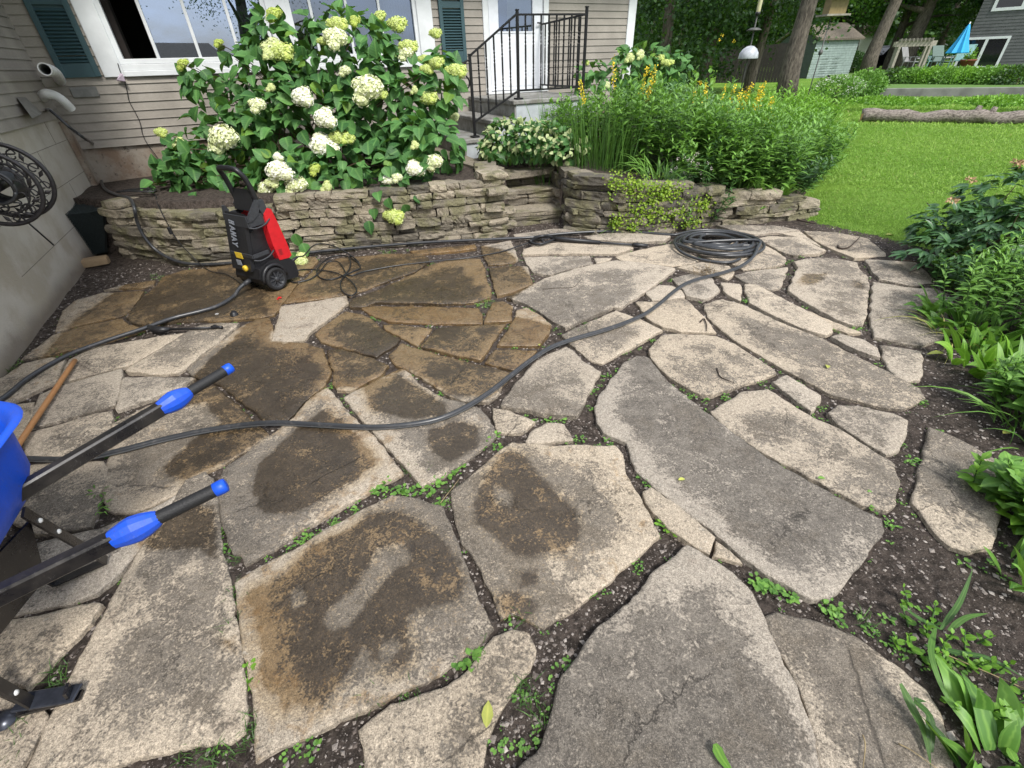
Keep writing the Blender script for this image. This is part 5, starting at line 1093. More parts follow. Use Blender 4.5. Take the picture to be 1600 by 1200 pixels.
def leafy_bush(root, lobes, n, tmpl, Ls, wr, mat, out=.7, up=.35, droop=.45, name='foliage', lo=.5, zmin=None, rb=None):
    P, N_ = lobes.sample(n, lo)
    if zmin is not None: k = P[:, 2] > zmin(P) ; P, N_ = P[k], N_[k]
    m_ = len(P); D = nrm(N_*out+RNG.normal(0, .55, (m_, 3))-[0, 0, droop]); U = nrm(N_*.7+np.array([0, -.45, .8])+RNG.normal(0, .32, (m_, 3)))
    L_ = RNG.uniform(Ls[0], Ls[1], m_); rn = RNG.uniform(0, 1, m_) if rb is None else RNG.beta(*rb, m_)
    return scat(name, tmpl, P, D, U, L_, L_*wr, rn, mat, root), P
def ztop(P): return terrain(P[:, 0], P[:, 1])+.02
HY = [(480, 210, 6.1, .95, .60, .62), (610, 170, 6.25, .62, .55, .62), (350, 240, 6.0, .62, .45, .42), (545, 90, 6.35, .62, .5, .45), (420, 130, 6.3, .42, .4, .42), (660, 230, 5.75, .42, .42, .36), (560, 262, 5.45, .55, .36, .22), (300, 262, 5.5, .34, .36, .22), (450, 270, 5.4, .45, .3, .24), (320, 130, 6.3, .22, .25, .2), (690, 130, 6.2, .22, .3, .3), (425, 60, 6.4, .2, .25, .22), (400, 283, 5.35, .42, .2, .15), (520, 285, 5.3, .4, .2, .15), (640, 272, 5.35, .3, .2, .14), (265, 285, 5.45, .25, .2, .14)]
hb = Lobes(HY); ho = thing('hydrangea_bush', 'big hydrangea with white and lime flower heads in front of the window', 'bush', (-1.9, 6.0, .58), 'hydrangeas')
leafy_bush(ho, hb, 2600, T_HYD, (.10, .18), .95, ML_HYD, zmin=lambda P: np.where(P[:, 1] > np.interp(P[:, 0], allx, ally)+.02, terrain(P[:, 0], P[:, 1])+.03, .36))
FLW = [(470, 152, 17, .1), (505, 185, 17, .15), (503, 228, 20, .05), (530, 215, 13, .6), (545, 217, 9, .75), (433, 267, 19, .0), (464, 288, 17, .2), (335, 294, 15, .15), (350, 215, 24, .25), (417, 295, 14, .1), (428, 283, 11, .35), (577, 137, 23, .25), (597, 148, 8, .8), (527, 58, 17, .3), (527, 37, 13, .8), (620, 38, 14, .7), (593, 26, 11, .75), (554, 31, 10, .95), (437, 80, 17, .75), (427, 70, 14, .45), (427, 22, 12, .95), (638, 72, 12, .6), (636, 82, 12, .15), (680, 52, 9, .7), (712, 111, 14, .7), (682, 98, 11, .75), (667, 108, 9, .6), (664, 93, 9, .6), (668, 153, 13, .75), (285, 100, 9, .9), (341, 67, 7, .95), (251, 207, 9, .75), (281, 224, 9, .6), (404, 163, 12, .2), (424, 137, 7, .4), (491, 264, 9, .9), (511, 292, 9, .6), (433, 245, 7, .1), (318, 337, 9, .5), (646, 264, 13, .15), (650, 258, 8, .2), (680, 252, 13, .1), (649, 227, 7, .6), (602, 281, 9, .1), (622, 277, 8, .2), (572, 297, 8, .1), (615, 338, 14, .7), (462, 290, 6, .3), (505, 64, 8, .6), (648, 141, 6, .6), (420, 85, 9, .5), (540, 110, 9, .3), (712, 182, 7, .4), (470, 410, 14, .5), (466, 425, 10, .4)]
for (x, y, r, g) in FLW:
    p = hb.front(x, y)
    if (x, y) in ((615, 338), (318, 337)): p = onY(x, y, 5.0)
    if y > 400: p = onY(x, y, 4.55)
    dpt = (p-CP)@FW; rr = r*dpt/FPX*1.06
    if y < 340: p = p-nrm(p-CP)*rr*.35
    flower(ho, p, rr, g)
sa = []; sb = []; sm_ = []
for i in range(46):
    k = RNG.integers(len(hb.c)); e = hb.c[k]+nrm(RNG.normal(size=3)+[0, 0, .4])*hb.r[k]*.85; b = np.array([-1.9+RNG.uniform(-.9, .8), 6.1+RNG.uniform(-.25, .3), .55]); sa.append(b); sb.append(e); sm_.append(np.array([0, .05, .1]))
for (x, y, q) in ((615, 338, 4.98), (318, 337, 5.0), (285, 100, 6.1), (341, 67, 6.2), (251, 207, 5.8)):
    e = onY(x, y, q); sa.append(e+np.array([.25 if x < 400 else -.1, .45, .25 if y > 300 else -.35])); sb.append(e); sm_.append(np.array([0, 0, .05]))
stems('stems', sa, sb, .007, MWSTEM, ho, sm_)
# loose leaves hanging over the wall and under the washer
P = np.array([onY(x, y, Y) for x, y, Y in ((585, 325, 5.0), (560, 305, 5.05), (545, 315, 5.05), (605, 310, 5.0), (590, 300, 5.0), (350, 318, 5.0), (300, 325, 4.95), (445, 375, 4.75), (460, 365, 4.75), (430, 360, 4.78), (472, 380, 4.7), (438, 390, 4.7), (576, 345, 4.95), (305, 300, 5.1), (455, 395, 4.6), (630, 320, 5.0), (645, 310, 5.05))])
scat('hanging_leaves', T_HYD, P, nrm(np.array([[0, -.6, -.5]])+RNG.normal(0, .5, (len(P), 3))), nrm(np.array([[0, -.5, 1.]])+RNG.normal(0, .3, (len(P), 3))), RNG.uniform(.11, .16, len(P)), .13, RNG.uniform(0, 1, len(P)), ML_HYD, ho)
h2 = Lobes([(1000, 110, 8.3, .45, .4, .35), (925, 130, 8.0, .25, .25, .3), (1040, 110, 8.2, .35, .35, .25)]); ho2 = thing('hydrangea_bush', 'smaller hydrangea with lime white heads by the right corner of the house', 'bush', (2.4, 8.2, .5), 'hydrangeas')
leafy_bush(ho2, h2, 420, T_HYD, (.09, .15), .9, ML_HYD)
for (x, y, r, g) in ((1001, 83, 7, .3), (985, 91, 8, .5), (1030, 90, 7, .6), (1041, 98, 7, .7), (1048, 97, 5, .7), (915, 98, 5, .8), (948, 132, 6, .3), (1000, 89, 5, .5)):
    p = h2.front(x, y); rr = r*((p-CP)@FW)/FPX; flower(ho2, p, rr, g)
stems('stems', [np.array([2.4+RNG.uniform(-.3, .3), 8.2, .3]) for _ in range(10)], [h2.c[i % 3]+RNG.normal(0, .15, 3)+[0, 0, .15] for i in range(10)], .006, MWSTEM, ho2)
# ================================================================== LEAFY STEM PLANTS
def stem_clump(root, C_, N, spread, h, nl, tmpl, Ls, wr, mat, lean=.18, ang=.75, smat=MSTEM, name='foliage', rb=(2, 2), hv=.15, r=.0035, light_top=.35, zf=terrain, top=True):
    """upright stems carrying whorled leaves; C_ centre xy; spread (sx,sy,rot)"""
    sx, sy, ro = spread; a = RNG.uniform(0, 6.283, N); q = np.sqrt(RNG.uniform(0, 1, N)); lx = q*np.cos(a)*sx; ly = q*np.sin(a)*sy
    B = np.stack([C_[0]+lx*math.cos(ro)-ly*math.sin(ro), C_[1]+lx*math.sin(ro)+ly*math.cos(ro)], 1); bz = zf(B[:, 0], B[:, 1])
    hh = h*RNG.uniform(1-hv, 1+hv, N)*(1-.22*q**2); tilt = np.stack([np.cos(a+ro)*q*lean*1.5, np.sin(a+ro)*q*lean*1.5], 1)+RNG.normal(0, lean*.4, (N, 2))
    A = np.column_stack([B, bz]); E = A+np.column_stack([tilt*hh[:, None], hh])
    P = []; D = []; U = []; Ln = []; rn = []
    for i in range(N):
        t = np.linspace(.22, 1.0, nl)**.85; ph = RNG.uniform(0, 6.28)+np.arange(nl)*2.4; p = A[i]+(E[i]-A[i])*t[:, None]
        up = (.25+ang*t**3)[:, None]; d = np.column_stack([np.cos(ph), np.sin(ph)])*(1-.35*t[:, None]**4); D.append(np.hstack([d, up])+RNG.normal(0, .18, (nl, 3))); P.append(p); U.append(np.column_stack([-np.cos(ph)*.5, -np.sin(ph)*.5, np.ones(nl)])+RNG.normal(0, .2, (nl, 3)))
        Ln.append(RNG.uniform(Ls[0], Ls[1], nl)*(1-.45*t**5)); rn.append(np.clip(RNG.beta(*rb, nl)*(1-light_top)+light_top*t**3, 0, 1))
    P, D, U, Ln, rn = map(np.concatenate, (P, D, U, Ln, rn)); f = scat(name, tmpl, P, D, nrm(U), Ln, Ln*wr, rn, mat, root); stems('stems', A, E, r, smat, root)
    return A, E
def clump(name, lab, cat, c, *a, group=None, **k):
    z = float(terrain(c[0], c[1])); o = thing(name, lab, cat, (c[0], c[1], z), group); r_ = stem_clump(o, c, *a, **k); return o, r_
GB = 'leafy perennials in the raised bed'
clump('leafy_perennial', 'dense grey green lance leaved clump right of the grassy blades', 'plant', (2.05, 6.3), 170, (.75, .5, .3), .90, 22, T_LANCE, (.09, .15), 1.3, ML_MID, group=GB)
clump('leafy_perennial', 'silvery green leafy clump below the tall yellow budded stem', 'plant', (2.5, 7.4), 150, (.9, .7, .3), .88, 20, T_LANCE, (.09, .15), 1.3, ML_BLUE, group=GB)
clump('leafy_perennial', 'darker leafy clump leaning over the middle of the curved wall', 'plant', (2.95, 6.0), 140, (.6, .5, .2), .80, 20, T_LANCE, (.09, .15), 1.3, ML_MID, group=GB)
clump('leafy_perennial', 'bright green leafy clump behind the yellow flower spikes on the right', 'plant', (4.1, 8.3), 190, (.9, .75, .5), .90, 20, T_LANCE, (.10, .16), 1.3, ML_BRT, group=GB)
clump('leafy_perennial', 'green leafy clump at the lawn side end of the raised bed', 'plant', (4.0, 7.15), 160, (.6, .6, .6), .78, 20, T_LANCE, (.09, .15), 1.3, ML_MID, group=GB)
clump('leafy_perennial', 'yellow green leafy clump furthest right, bulging towards the lawn', 'plant', (5.1, 9.4), 130, (.7, .7, .6), .85, 18, T_LANCE, (.10, .16), 1.3, ML_BRT, group=GB)
clump('leafy_perennial', 'low broad leaved clump between the stoop and the iron railing', 'plant', (1.15, 7.0), 90, (.55, .4, .4), .66, 16, T_LANCE, (.10, .16), 1.3, ML_MID, group=GB)
clump('leafy_perennial', 'small dark lance leaved plant leaning out over the low wall', 'plant', (2.25, 5.42), 14, (.16, .10, 0), .46, 18, T_LANCE, (.08, .13), 1.2, ML_DARK, lean=.35, group=GB)
clump('leafy_perennial', 'little bright leaved sprout growing from the wall face', 'plant', (1.98, 5.32), 6, (.05, .05, 0), .34, 14, T_LANCE, (.07, .11), 1.2, ML_MID, lean=.4, group=GB)
clump('leafy_perennial', 'leafy sprays hanging forward over the middle of the curved wall', 'plant', (2.55, 5.72), 46, (.5, .16, .1), .52, 18, T_LANCE, (.09, .14), 1.3, ML_MID, lean=.5, group=GB)
clump('leafy_perennial', 'short bushy growth along the low end of the wall', 'plant', (3.35, 5.95), 60, (.35, .3, .1), .42, 16, T_LANCE, (.09, .14), 1.3, ML_DARK, lean=.45, group=GB)
clump('leafy_perennial', 'low leafy fringe where the raised bed meets the lawn', 'plant', (4.35, 7.3), 90, (.25, 1.1, -.45), .38, 14, T_LANCE, (.08, .13), 1.3, ML_MID, lean=.5, group=GB)
o_, (A, E) = clump('tall_perennial', 'tall stem plant with a few orange yellow daisies beside the white baffle', 'plant', (3.55, 9.2), 10, (.25, .2, 0), 1.25, 14, T_OVAL, (.12, .18), 1.1, ML_MID, r=.006)
m = M('yellow_petal'); m.set(m.mix(m.attr('rnd'), (.85, .60, .01, 1), (.90, .72, .06, 1)), .5); MYP = m.m
def heads(P, r, mat, parent, n=14, **k):
    for p in P: blobs('flower_head', np.array([p]), r, mat, parent, n, **k)
def blobs(name, P, r, mat, parent, n=14, seed=0, el=(1, 1, 1)):
    P = np.repeat(P, n, 0); m_ = len(P); d = nrm(RNG.normal(size=(m_, 3))); Q = P+d*np.array(el)*r*RNG.uniform(.3, 1, (m_, 1)); return scat(name, T_LEAFQ, Q, d+RNG.normal(0, .4, d.shape), nrm(RNG.normal(size=(m_, 3))), r*.8, r*.8, RNG.uniform(0, 1, m_), mat, parent)
MORP = simple('orange_petal', (.80, .28, .01, 1), .5)
for x, y, mt in ((1168, 64, MORP), (1186, 64, MORP)): pass
heads([onY(1128, 55, 9.2), onY(1123, 63, 9.2), onY(1147, 64, 9.2)], .022, MYP, o_)
def flower_spikes(lab, c, sp, n, h, h0, group, cols=ML_MID):
    z = float(terrain(*c)); o = thing('flower_spike_plant', lab, 'flowers', (*c, z), group); A, E = stem_clump(o, c, n, sp, h, 16, T_LANCE, (.05, .09), .9, cols)
    for a, e in zip(A, E):
        Q = [a+(e-a)*t+RNG.normal(0, .006, 3) for t in np.linspace(1-h0/h, 1.05, 12)]; blobs('flower_spike', np.array(Q), .026, MYP, o, 8)
flower_spikes('golden flower spikes in front of the railing end and house corner', (1.5, 6.55), (.38, .12, .2), 5, 1.02, .22, 'yellow flower spikes')
flower_spikes('yellow flower spikes scattered between the two leafy clumps at right', (3.35, 7.7), (.45, .4, .5), 22, 1.0, .24, 'yellow flower spikes')
# iris-like blades
def blades(name, lab, cat, c, sp, n, Lr, Wr, bend, mat, group=None, tilt=.25, zf=terrain, seg=6):
    z = float(zf(np.array(c[0]), np.array(c[1]))); o = thing(name, lab, cat, (*c, z), group); a = RNG.uniform(0, 6.28, n); q = np.sqrt(RNG.uniform(0, 1, n)); ro = sp[2]
    lx, ly = q*np.cos(a)*sp[0], q*np.sin(a)*sp[1]; B = np.stack([c[0]+lx*math.cos(ro)-ly*math.sin(ro), c[1]+lx*math.sin(ro)+ly*math.cos(ro)], 1)
    a2 = a+RNG.normal(0, .8, n); D = np.column_stack([np.cos(a2)*tilt, np.sin(a2)*tilt, np.ones(n)]); D[:, :2] += RNG.normal(0, tilt*.4, (n, 2))
    ribbon('blades', np.column_stack([B, zf(B[:, 0], B[:, 1])]), D, RNG.uniform(*Lr, n), RNG.uniform(*Wr, n), RNG.uniform(*bend, n), RNG.uniform(0, 1, n), mat, o, seg=seg); return o
blades('iris_clump', 'tall upright grassy blades rising behind the wall left of the leafy mass', 'plant', (1.18, 5.85), (.36, .20, .0), 230, (.45, .85), (.008, .015), (.0, .12), ML_BLADE, 'blade leaved clumps', .13)
blades('iris_clump', 'taller thin blades standing close to the stoop behind the variegated plant', 'plant', (.62, 6.25), (.20, .15, .0), 90, (.5, .88), (.009, .016), (.0, .15), ML_BLADE, 'blade leaved clumps', .18)
blades('daylily_clump', 'arching light green strap leaves spilling over the wall middle', 'plant', (1.75, 5.55), (.22, .12, .0), 60, (.35, .6), (.014, .022), (.25, .7), ML_MID, 'blade leaved clumps', .55)
blades('daylily_clump', 'small tuft of bright straps on the wall top above the lime creeper', 'plant', (1.28, 5.22), (.06, .05, .0), 16, (.18, .32), (.012, .02), (.3, .8), ML_BRT, 'blade leaved clumps', .6)
blades('daylily_clump', 'long curving straps at the bed end above the low wall', 'plant', (2.85, 5.75), (.35, .2, .0), 70, (.3, .55), (.014, .024), (.3, .8), ML_MID, 'blade leaved clumps', .6)
o = blades('lily_clump', 'broad upright leaves growing at the right end of the wall', 'plant', (3.15, 5.6), (.25, .12, .2), 34, (.22, .38), (.05, .075), (.1, .5), ML_MID, 'blade leaved clumps', .5)
blades('chive_clump', 'fine bluish tuft of chives with faded pale heads', 'plant', (1.88, 5.38), (.12, .09, .0), 170, (.18, .30), (.003, .005), (.0, .3), ML_BLUE, None, .25)
ch = [c for c in SC.objects if c.name.startswith('chive_clump')][0]
m = M('faded_chive_flower'); m.set(m.mix(m.attr('rnd'), (.50, .42, .38, 1), (.68, .62, .62, 1)), .8); MCHV = m.m
heads([onY(x, y, 5.4) for x, y in ((1068, 245), (1075, 250), (1082, 252), (1090, 256), (1085, 245), (1078, 258), (1057, 262), (1095, 270), (1098, 280), (1078, 275), (1070, 270), (1090, 240), (1106, 255), (1060, 248), (1112, 263), (1088, 262), (1050, 266))], .016, MCHV, ch, 16)
# variegated plant with glossy leaves
vo = thing('variegated_plant', 'cream and green variegated leafy plant at the foot of the stoop', 'plant', (.1, 6.4, .6)); va = Lobes([(800, 215, 6.4, .36, .28, .20), (845, 218, 6.2, .38, .25, .18), (775, 232, 6.35, .22, .2, .12), (885, 235, 6.0, .25, .2, .14)])
leafy_bush(vo, va, 620, T_OVAL, (.05, .085), 1.1, ML_CREAM, lo=.85, zmin=lambda P: .62+0*P[:, 0]); leafy_bush(vo, va, 800, T_OVAL, (.06, .10), 1.1, ML_VAR, lo=.6, name='inner_foliage', zmin=lambda P: .60+0*P[:, 0])
blades('hosta_clump', 'dark broad pointed leaves in front of the variegated plant', 'plant', (.22, 6.02), (.45, .10, .0), 46, (.14, .24), (.05, .075), (.1, .5), ML_DARK, None, .5, zf=lambda x, y: .60+0*np.asarray(x))
# lime creeper on the wall
cr = thing('lime_creeper', 'lime green creeping plant draped down the curved stone wall', 'plant', (1.6, 5.2, .4)); P = []
for (x0, y0, sx, sy, n) in ((990, 290, 28, 18, 420), (1035, 300, 28, 18, 420), (1010, 330, 30, 20, 420), (960, 285, 14, 12, 120), (1060, 335, 16, 14, 160), (1095, 318, 14, 14, 140), (960, 345, 9, 9, 110), (985, 352, 8, 6, 60), (1080, 345, 14, 8, 80), (1050, 275, 16, 8, 120)):
    for i in range(n):
        x, y = x0+RNG.normal(0, sx*.6), y0+RNG.normal(0, sy*.6)
        for z_ in np.linspace(.66, .0, 45):
            q = onz(x, y, z_); e_ = q[1]-(np.interp(q[0], allx, ally)+.03*z_)
            if e_ > 0 and z_ < np.interp(q[0], [.8, 1.6, 2.3, 3], [.6, .55, .46, .36]) and e_ < .1: P.append(q+RNG.normal(0, .01, 3)-[0, .045, 0]); break
            if e_ > .02 and z_ <= terrain(q[0], q[1])+.03: P.append(q+[0, 0, RNG.uniform(.0, .04)]); break
P = np.array(P); n = len(P); scat('foliage', T_ROUND, P, nrm(np.array([[0, -.5, -.3]])+RNG.normal(0, .6, (n, 3))), nrm(np.array([[0, -.7, .8]])+RNG.normal(0, .4, (n, 3))), RNG.uniform(.014, .030, n), .026, RNG.uniform(0, 1, n), ML_LIME, cr)
# ================================================================== RIGHT HAND BORDER
def palmate(root, lobes, n, Ls, mat, zmin=None, k=5):
    P, N_ = lobes.sample(n, .6); 
    if zmin is not None: q = P[:, 2] > zmin; P, N_ = P[q], N_[q]
    PP = []; DD = []; UU = []; LL = []; rr = []
    for p, n_ in zip(P, N_):
        d = nrm(n_*[1, 1, .3]+RNG.normal(0, .3, 3)); u = nrm(np.array([0, -.1, 1.])+n_*.3+RNG.normal(0, .2, 3)); x = nrm(np.cross(d, u)); l = RNG.uniform(*Ls); r_ = RNG.uniform(0, .92 if RNG.uniform() > .02 else 1)
        for j in range(k):
            a = (j-(k-1)/2)*.52+RNG.normal(0, .08); PP.append(p); DD.append(d*math.cos(a)+x*math.sin(a)-u*.15); UU.append(u); LL.append(l*(1-.12*abs(j-(k-1)/2))); rr.append(np.clip(r_+RNG.normal(0, .05), 0, 1))
    LL = np.array(LL); return scat('foliage', T_PEON, np.array(PP), np.array(DD), np.array(UU), LL, LL*1.05, np.array(rr), mat, root)
pe = Lobes([(1460, 400, 3.8, .22, .25, .16), (1530, 370, 3.9, .46, .36, .26), (1585, 320, 4.1, .42, .36, .32), (1470, 350, 4.1, .20, .22, .15), (1600, 370, 3.6, .4, .35, .3), (1500, 400, 3.7, .32, .3, .2)])
po = thing('peony_bush', 'dark glossy peony with faded orange brown blooms at the lawn edge', 'bush', (4.1, 3.9, 0)); palmate(po, pe, 620, (.09, .15), ML_PEON, .12)
m = M('withered_petal'); m.set(m.mix(m.attr('rnd'), (.36, .21, .11, 1), (.50, .36, .20, 1)), .8); MWTH = m.m
heads([onY(1590, 253, 4.2), onY(1516, 281, 4.1), onY(1488, 312, 4.0), onY(1594, 256, 4.2)], .036, MWTH, po, 24, el=(1, 1, .35))
stems('stems', [np.array([4.15+RNG.uniform(-.3, .3), 3.85+RNG.uniform(-.2, .2), 0]) for _ in range(26)], [pe.c[RNG.integers(5)]+RNG.normal(0, .15, 3) for _ in range(26)], .006, MWSTEM, po)
GR = 'plants of the right hand border'
clump('border_perennial', 'light green narrow leaved stems in front of the peony', 'plant', (3.42, 2.75), 38, (.30, .42, -.2), .50, 20, T_LANCE, (.06, .10), 1.2, ML_MID, group=GR, light_top=.6, zf=lambda x, y: 0*x)
clump('border_perennial', 'low dark undergrowth in the shade beneath the peony', 'plant', (3.72, 3.45), 46, (.26, .30, -.2), .22, 10, T_OVAL, (.05, .08), 1.1, ML_DARK, group=GR, zf=lambda x, y: 0*x)
clump('border_perennial', 'yellow green stems right of the pale wilted flowers at the frame edge', 'plant', (3.55, 2.35), 26, (.2, .3, -.2), .42, 18, T_LANCE, (.06, .09), 1.2, ML_BRT, group=GR, zf=lambda x, y: 0*x)
Zf = lambda x, y: 0*np.asarray(x)-.02
clump('border_perennial', 'dense mid green stems filling the frame edge above the broad leaves', 'plant', (3.75, 2.8), 50, (.35, .5, -.2), .55, 18, T_LANCE, (.08, .12), 1.2, ML_MID, group=GR, light_top=.6, zf=lambda x, y: 0*x)
clump('border_perennial', 'leafy ground cover right of the knee high lance leaved stems', 'plant', tuple(onz(1650, 670)[:2]), 46, (.20, .30, 0), .26, 12, T_OVAL, (.06, .10), 1.1, ML_MID, group=GR, zf=lambda x, y: 0*x)
clump('border_perennial', 'mixed leafy growth behind the kite shaped stone at the frame edge', 'plant', tuple(onz(1632, 830)[:2]), 30, (.10, .22, 0), .20, 11, T_OVAL, (.06, .10), 1.1, ML_MID, group=GR, zf=lambda x, y: 0*x)
clump('border_perennial', 'small leaved seedlings on the dark soil of the lower right corner', 'plant', tuple(onz(1520, 1060)[:2]), 34, (.16, .26, .4), .07, 6, T_ROUND, (.02, .035), .8, ML_BRT, group=GR, lean=.6, zf=lambda x, y: 0*x-.03)
blades('lily_of_the_valley', 'broad bright upright leaves clustered beside the bare soil', 'plant', (2.98, 2.22), (.24, .30, .0), 80, (.15, .25), (.05, .075), (.05, .45), ML_BRT, 'broad leaved border plants', .45, zf=Zf)
blades('lily_of_the_valley', 'darker broad leaves behind the bright leaf cluster', 'plant', (3.25, 2.75), (.28, .35, .0), 100, (.16, .26), (.05, .07), (.1, .5), ML_MID, 'broad leaved border plants', .5, zf=Zf)
blades('wilted_daylily', 'wilting yellowish straps with twisted spent blooms by the patio edge', 'plant', (2.98, 2.62), (.08, .10, .0), 16, (.2, .36), (.008, .014), (.5, 1.1), leafmat('yellowing_leaf', (.16, .16, .03, 1), (.38, .34, .14, 1), .6, .2, .2), None, .9, zf=Zf)
blades('daylily_clump', 'narrow green straps fanned over the soil at the right edge', 'plant', (2.62, 1.62), (.14, .22, .0), 44, (.20, .38), (.012, .02), (.3, .9), ML_MID, 'blade leaved clumps', .7, zf=Zf)
clump('border_perennial', 'knee high lance leaved stems at the frame edge beside bare soil', 'plant', tuple(onz(1590, 640)[:2]), 12, (.12, .2, 0), .30, 14, T_LANCE, (.07, .11), 1.1, ML_MID, group=GR, zf=lambda x, y: 0*x)
clump('border_perennial', 'low bright leaved weeds near the kite shaped stone', 'plant', tuple(onz(1585, 790)[:2]), 16, (.14, .18, 0), .15, 10, T_OVAL, (.05, .085), 1.1, ML_BRT, group=GR, zf=lambda x, y: 0*x-.02)
blades('lily_of_the_valley', 'large broad leaves nearest the lower right of the frame', 'plant', tuple(onz(1612, 905)[:2]), (.08, .15, .0), 20, (.12, .2), (.045, .065), (.1, .45), ML_MID, 'broad leaved border plants', .45, zf=Zf)
blades('lily_of_the_valley', 'shiny broad leaves filling the bottom right corner', 'plant', tuple(onz(1560, 1175)[:2]), (.13, .09, .0), 24, (.12, .19), (.05, .075), (.1, .5), ML_MID, 'broad leaved border plants', .6, zf=Zf)
# single strap leaf plants
def strap(pts, w_, lab, mat, nm='grass_plant'):
    o = thing(nm, lab, 'plant', onz(*pts[0][0][:2], 0)); 
    for pl in pts:
        P = smooth_path([onz(x, y, z) for x, y, z in pl], 5); n = len(P); t = np.linspace(0, 1, n); T = nrm(np.gradient(P, axis=0)); X_ = nrm(np.cross(T, [0, 0, 1.])); hw = (w_/2*np.minimum(1, t*3+.4)*(1-t**3))[:, None]
        V = np.stack([P-X_*hw, P+X_*hw], 1).reshape(-1, 3); uv = np.zeros((n, 2, 3)); uv[:, 0, 0] = -.3; uv[:, 1, 0] = .3
        mesh_np('blade', V, np.array([(2*i, 2*i+1, 2*i+3, 2*i+2) for i in range(n-1)]), mat, o, None, True, {'rnd': np.full(2*n, RNG.uniform())}, {'luv': uv.reshape(-1, 3)})
strap([[(1470, 983, .0), (1500, 940, .03), (1521, 887, .08)], [(1470, 983, .01), (1440, 968, .04), (1406, 945, .05)], [(1462, 980, .02), (1455, 1020, .05), (1475, 1080, .03), (1510, 1130, .0)], [(1482, 985, .01), (1510, 965, .04), (1545, 958, .03)], [(1445, 1008, .01), (1500, 1020, .02), (1550, 1030, .03), (1610, 1065, .0)]], .018, 'sprawling weed grass with long blades on the soil at lower right', ML_BLADE)
strap([[(1407, 1068, .06), (1425, 1105, .03), (1445, 1145, .02), (1455, 1200, .0)], [(1455, 1175, .0), (1452, 1120, .05), (1430, 1095, .09), (1448, 1096, .09)], [(1500, 1200, .0), (1475, 1155, .03), (1450, 1125, .05)]], .026, 'browning bent leaf blades near the bottom edge', ML_BLADE)
strap([[(1117, 1162, .03), (1128, 1185, .025), (1150, 1215, .02)]], .03, 'yellow green pointed leaf tip at the bottom edge on the big slab', ML_BRT, 'fallen_leaf')
# ================================================================== WEEDS IN THE JOINTS
def weed_geo(Cs, mode):
    """list of (x,y,size) -> leaf arrays"""
    P = []; D = []; U = []; Ln = []
    for (c, s_) in Cs:
        k = RNG.integers(5, 10) if mode != 'grass' else RNG.integers(14, 26)
        for i in range(k):
            a = RNG.uniform(0, 6.28); q = RNG.uniform(.1, 1)*s_*.6; h = RNG.uniform(.004, .3)*s_; P.append(c+np.array([q*math.cos(a), q*math.sin(a), h])); D.append([math.cos(a), math.sin(a), RNG.uniform(-.1, .6)]); U.append([-.3*math.cos(a), -.3*math.sin(a), 1]); Ln.append(RNG.uniform(.3, .6)*s_)
    return np.array(P), np.array(D), np.array(U), np.array(Ln)
WD = [('big clover like weed patch in the joint below the central slab corner', [(668, 772, .035), (680, 762, .04), (655, 765, .035), (690, 750, .04), (700, 742, .035), (630, 765, .035), (622, 768, .03), (712, 738, .03), (718, 730, .03), (684, 785, .03), (640, 772, .03)]),
 ('weed tuft left of the central patch, in the diagonal joint', [(588, 765, .03), (600, 752, .03), (595, 770, .03), (605, 768, .025)]),
 ('bushy weed at the corner where three slabs meet by the hose', [(765, 690, .035), (773, 682, .03), (755, 698, .03), (778, 700, .03)]),
 ('leafy dandelion like weed behind the lower barrow handle', [(155, 775, .06), (160, 795, .06), (150, 805, .05), (165, 785, .05)]),
 ('row of small leaves in the joint right of the lower handle', [(345, 812, .02), (348, 830, .022), (343, 845, .02), (350, 855, .022), (355, 862, .02)]),
 ('round leaved weed on the edge of the largest slab', [(1182, 912, .035), (1192, 920, .03), (1205, 918, .03), (1215, 925, .035), (1235, 932, .03)]),
 ('three leaved seedling left of the gravelly soil strip', [(1285, 945, .035), (1305, 950, .03), (1308, 970, .03)]),
 ('fresh leafy weed at the joint beside the large centre slab', [(1035, 822, .03), (1045, 830, .03), (1040, 808, .025)]),
 ('grass tuft and weeds in the joint at the slab front corner', [(720, 1030, .035), (735, 1028, .04), (745, 1020, .03)]),
 ('seedling cluster under the grey slab beside a light stone', [(1005, 745, .028), (1018, 748, .028), (1010, 758, .025)]),
 ('leafy weed near the big spot of soil at right', [(1360, 780, .035), (1368, 795, .03), (1395, 822, .025)]),
 ('weed at the tip of the long pointed slab', [(1432, 625, .03), (1440, 628, .03), (1425, 630, .025)]),
 ('bright weed with small yellow flowers by the front slab corner', [(390, 1050, .03), (388, 1060, .03), (393, 1070, .025)]),
 ('bushy green weed beside the orange stone strip', [(755, 478, .05), (762, 470, .045), (748, 475, .04)]),
 ('low dandelion rosette next to the hose at the wall foot', [(605, 398, .05), (612, 393, .05), (598, 393, .04), (635, 392, .035)])]
for lab, pts in WD:
    Cs = [(onz(x, y, -.015), s_*1.25) for x, y, s_ in pts]; o = thing('weed', lab, 'weed', Cs[0][0], 'weeds growing between the flagstones')
    P, D, U, Ln = weed_geo(Cs*2, 'clover'); scat('foliage', T_ROUND if 'dandelion' not in lab and 'bushy green' not in lab else T_LANCE, P, D, U, Ln, Ln*.85, RNG.uniform(0, 1, len(P)), ML_BRT if 'bright' in lab or 'fresh' in lab else ML_MID, o)
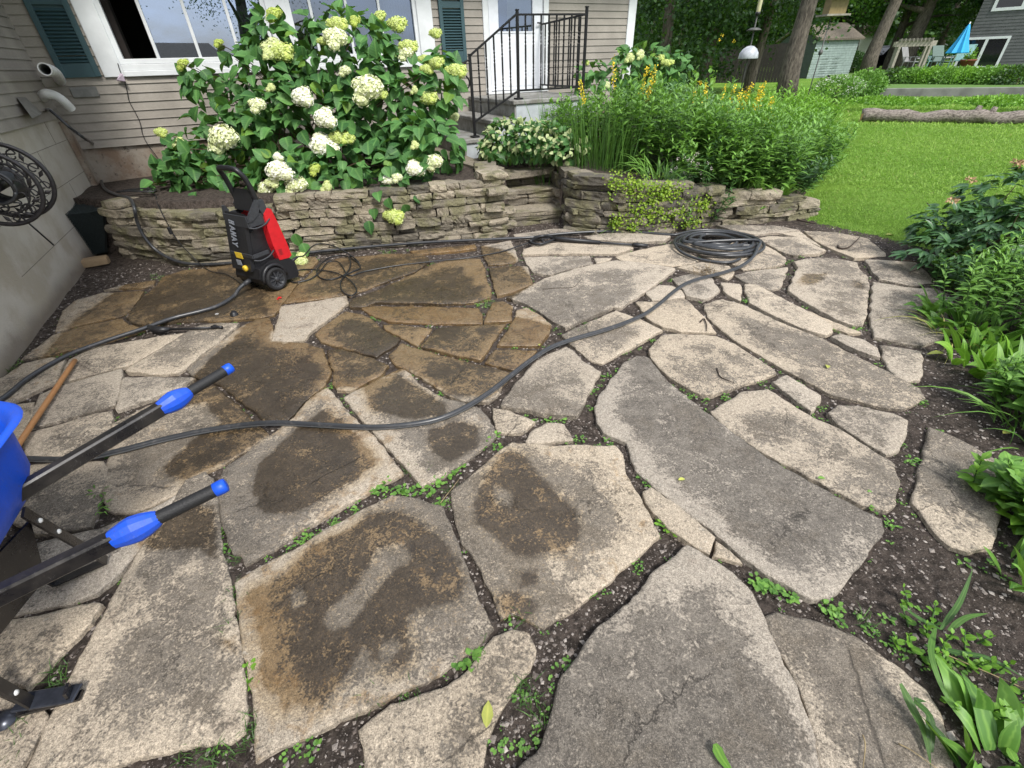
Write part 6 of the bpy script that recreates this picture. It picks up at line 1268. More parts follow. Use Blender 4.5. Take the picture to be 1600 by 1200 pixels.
SM = '830,655 850,655 870,660 885,660 893,690 905,690 950,692 975,575 965,590 948,590 925,635 930,610 935,645 940,600 1010,745 1030,545 1020,530 1030,575 1060,605 1075,615 1105,625 1120,620 1140,625 1190,600 1245,480 1160,460 1165,470 1090,465 1085,465 1140,475 1025,535 910,535 850,525 845,535 860,545 905,545 920,495 835,480 830,485 820,450 855,425 850,430 970,430 985,440 1000,455 1260,400 1240,455 1345,518 1340,515 1385,572 1375,567 1430,597 1275,640 1265,645 1310,660 1355,820 1385,820 1420,725 1435,720 800,650 770,660 875,1040 860,1060 815,1085 820,1090 850,1110 840,1150 825,1180 810,970 870,972 935,930 985,880 990,885 1115,865 1125,855 1210,720 1310,770 1220,720 700,795 712,840 718,870 560,800 555,795 520,815 480,835 475,838 460,845 455,855 440,868 430,865 365,970 360,960 370,1000 385,1110 410,1115 350,1165 340,1180 430,1130 480,1160 490,1165 460,1180 595,1095 650,1070 640,1075 590,610 575,620 640,600 570,590 517,590 515,605 538,625 470,640 460,648 410,605 560,510 583,495 590,498 597,500 660,513 615,520 730,560 670,595 645,590 695,615 330,540 345,530 365,515 320,550 310,555 90,560 110,555 15,585 30,570 240,435 175,845 190,880 150,870 120,865 130,870 100,945 60,910 285,760 170,660 175,670 620,405 670,415 500,390 720,390 805,540 1310,520 1450,430 1440,470 1300,525 1320,455 1490,540 1500,545 1380,840 1345,970 1350,980 1385,985 1380,1010 1440,1045 1500,1040 1510,1100 1520,1110 1430,1020 1495,870 1565,905 1330,760 910,500 1040,440 1125,475 1330,400 1225,430 1228,410 1245,560 1005,700 760,1080 770,1150 785,1170 690,800 865,700 1480,690 1460,980'
smp = [tuple(map(float, q.split(','))) for q in SM.split()]
Cs = []
for x, y in smp:
    c = onz(x, y, -.02); dd = np.hypot(c[0], c[1])
    for _ in range(3): Cs.append((c+np.append(RNG.normal(0, .018+.004*dd, 2), 0), RNG.uniform(.012, .026)*(1+.12*dd)))
Q = np.array([c[:2] for c, _ in Cs]); ok = ~in_stone(Q); Cs = [c for c, k in zip(Cs, ok) if k]
# plus many tiny ones following joints
Nn = 9000; Q = np.stack([RNG.uniform(-4.2, 3.6, Nn), RNG.uniform(.4, 5.3, Nn)], 1); yw = np.interp(Q[:, 0], allx, ally)
near = np.zeros(Nn, bool); 
for P_ in STONE2D: near |= poly_sd(P_, Q) > -.035
dens = np.sin(Q[:, 0]*2.1+1.3)*np.cos(Q[:, 1]*1.7)+.3*np.sin(Q[:, 0]*5.1+Q[:, 1]*4)
Q = Q[(Q[:, 1] < yw-.05) & near & ~in_stone(Q) & (dens > .15+RNG.normal(0, .35, Nn))]
for q in Q[:900]: Cs.append((np.array([*q, -.025]), RNG.uniform(.008, .018)*(1+.1*np.hypot(*q))))
P, D, U, Ln = weed_geo(Cs, 'clover'); jw = scat('joint_weeds', T_ROUND, P, D, U, Ln, Ln*.85, RNG.uniform(0, 1, len(P)), ML_MID, None, None)
tag(jw, 'tiny clover and seedlings sprouting along the joints between the flagstones', 'weeds', None, 'stuff')
# grass tufts in joints
Gt = [(100, 548), (85, 553), (120, 545), (20, 580), (65, 1110), (50, 1130), (40, 1160), (368, 940), (362, 925), (815, 965), (820, 1090), (818, 1075), (845, 1120), (585, 1095), (640, 1070), (350, 1180), (300, 1180), (325, 1185), (90, 1050), (95, 1070), (360, 985), (375, 875), (745, 1015), (240, 432), (1355, 975), (1480, 1040), (390, 1160), (1160, 470), (1345, 505), (85, 590), (90, 585), (395, 1140), (665, 735), (638, 735), (700, 768), (905, 520), (930, 508), (765, 480)]
PP = []; 
for x, y in Gt:
    c = onz(x, y, -.025)
    for _ in range(26): PP.append(c+np.append(RNG.normal(0, .018, 2), 0))
PP = np.array(PP); n = len(PP); D = np.column_stack([RNG.normal(0, .5, (n, 2)), np.ones(n)])
tag(ribbon('grass_tufts', PP, D, RNG.uniform(.025, .07, n), np.full(n, .003), RNG.uniform(.1, .8, n), RNG.uniform(0, .9, n), ML_BLADE, seg=4), 'thin grass blades tufting out of the patio joints', 'grass', None, 'stuff')
# fallen leaves
def fallen(x, y, s_, ang, lab, mat):
    c = onz(x, y, .012); d = np.array([[math.cos(ang), math.sin(ang), .05]]); o = scat('fallen_leaf', T_OVAL, np.array([c]), d, np.array([[.1, 0, 1.]]), np.array([s_]), np.array([s_*.8]), np.array([.8]), mat, None, c); tag(o, lab, 'leaf')
MYL = leafmat('yellowing_fallen_leaf', (.30, .36, .06, 1), (.48, .50, .12, 1), .5, .2, .2)
fallen(760, 1137, .075, 1.5, 'pale yellow green leaf lying between the front slabs', MYL); fallen(1060, 750, .04, .3, 'round lime leaf on the largest slab', MYL); fallen(1293, 575, .06, 1.0, 'crumpled lime leaf on the long pointed slab', MYL)
fallen(1475, 552, .09, 2.9, 'pale torn leaf on the soil by the broad leaved plants', MYL); fallen(1385, 367, .12, .2, 'yellowed leaf on soil at the lawn corner', MYL); fallen(1278, 747, .04, .1, 'small green leaf on the slab right of the largest one', ML_MID); fallen(1567, 677, .06, .3, 'yellow green leaf on the soil at the right', MYL); fallen(842, 540, .035, 1.2, 'tiny yellow leaf in the joint near the hose bend', MYL)
dp = thing('dead_weed', 'dried brown pulled weed lying below the hose coil', 'weed', onz(1105, 425, 0)); P = np.array([onz(1105, 425, .01)]*70)+RNG.normal(0, .05, (70, 3))*[1, 1, .2]; scat('dry_foliage', T_LANCE, P, RNG.normal(size=(70, 3)), nrm(RNG.normal(size=(70, 3))), RNG.uniform(.03, .09, 70), .02, RNG.uniform(0, 1, 70), leafmat('dead_leaf', (.10, .07, .04, 1), (.26, .19, .10, 1), .9, 0, 0), dp)
# ================================================================== LAWN BLADES
def lawn():
    V = []
    for (n, r0, r1, l, w_) in ((90000, 3.6, 8, .045, .005), (90000, 8, 14, .06, .010), (60000, 14, 26, .08, .022)):
        rr = np.sqrt(RNG.uniform(r0**2, r1**2, n)); a = RNG.uniform(R(18), R(66), n); X_, Y_ = rr*np.cos(a), rr*np.sin(a)
        e = RNG.normal(0, .06, n); k = (lawn_mask(X_+e, Y_+e) > .5) & (X_ < 40)
        X_, Y_ = X_[k], Y_[k]; m_ = len(X_); V.append((X_, Y_, np.full(m_, l)*RNG.uniform(.6, 1.3, m_), np.full(m_, w_)))
    X_, Y_, l, w_ = [np.concatenate(q) for q in zip(*V)]; n = len(X_); P = np.column_stack([X_, Y_, terrain(X_, Y_)-.005]); th = RNG.uniform(0, 6.28, n); D = np.column_stack([np.cos(th)*.5, np.sin(th)*.5, np.ones(n)])
    big = .5+.5*np.sin(X_*.9+.7*Y_)*np.sin(Y_*1.3-X_*.4); rn = np.clip(.1+.35*big+.3*(np.sin(X_*.31+1)*np.sin(Y_*.43)+.5*np.sin(X_*2.3+Y_*1.1))*.6+.15+RNG.normal(0, .2, n), 0, .92); rn = np.where(RNG.uniform(size=n) > .985, .98, rn)
    o = ribbon('lawn_grass', P, D, l, w_, RNG.uniform(.1, .7, n), rn, ML_GRASS, seg=2); tag(o, 'mown bright green lawn behind the patio', 'lawn', None, 'stuff')
lawn()
# ================================================================== BACKGROUND
def depth(P): return (np.asarray(P)-CP)@FW
MBARK = None
m = M('furrowed_bark'); n = m.noise(7, 7, .7, scale3=(3, 3, .6)); c = m.mix(m.rng(n, .35, .65), (.045, .036, .028, 1), (.17, .145, .115, 1)); m.set(c, .95); m.bump(n, 1., .05); MBARK = m.m
def gz(P, z=None):
    P = np.array(P, float); P[2] = float(terrain(P[0], P[1])) if z is None else z; return P
def tree(px, Yd, tr, lab, mat, zc=6., rz=3.6, rx=3.4, n=5200, leaf=(.10, .18), lean=0., limbs=6, grp='trees at the back of the lawn', H=11., dens=26):
    b = gz(onY(px, 110, Yd)); o = thing('tree', lab, 'tree', b, grp)
    top = b+np.array([lean*H, RNG.normal(0, .3), H]); k = np.linspace(0, 1, 14); P = b+(top-b)*k[:, None]+np.column_stack([.18*np.sin(k*5+px), .12*np.cos(k*4+px), 0*k]); P[0] = b-[0, 0, .3]
    rr = tr*(1.25-.3*np.minimum(k*6, 1)-.6*k); mb = MB(); mb.tube(P, rr, 14); mb.build('trunk', MBARK, o)
    c = b+np.array([lean*zc, 0, zc]); L_ = []
    for i in range(limbs):
        a = RNG.uniform(0, 6.28); z0 = RNG.uniform(.25, .6); p = b+(top-b)*z0; e = p+np.array([math.cos(a)*rx*.75, math.sin(a)*rx*.75, RNG.uniform(.3, 2.2)]); mid = (p+e)/2+[0, 0, -.1+RNG.uniform(0, .5)]
        mb = MB(); mb.tube(smooth_path([p, mid, e], 5), np.linspace(tr*.38, tr*.08, 11), 7); mb.build('limb', MBARK, o); L_.append(e)
    nc = dens; C_ = c+nrm(RNG.normal(size=(nc, 3)))*np.array([rx, rx, rz])*(RNG.uniform(.25, 1, (nc, 1))**.5); C_ = np.vstack([C_, np.array(L_)])
    s_ = RNG.uniform(.45, 1.1, len(C_)); k = RNG.integers(len(C_), size=n); d = RNG.normal(size=(n, 3))*[1, 1, .55]; Q = C_[k]+d*s_[k][:, None]*.62; ok = Q[:, 2] > b[2]+.5; Q = Q[ok]; k = k[ok]; m_ = len(Q)
    ln = RNG.uniform(*leaf, m_); rn = np.clip(.15+.5*(s_[k]-.4)+RNG.normal(0, .2, m_), 0, 1)
    scat('crown', T_LEAFQ, Q, rdir(m_, -.3), nrm(rdir(m_, .8)), ln, ln*1.15, rn, mat, o); return o
tree(1242, 17, .27, 'large rough barked tree trunk rising left of the small shed', ML_TREE, zc=7.5, rz=3.2, rx=3.6, n=7000, leaf=(.09, .16), H=12, lean=.03)
tree(1040, 21, .22, 'dark bushy tree nearest the corner of the house', ML_TREE, zc=3.6, rz=3.4, rx=2.6, n=15000, leaf=(.09, .16), dens=70)
tree(1105, 24, .25, 'dark low branched tree behind the tall daisy plant', ML_TREE, zc=4.0, rz=3.6, rx=3.2, n=15000, leaf=(.1, .17), dens=70)
tree(1175, 23, .2, 'dense green tree behind the pole with the dome', ML_TREE, zc=4.3, rz=3.2, rx=2.9, n=14000, leaf=(.1, .17), dens=60)
tree(1010, 30, .25, 'light leaved tree glimpsed behind the house corner tree', ML_TREEB, zc=5, rz=4.6, rx=3.4, n=9000, leaf=(.12, .2), dens=50)
tree(1290, 47, .3, 'leafy tree standing behind the small shed', ML_TREE, zc=6.5, rz=4, rx=4, n=10000, leaf=(.13, .22), dens=50)
tree(1356, 36, .40, 'leaning grey trunk between the shed and the pergola', ML_TREEB, zc=8, rz=3.6, rx=4, n=8000, leaf=(.14, .24), lean=.07, H=13)
tree(1322, 44, .3, 'thin trunked tree seen above the white outbuilding', ML_TREEB, zc=6.5, rz=4.5, rx=4.5, n=9000, leaf=(.16, .26), dens=46)
tree(1386, 43, .34, 'dark trunk just left of the pergola', ML_TREEB, zc=6.8, rz=4.2, rx=4.2, n=9000, leaf=(.15, .25), lean=.05, dens=44)
tree(1412, 41, .55, 'thick dark double trunk tree seen through the pergola', ML_TREE, zc=6.6, rz=3.8, rx=4.5, n=12000, leaf=(.14, .24), lean=.04, dens=60)
tree(1455, 48, .3, 'tree with drooping foliage behind the blue umbrella', ML_TREE, zc=5.8, rz=4.2, rx=4.6, n=13000, leaf=(.15, .26), dens=60)
tree(1495, 52, .3, 'dark tree touching the edge of the grey house', ML_TREE, zc=6.5, rz=5, rx=4.4, n=12000, leaf=(.16, .27), dens=60)
tree(1225, 47, .3, 'distant tree showing above the dark fence', ML_TREE, zc=5.6, rz=5, rx=5, n=9000, leaf=(.2, .3), dens=50)
tree(1140, 46, .3, 'distant pale green tree behind the dark garden trees', ML_TREEB, zc=6, rz=5, rx=5, n=9000, leaf=(.2, .3), dens=50)
tree(1060, 45, .3, 'far tree filling the gap right of the house corner', ML_TREE, zc=6, rz=5.5, rx=5, n=9000, leaf=(.2, .3), dens=50)
tree(960, 40, .3, 'tree hidden mostly behind the house', ML_TREE, zc=6, rz=5.5, rx=5, n=8000, leaf=(.2, .3), dens=50)
# far wood
n = 42000; px_ = RNG.uniform(900, 1700, n); Yd = RNG.uniform(66, 96, n); W_ = np.array([onY(a, 100, b) for a, b in zip(px_, Yd)]); W_[:, 2] = .5+15*RNG.beta(1.3, 1.4, n)
clp = .5+.5*np.sin(W_[:, 0]*.55+W_[:, 2]*.6)*np.sin(W_[:, 2]*.8+W_[:, 0]*.17); ln = RNG.uniform(.5, .9, n)
tag(scat('far_wood', T_LEAFQ, W_, rdir(n, -.2), nrm(rdir(n, .5)), ln, ln, np.clip(clp+RNG.normal(0, .2, n), 0, 1), leafmat('far_leaves', (.012, .035, .012, 1), (.05, .11, .03, 1), .6, 0, .25)), 'far band of trees closing the view beyond the gardens', 'trees', None, 'stuff')
# ---- shed
MSHD = simple('grey_green_siding', (.23, .29, .27, 1), .6, sc=6); MSHDD = simple('dark_green_siding', (.045, .062, .05, 1), .7, sc=6); MROOF = simple('brown_shingles', (.125, .105, .08, 1), .95, sc=12, var=.35, bump=.3)
so_ = gz(onY(1260, 122, 34.5), .2); sr_ = onY(1325, 116, 36.0); sr_[2] = .2; dS = nrm(sr_-so_); nS = np.array([dS[1], -dS[0], 0]); nS = nS if nS[1] < 0 else -nS; Ls = np.linalg.norm(sr_-so_)
FS_ = Frame([so_[0], so_[1], .2], dS, nS)
shed = thing('shed', 'small grey green garden shed with a brown shingle roof', 'shed', so_)
zE = 2.05; 
def lap(mb, fr, s0, s1, z0, z1, pitch, b=0.):
    z = z0
    while z < z1-.01:
        zt = min(z+pitch, z1); mb.add([fr.P(s0, b+.025, z), fr.P(s1, b+.025, z), fr.P(s1, b+.004, zt), fr.P(s0, b+.004, zt), fr.P(s0, b, z), fr.P(s1, b, z)], [[0, 1, 2, 3], [4, 5, 1, 0]]); z += pitch
mb = MB(); lap(mb, FS_, 0, Ls, -.1, zE, .13); mb.build('front_wall', MSHD, shed)
FS2 = Frame(FS_.P(0, 0, 0)*[1, 1, 0]+[0, 0, .2], -nS, -dS); mb = MB(); lap(mb, FS2, 0, 2.6, -.1, zE, .13)
for i in range(5): mb.add([FS2.P(.1*i*2.6, .02, zE+i*.14), FS2.P(2.6-.1*i*2.6, .02, zE+i*.14), FS2.P(2.6-.1*(i+1)*2.6, .02, zE+(i+1)*.14), FS2.P(.1*(i+1)*2.6, .02, zE+(i+1)*.14)], [[0, 1, 2, 3]])
mb.build('side_wall', MSHDD, shed)
mb = MB(); FS_b = Frame(FS_.P(0, 0, 0)*[1, 1, 0]+[0, 0, .2], dS, nS)
R1 = FS_b.P(-.15, -1.3, zE+.80); R2 = FS_b.P(Ls+.15, -1.3, zE+.80); E1 = FS_b.P(-.2, .22, zE-.04); E2 = FS_b.P(Ls+.2, .22, zE-.04); G1 = FS_b.P(-.2, -2.85, zE-.04); G2 = FS_b.P(Ls+.2, -2.85, zE-.04); t_ = np.array([0, 0, .1])
mb.add([E1, E2, R2, R1, G2, G1, E1+t_, E2+t_, R2+t_, R1+t_, G2+t_, G1+t_], [[6, 7, 8, 9], [9, 8, 10, 11], [0, 1, 7, 6], [0, 6, 9, 3], [3, 9, 11, 5], [1, 2, 8, 7], [2, 4, 10, 8], [0, 3, 2, 1], [3, 5, 4, 2]]); mb.build('roof', MROOF, shed)
for s_ in (.9, 1.9):
    mb = MB()
    for i in range(6): mb.beam(FS_.P(s_+i*.12, .07, .1), FS_.P(s_+i*.12, .07, 1.15), .015, .015)
    for j in range(5): mb.beam(FS_.P(s_, .08, .15+j*.24), FS_.P(s_+.6, .08, .15+j*.24), .015, .015)
    mb.build('trellis', MSHDD, shed)
# ---- dark fence
f0, f1 = gz(onY(1120, 115, 33)), gz(onY(1222, 115, 31)); df = nrm(f1-f0); fe = thing('board_fence', 'dark brown board fence behind the trees left of the shed', 'fence', f0)
L_ = np.linalg.norm(f1-f0); k = int(L_/.16)
mb = MB()
for i in range(k): mb.beam(f0+df*(i+.5)*.16, f0+df*(i+.5)*.16+UZ*RNG.uniform(1.78, 1.82), .15, .02, up=np.cross(df, UZ))
mb.build('boards', simple('dark_stained_boards', (.022, .017, .015, 1), .8, sc=9, var=.3), fe)
# ---- neighbouring grey house
O2 = onz(1489, 111, .3); d2 = nrm([.74, -.67, 0]); n2_ = np.array([-.67, -.74, 0]); n2_ = nrm(n2_); F2 = Frame([O2[0], O2[1], 0], d2, n2_)
def on2(x, y): p = onP(x, y, F2.o, F2.n); return (p-F2.o)@F2.d, p[2]
nh = thing('grey_house', 'dark grey sided neighbouring house with white framed sliding doors', 'house', [O2[0], O2[1], .3])
mb = MB(); lap(mb, F2, 0, 14, .1, 6.6, .17); mb.build('wall', simple('dark_grey_siding', (.085, .088, .088, 1), .6, sc=4), nh)
mb = MB(); mb.box(F2.P(7, -4.05, 3.3), (14, 8, 6.5), F2.ax); mb.build('wall_core', MSHDD, nh)
mb = MB(); mb.prism([(-4.6, 6.6), (0, 9), (4.6, 6.6)], -.4, 14.4, 0, F2.P(0, -4, 0), (n2_, UZ, d2)); mb.build('roof', MROOF, nh)
mb = MB(); lap(mb, Frame(F2.o, -n2_, -d2), 0, 8, .1, 6.6, .17); mb.build('wall', MSHDD, nh)
def opening(q, name, mull, fw=.13):
    (s0, z1), (s1, _), (_, z0) = q
    mb = MB(); fbox(mb, F2, s0, s1, .03, .08, z0, z0+fw); fbox(mb, F2, s0, s1, .03, .08, z1-fw, z1); fbox(mb, F2, s0, s0+fw, .03, .079, z0+fw, z1-fw); fbox(mb, F2, s1-fw, s1, .03, .079, z0+fw, z1-fw)
    for t in mull: s_ = s0+(s1-s0)*t; fbox(mb, F2, s_-fw*.6, s_+fw*.6, .03, .078, z0+fw, z1-fw)
    f = mb.build(name, MTRIM, nh); mb = MB(); mb.add([F2.P(s0, .04, z0), F2.P(s1, .04, z0), F2.P(s1, .04, z1), F2.P(s0, .04, z1)], [[0, 1, 2, 3]]); mb.build('pane', MDGL, f)
m = M('dark_reflecting_glass'); m.set((.008, .009, .012, 1), .05, spec=.8); MDGL = m.m
a, b, c_ = on2(1519, 58.5), on2(1572, 55), on2(1548, 107)
opening(((a[0]-.3, a[1]), (b[0]+.3, a[1]), (0, .42)), 'sliding_door', (.5,)); mb = MB(); fbox(mb, F2, a[0]-.2, b[0], .0, .9, .2, .38); mb.build('door_step', MCONC, nh)
w0, w1 = on2(1548, 18), on2(1600, 12)
opening(((w0[0], w0[1]+1.5), (w0[0]+4.4, 0), (0, w0[1])), 'window', (.33, .66), .16)
# ---- concrete edging, road, far bits
def strip(name, pts, Y0, w_, z0, z1, mat, **k):
    pass
e0, e1 = onz(1372, 152, .27), onz(1640, 151, .27); dE = nrm(e1-e0); ed = thing('edging_wall', 'low grey concrete edging wall across the back of the lawn', 'low wall', e0)
mb = MB(); mb.beam(e0+UZ*.08, e0+dE*14+UZ*.08, .16, .36, bev=.012); mb.build('kerb', simple('dull_kerb', (.17, .17, .16, 1), .9, sc=3, var=.25), ed)
tz = .42
terr = MB(); q0, q1 = e0+dE*-.2, e0+dE*16; nE = np.array([-dE[1], dE[0], 0]); terr.add([np.array([*(q0+nE*.1)[:2], tz]), np.array([*(q1+nE*.1)[:2], tz]), np.array([*(q1+nE*26)[:2], tz-.02]), np.array([*(q0+nE*26)[:2], tz-.02])], [[0, 1, 2, 3]])
m = M('upper_grass'); n = m.noise(20, 5); m.set(m.mix(n, (.05, .12, .015, 1), (.12, .22, .035, 1)), .9); o = terr.build('lawn', m.m); tag(o, kind='structure')
rd = MB(); a, b = gz(onY(1300, 96, 60), .75), gz(onY(1700, 96, 58), .75); rd.add([a, b, b+[1, 7, .02], a+[0, 7, .02]], [[0, 1, 2, 3]]); tag(rd.build('road', simple('pale_asphalt', (.25, .25, .24, 1), .9, sc=2)), kind='structure')
# hedge strip (plants by the patio of the neighbour)
def far_bush(px, py, Yd, rx, rz, mat, lab, n=1400, leaf=(.06, .12), flow=None, ry=None, name='bush', grp=None):
    c = onY(px, py, Yd); o = thing(name, lab, 'bush', [c[0], c[1], .3], grp); d = nrm(RNG.normal(size=(n, 3))); Q = c+d*np.array([rx, ry or rx*.6, rz])*RNG.uniform(.55, 1.08, (n, 1)); ln = RNG.uniform(*leaf, n)
    scat('foliage', T_LEAFQ, Q, nrm(d+RNG.normal(0, .6, d.shape)), nrm(rdir(n, .9)), ln, ln, np.clip(RNG.normal(.5, .25, n)+d[:, 2]*.2, 0, 1), mat, o)
    if rz > .2: mb = MB(); mb.tube([[c[0], c[1], .1], c], .04, 5); mb.build('stem', MWSTEM, o)
    if flow is not None:
        d = nrm(RNG.normal(size=(flow[1], 3))+[0, -.4, .6]); fh = blobs('flower_heads' if flow[1] > 1 else 'flower_head', c+d*np.array([rx, rx*.6, rz]), .035, flow[0], o, 5)
        if flow[1] > 1: fh['kind'] = 'stuff'
HG = 'shrubs in front of the neighbouring patio'
for i, (px, py, r_, rz, mt, lab) in enumerate(((1402, 124, 1.0, .42, ML_TREE, 'dark shrub with one orange lily at the left end of the far planting'), (1432, 124, 1.2, .42, ML_MID, 'mid green shrub in front of the pergola'), (1462, 124, 1.1, .44, ML_BRT, 'light shrub below the green sling chairs'), (1492, 124, 1.2, .42, ML_MID, 'green shrub below the blue umbrella'), (1525, 124, 1.25, .42, ML_BRT, 'bright shrub in front of the sliding doors'), (1558, 123, 1.2, .42, ML_MID, 'green shrub right of the sliding doors'), (1592, 124, 1.2, .45, ML_TREE, 'bluish dark shrub at the right frame edge'))):
    far_bush(px, py-2, 23.5-i*.55, r_*.78, rz*.85, mt, lab, 2200, (.06, .11), (MORP, 1) if i == 0 else None, grp=HG)
MWHF = simple('white_petal', (.75, .75, .70, 1), .6)
far_bush(1352, 133, 17.0, .62, .40, ML_MID, 'rounded green shrub in front of the far garden edge', 2600, (.05, .09)); far_bush(1310, 136, 16.2, .75, .28, ML_MID, 'loose patch of small white flowers left of the rounded shrub', 2000, (.04, .08), (MWHF, 130), name='flower_patch')
far_bush(1333, 101, 38, .85, .75, ML_DARK, 'clipped round dark bush beside the white outbuilding', 2600, (.08, .13))
far_bush(1372, 156, 14.2, .8, .07, ML_BRT, 'low bright ground plants at the left end of the edging', 900, (.04, .08)); far_bush(1430, 158, 13.8, 1.0, .05, ML_BRT, 'low bright weeds along the middle of the edging', 1200, (.04, .08)); far_bush(1565, 157, 12.9, 1.0, .08, ML_BRT, 'taller weeds along the right end of the edging', 1400, (.04, .09))
# ---- pergola, umbrella, chairs, pot, car, outbuilding, van
MGW = simple('weathered_wood', (.26, .24, .20, 1), .85, sc=14, var=.25)
per = thing('pergola', 'weathered wooden pergola with slatted top on the far patio', 'pergola', gz(onY(1408, 112, 31), .35))
pa, pb = onY(1389, 116, 29), onY(1439, 108, 29.3); ta, tb = pa.copy(), pb.copy(); ta[2] = onY(1407, 69, 29)[2]; tb[2] = ta[2]; pa[2] = pb[2] = .3
dP = nrm((tb-ta)*[1, 1, 0]); nP = nrm([.55, .83, 0])
for b_ in (0, 1):
    for p in (pa, pb):
        q = p+nP*b_*2.2; mb = MB(); mb.beam(q, [q[0], q[1], ta[2]], .13, .13, up=(0, 1, 0)); mb.build('post', MGW, per)
    mb = MB(); mb.beam(ta+nP*b_*2.2-dP*.3, tb+nP*b_*2.2+dP*.3, .06, .22); mb.build('beam', MGW, per)
for i in range(9): q = ta+(tb-ta)*(i/8)-nP*.3+UZ*.17; mb = MB(); mb.beam(q, q+nP*2.8, .05, .12); mb.build('rafter', MGW, per)
MUMB = simple('sky_blue_canvas', (.03, .36, .72, 1), .7, var=.06); ub = onz(1483, 111, .45)
um = thing('patio_umbrella', 'closed sky blue patio umbrella beside the grey house', 'umbrella', [*ub[:2], .3]); s_ = depth(ub)/FPX
mb = MB(); mb.tube([[*ub[:2], .3], [*ub[:2], .3+64*s_]], .03, 8); mb.build('pole', MTRIM, um)
V = []; K = 16; prof = [(.02, 62), (.10, 58), (.26, 42), (.48, 27), (.42, 26)]
for rr, h in prof:
    for k in range(K): an = k*2*math.pi/K; q = rr*(1+(.22 if k % 2 else -.1)*min(1, (62-h)/20)); V.append([ub[0]+q*math.cos(an), ub[1]+q*math.sin(an), .3+h*s_])
mb = MB(); mb.add(V, [[i*K+k, (i+1)*K+k, (i+1)*K+(k+1) % K, i*K+(k+1) % K] for i in range(len(prof)-1) for k in range(K)], 0, False); mb.build('canopy', MUMB, um)
def pchair(px, py, z, lab, mat, yaw, Wd=.58, name='patio_chair', rec=.35, slat=False):
    b = onz(px, py, z); o = thing(name, lab, 'chair', b, 'chairs on the far patio'); c, s = math.cos(yaw), math.sin(yaw); X_ = np.array([c, s, 0]); Y_ = np.array([-s, c, 0])
    P_ = lambda x, y, zz: b+X_*x+Y_*y+UZ*zz; k = 1.25
    mb = MB(); mb.box(P_(0, 0, .42*k), (Wd*k, .55*k, .04), (X_, Y_, UZ)); mb.build('seat', mat, o)
    mb = MB(); p, q = P_(0, .27*k, .42*k), P_(0, .27*k+rec*k, 1.08*k)
    if slat:
        for i in range(5): t = (i-2)*.13*k; mb.beam(p+X_*t, q+X_*t, .10*k, .03, up=Y_)
    else: mb.beam(p, q, Wd*k, .035, up=Y_)
    mb.build('backrest', mat, o)
    for sx in (-1, 1):
        mb = MB(); mb.beam(P_(sx*Wd*k/2, -.25*k, 0), P_(sx*Wd*k/2, -.25*k, .62*k), .05, .05, up=Y_); mb.build('leg', mat, o); mb = MB(); mb.beam(P_(sx*Wd*k/2, .3*k, 0), P_(sx*Wd*k/2, .25*k, .62*k), .05, .05, up=Y_); mb.build('leg', mat, o)
        mb = MB(); mb.beam(P_(sx*Wd*k/2, -.3*k, .63*k), P_(sx*Wd*k/2, .35*k, .63*k), .08, .03); mb.build('armrest', mat, o)
MG1 = simple('grey_wood_chair', (.30, .30, .30, 1), .8); MG2 = simple('sage_sling', (.10, .15, .13, 1), .7); MG3 = simple('aqua_sling', (.20, .36, .36, 1), .7)
pchair(1419, 111, .40, 'grey slatted wooden armchair under the pergola', MG1, .5, slat=True); pchair(1453, 110, .40, 'narrow aqua chair right of the pergola post', MG3, 1.2, .4); pchair(1466, 112, .40, 'dark green sling chair left of the umbrella', MG2, .1, .62); pchair(1492, 110, .40, 'reclined aqua sling chair in front of the grey wall', MG3, -.9, .62, rec=.55)
pt = onz(1506, 110, .4); pot = thing('flower_pot', 'terracotta pot with green plants beside the sliding doors', 'pot', pt); mb = MB(); mb.lathe(pt, [(0, 0), (.26, 0), (.40, .5), (.43, .5), (.43, .58), (.3, .56), (0, .5)], 18); mb.build('pot', simple('terracotta', (.20, .06, .035, 1), .8), pot)
Q = pt+np.array([0, 0, .65])+RNG.normal(0, .17, (160, 3)); scat('foliage', T_LEAFQ, Q, rdir(160, .6), rdir(160, .5), .18, .12, RNG.uniform(0, 1, 160), ML_BRT, pot)
tb_ = onz(1433, 110, .4); mb = MB(); mb.lathe(tb_, [(0, .5), (.34, .5), (.34, .46), (.05, .44), (.05, 0), (.2, 0)], 14); tag(mb.build('side_table', MG3, None, tb_), 'small round aqua side table beside the grey slatted armchair', 'table')
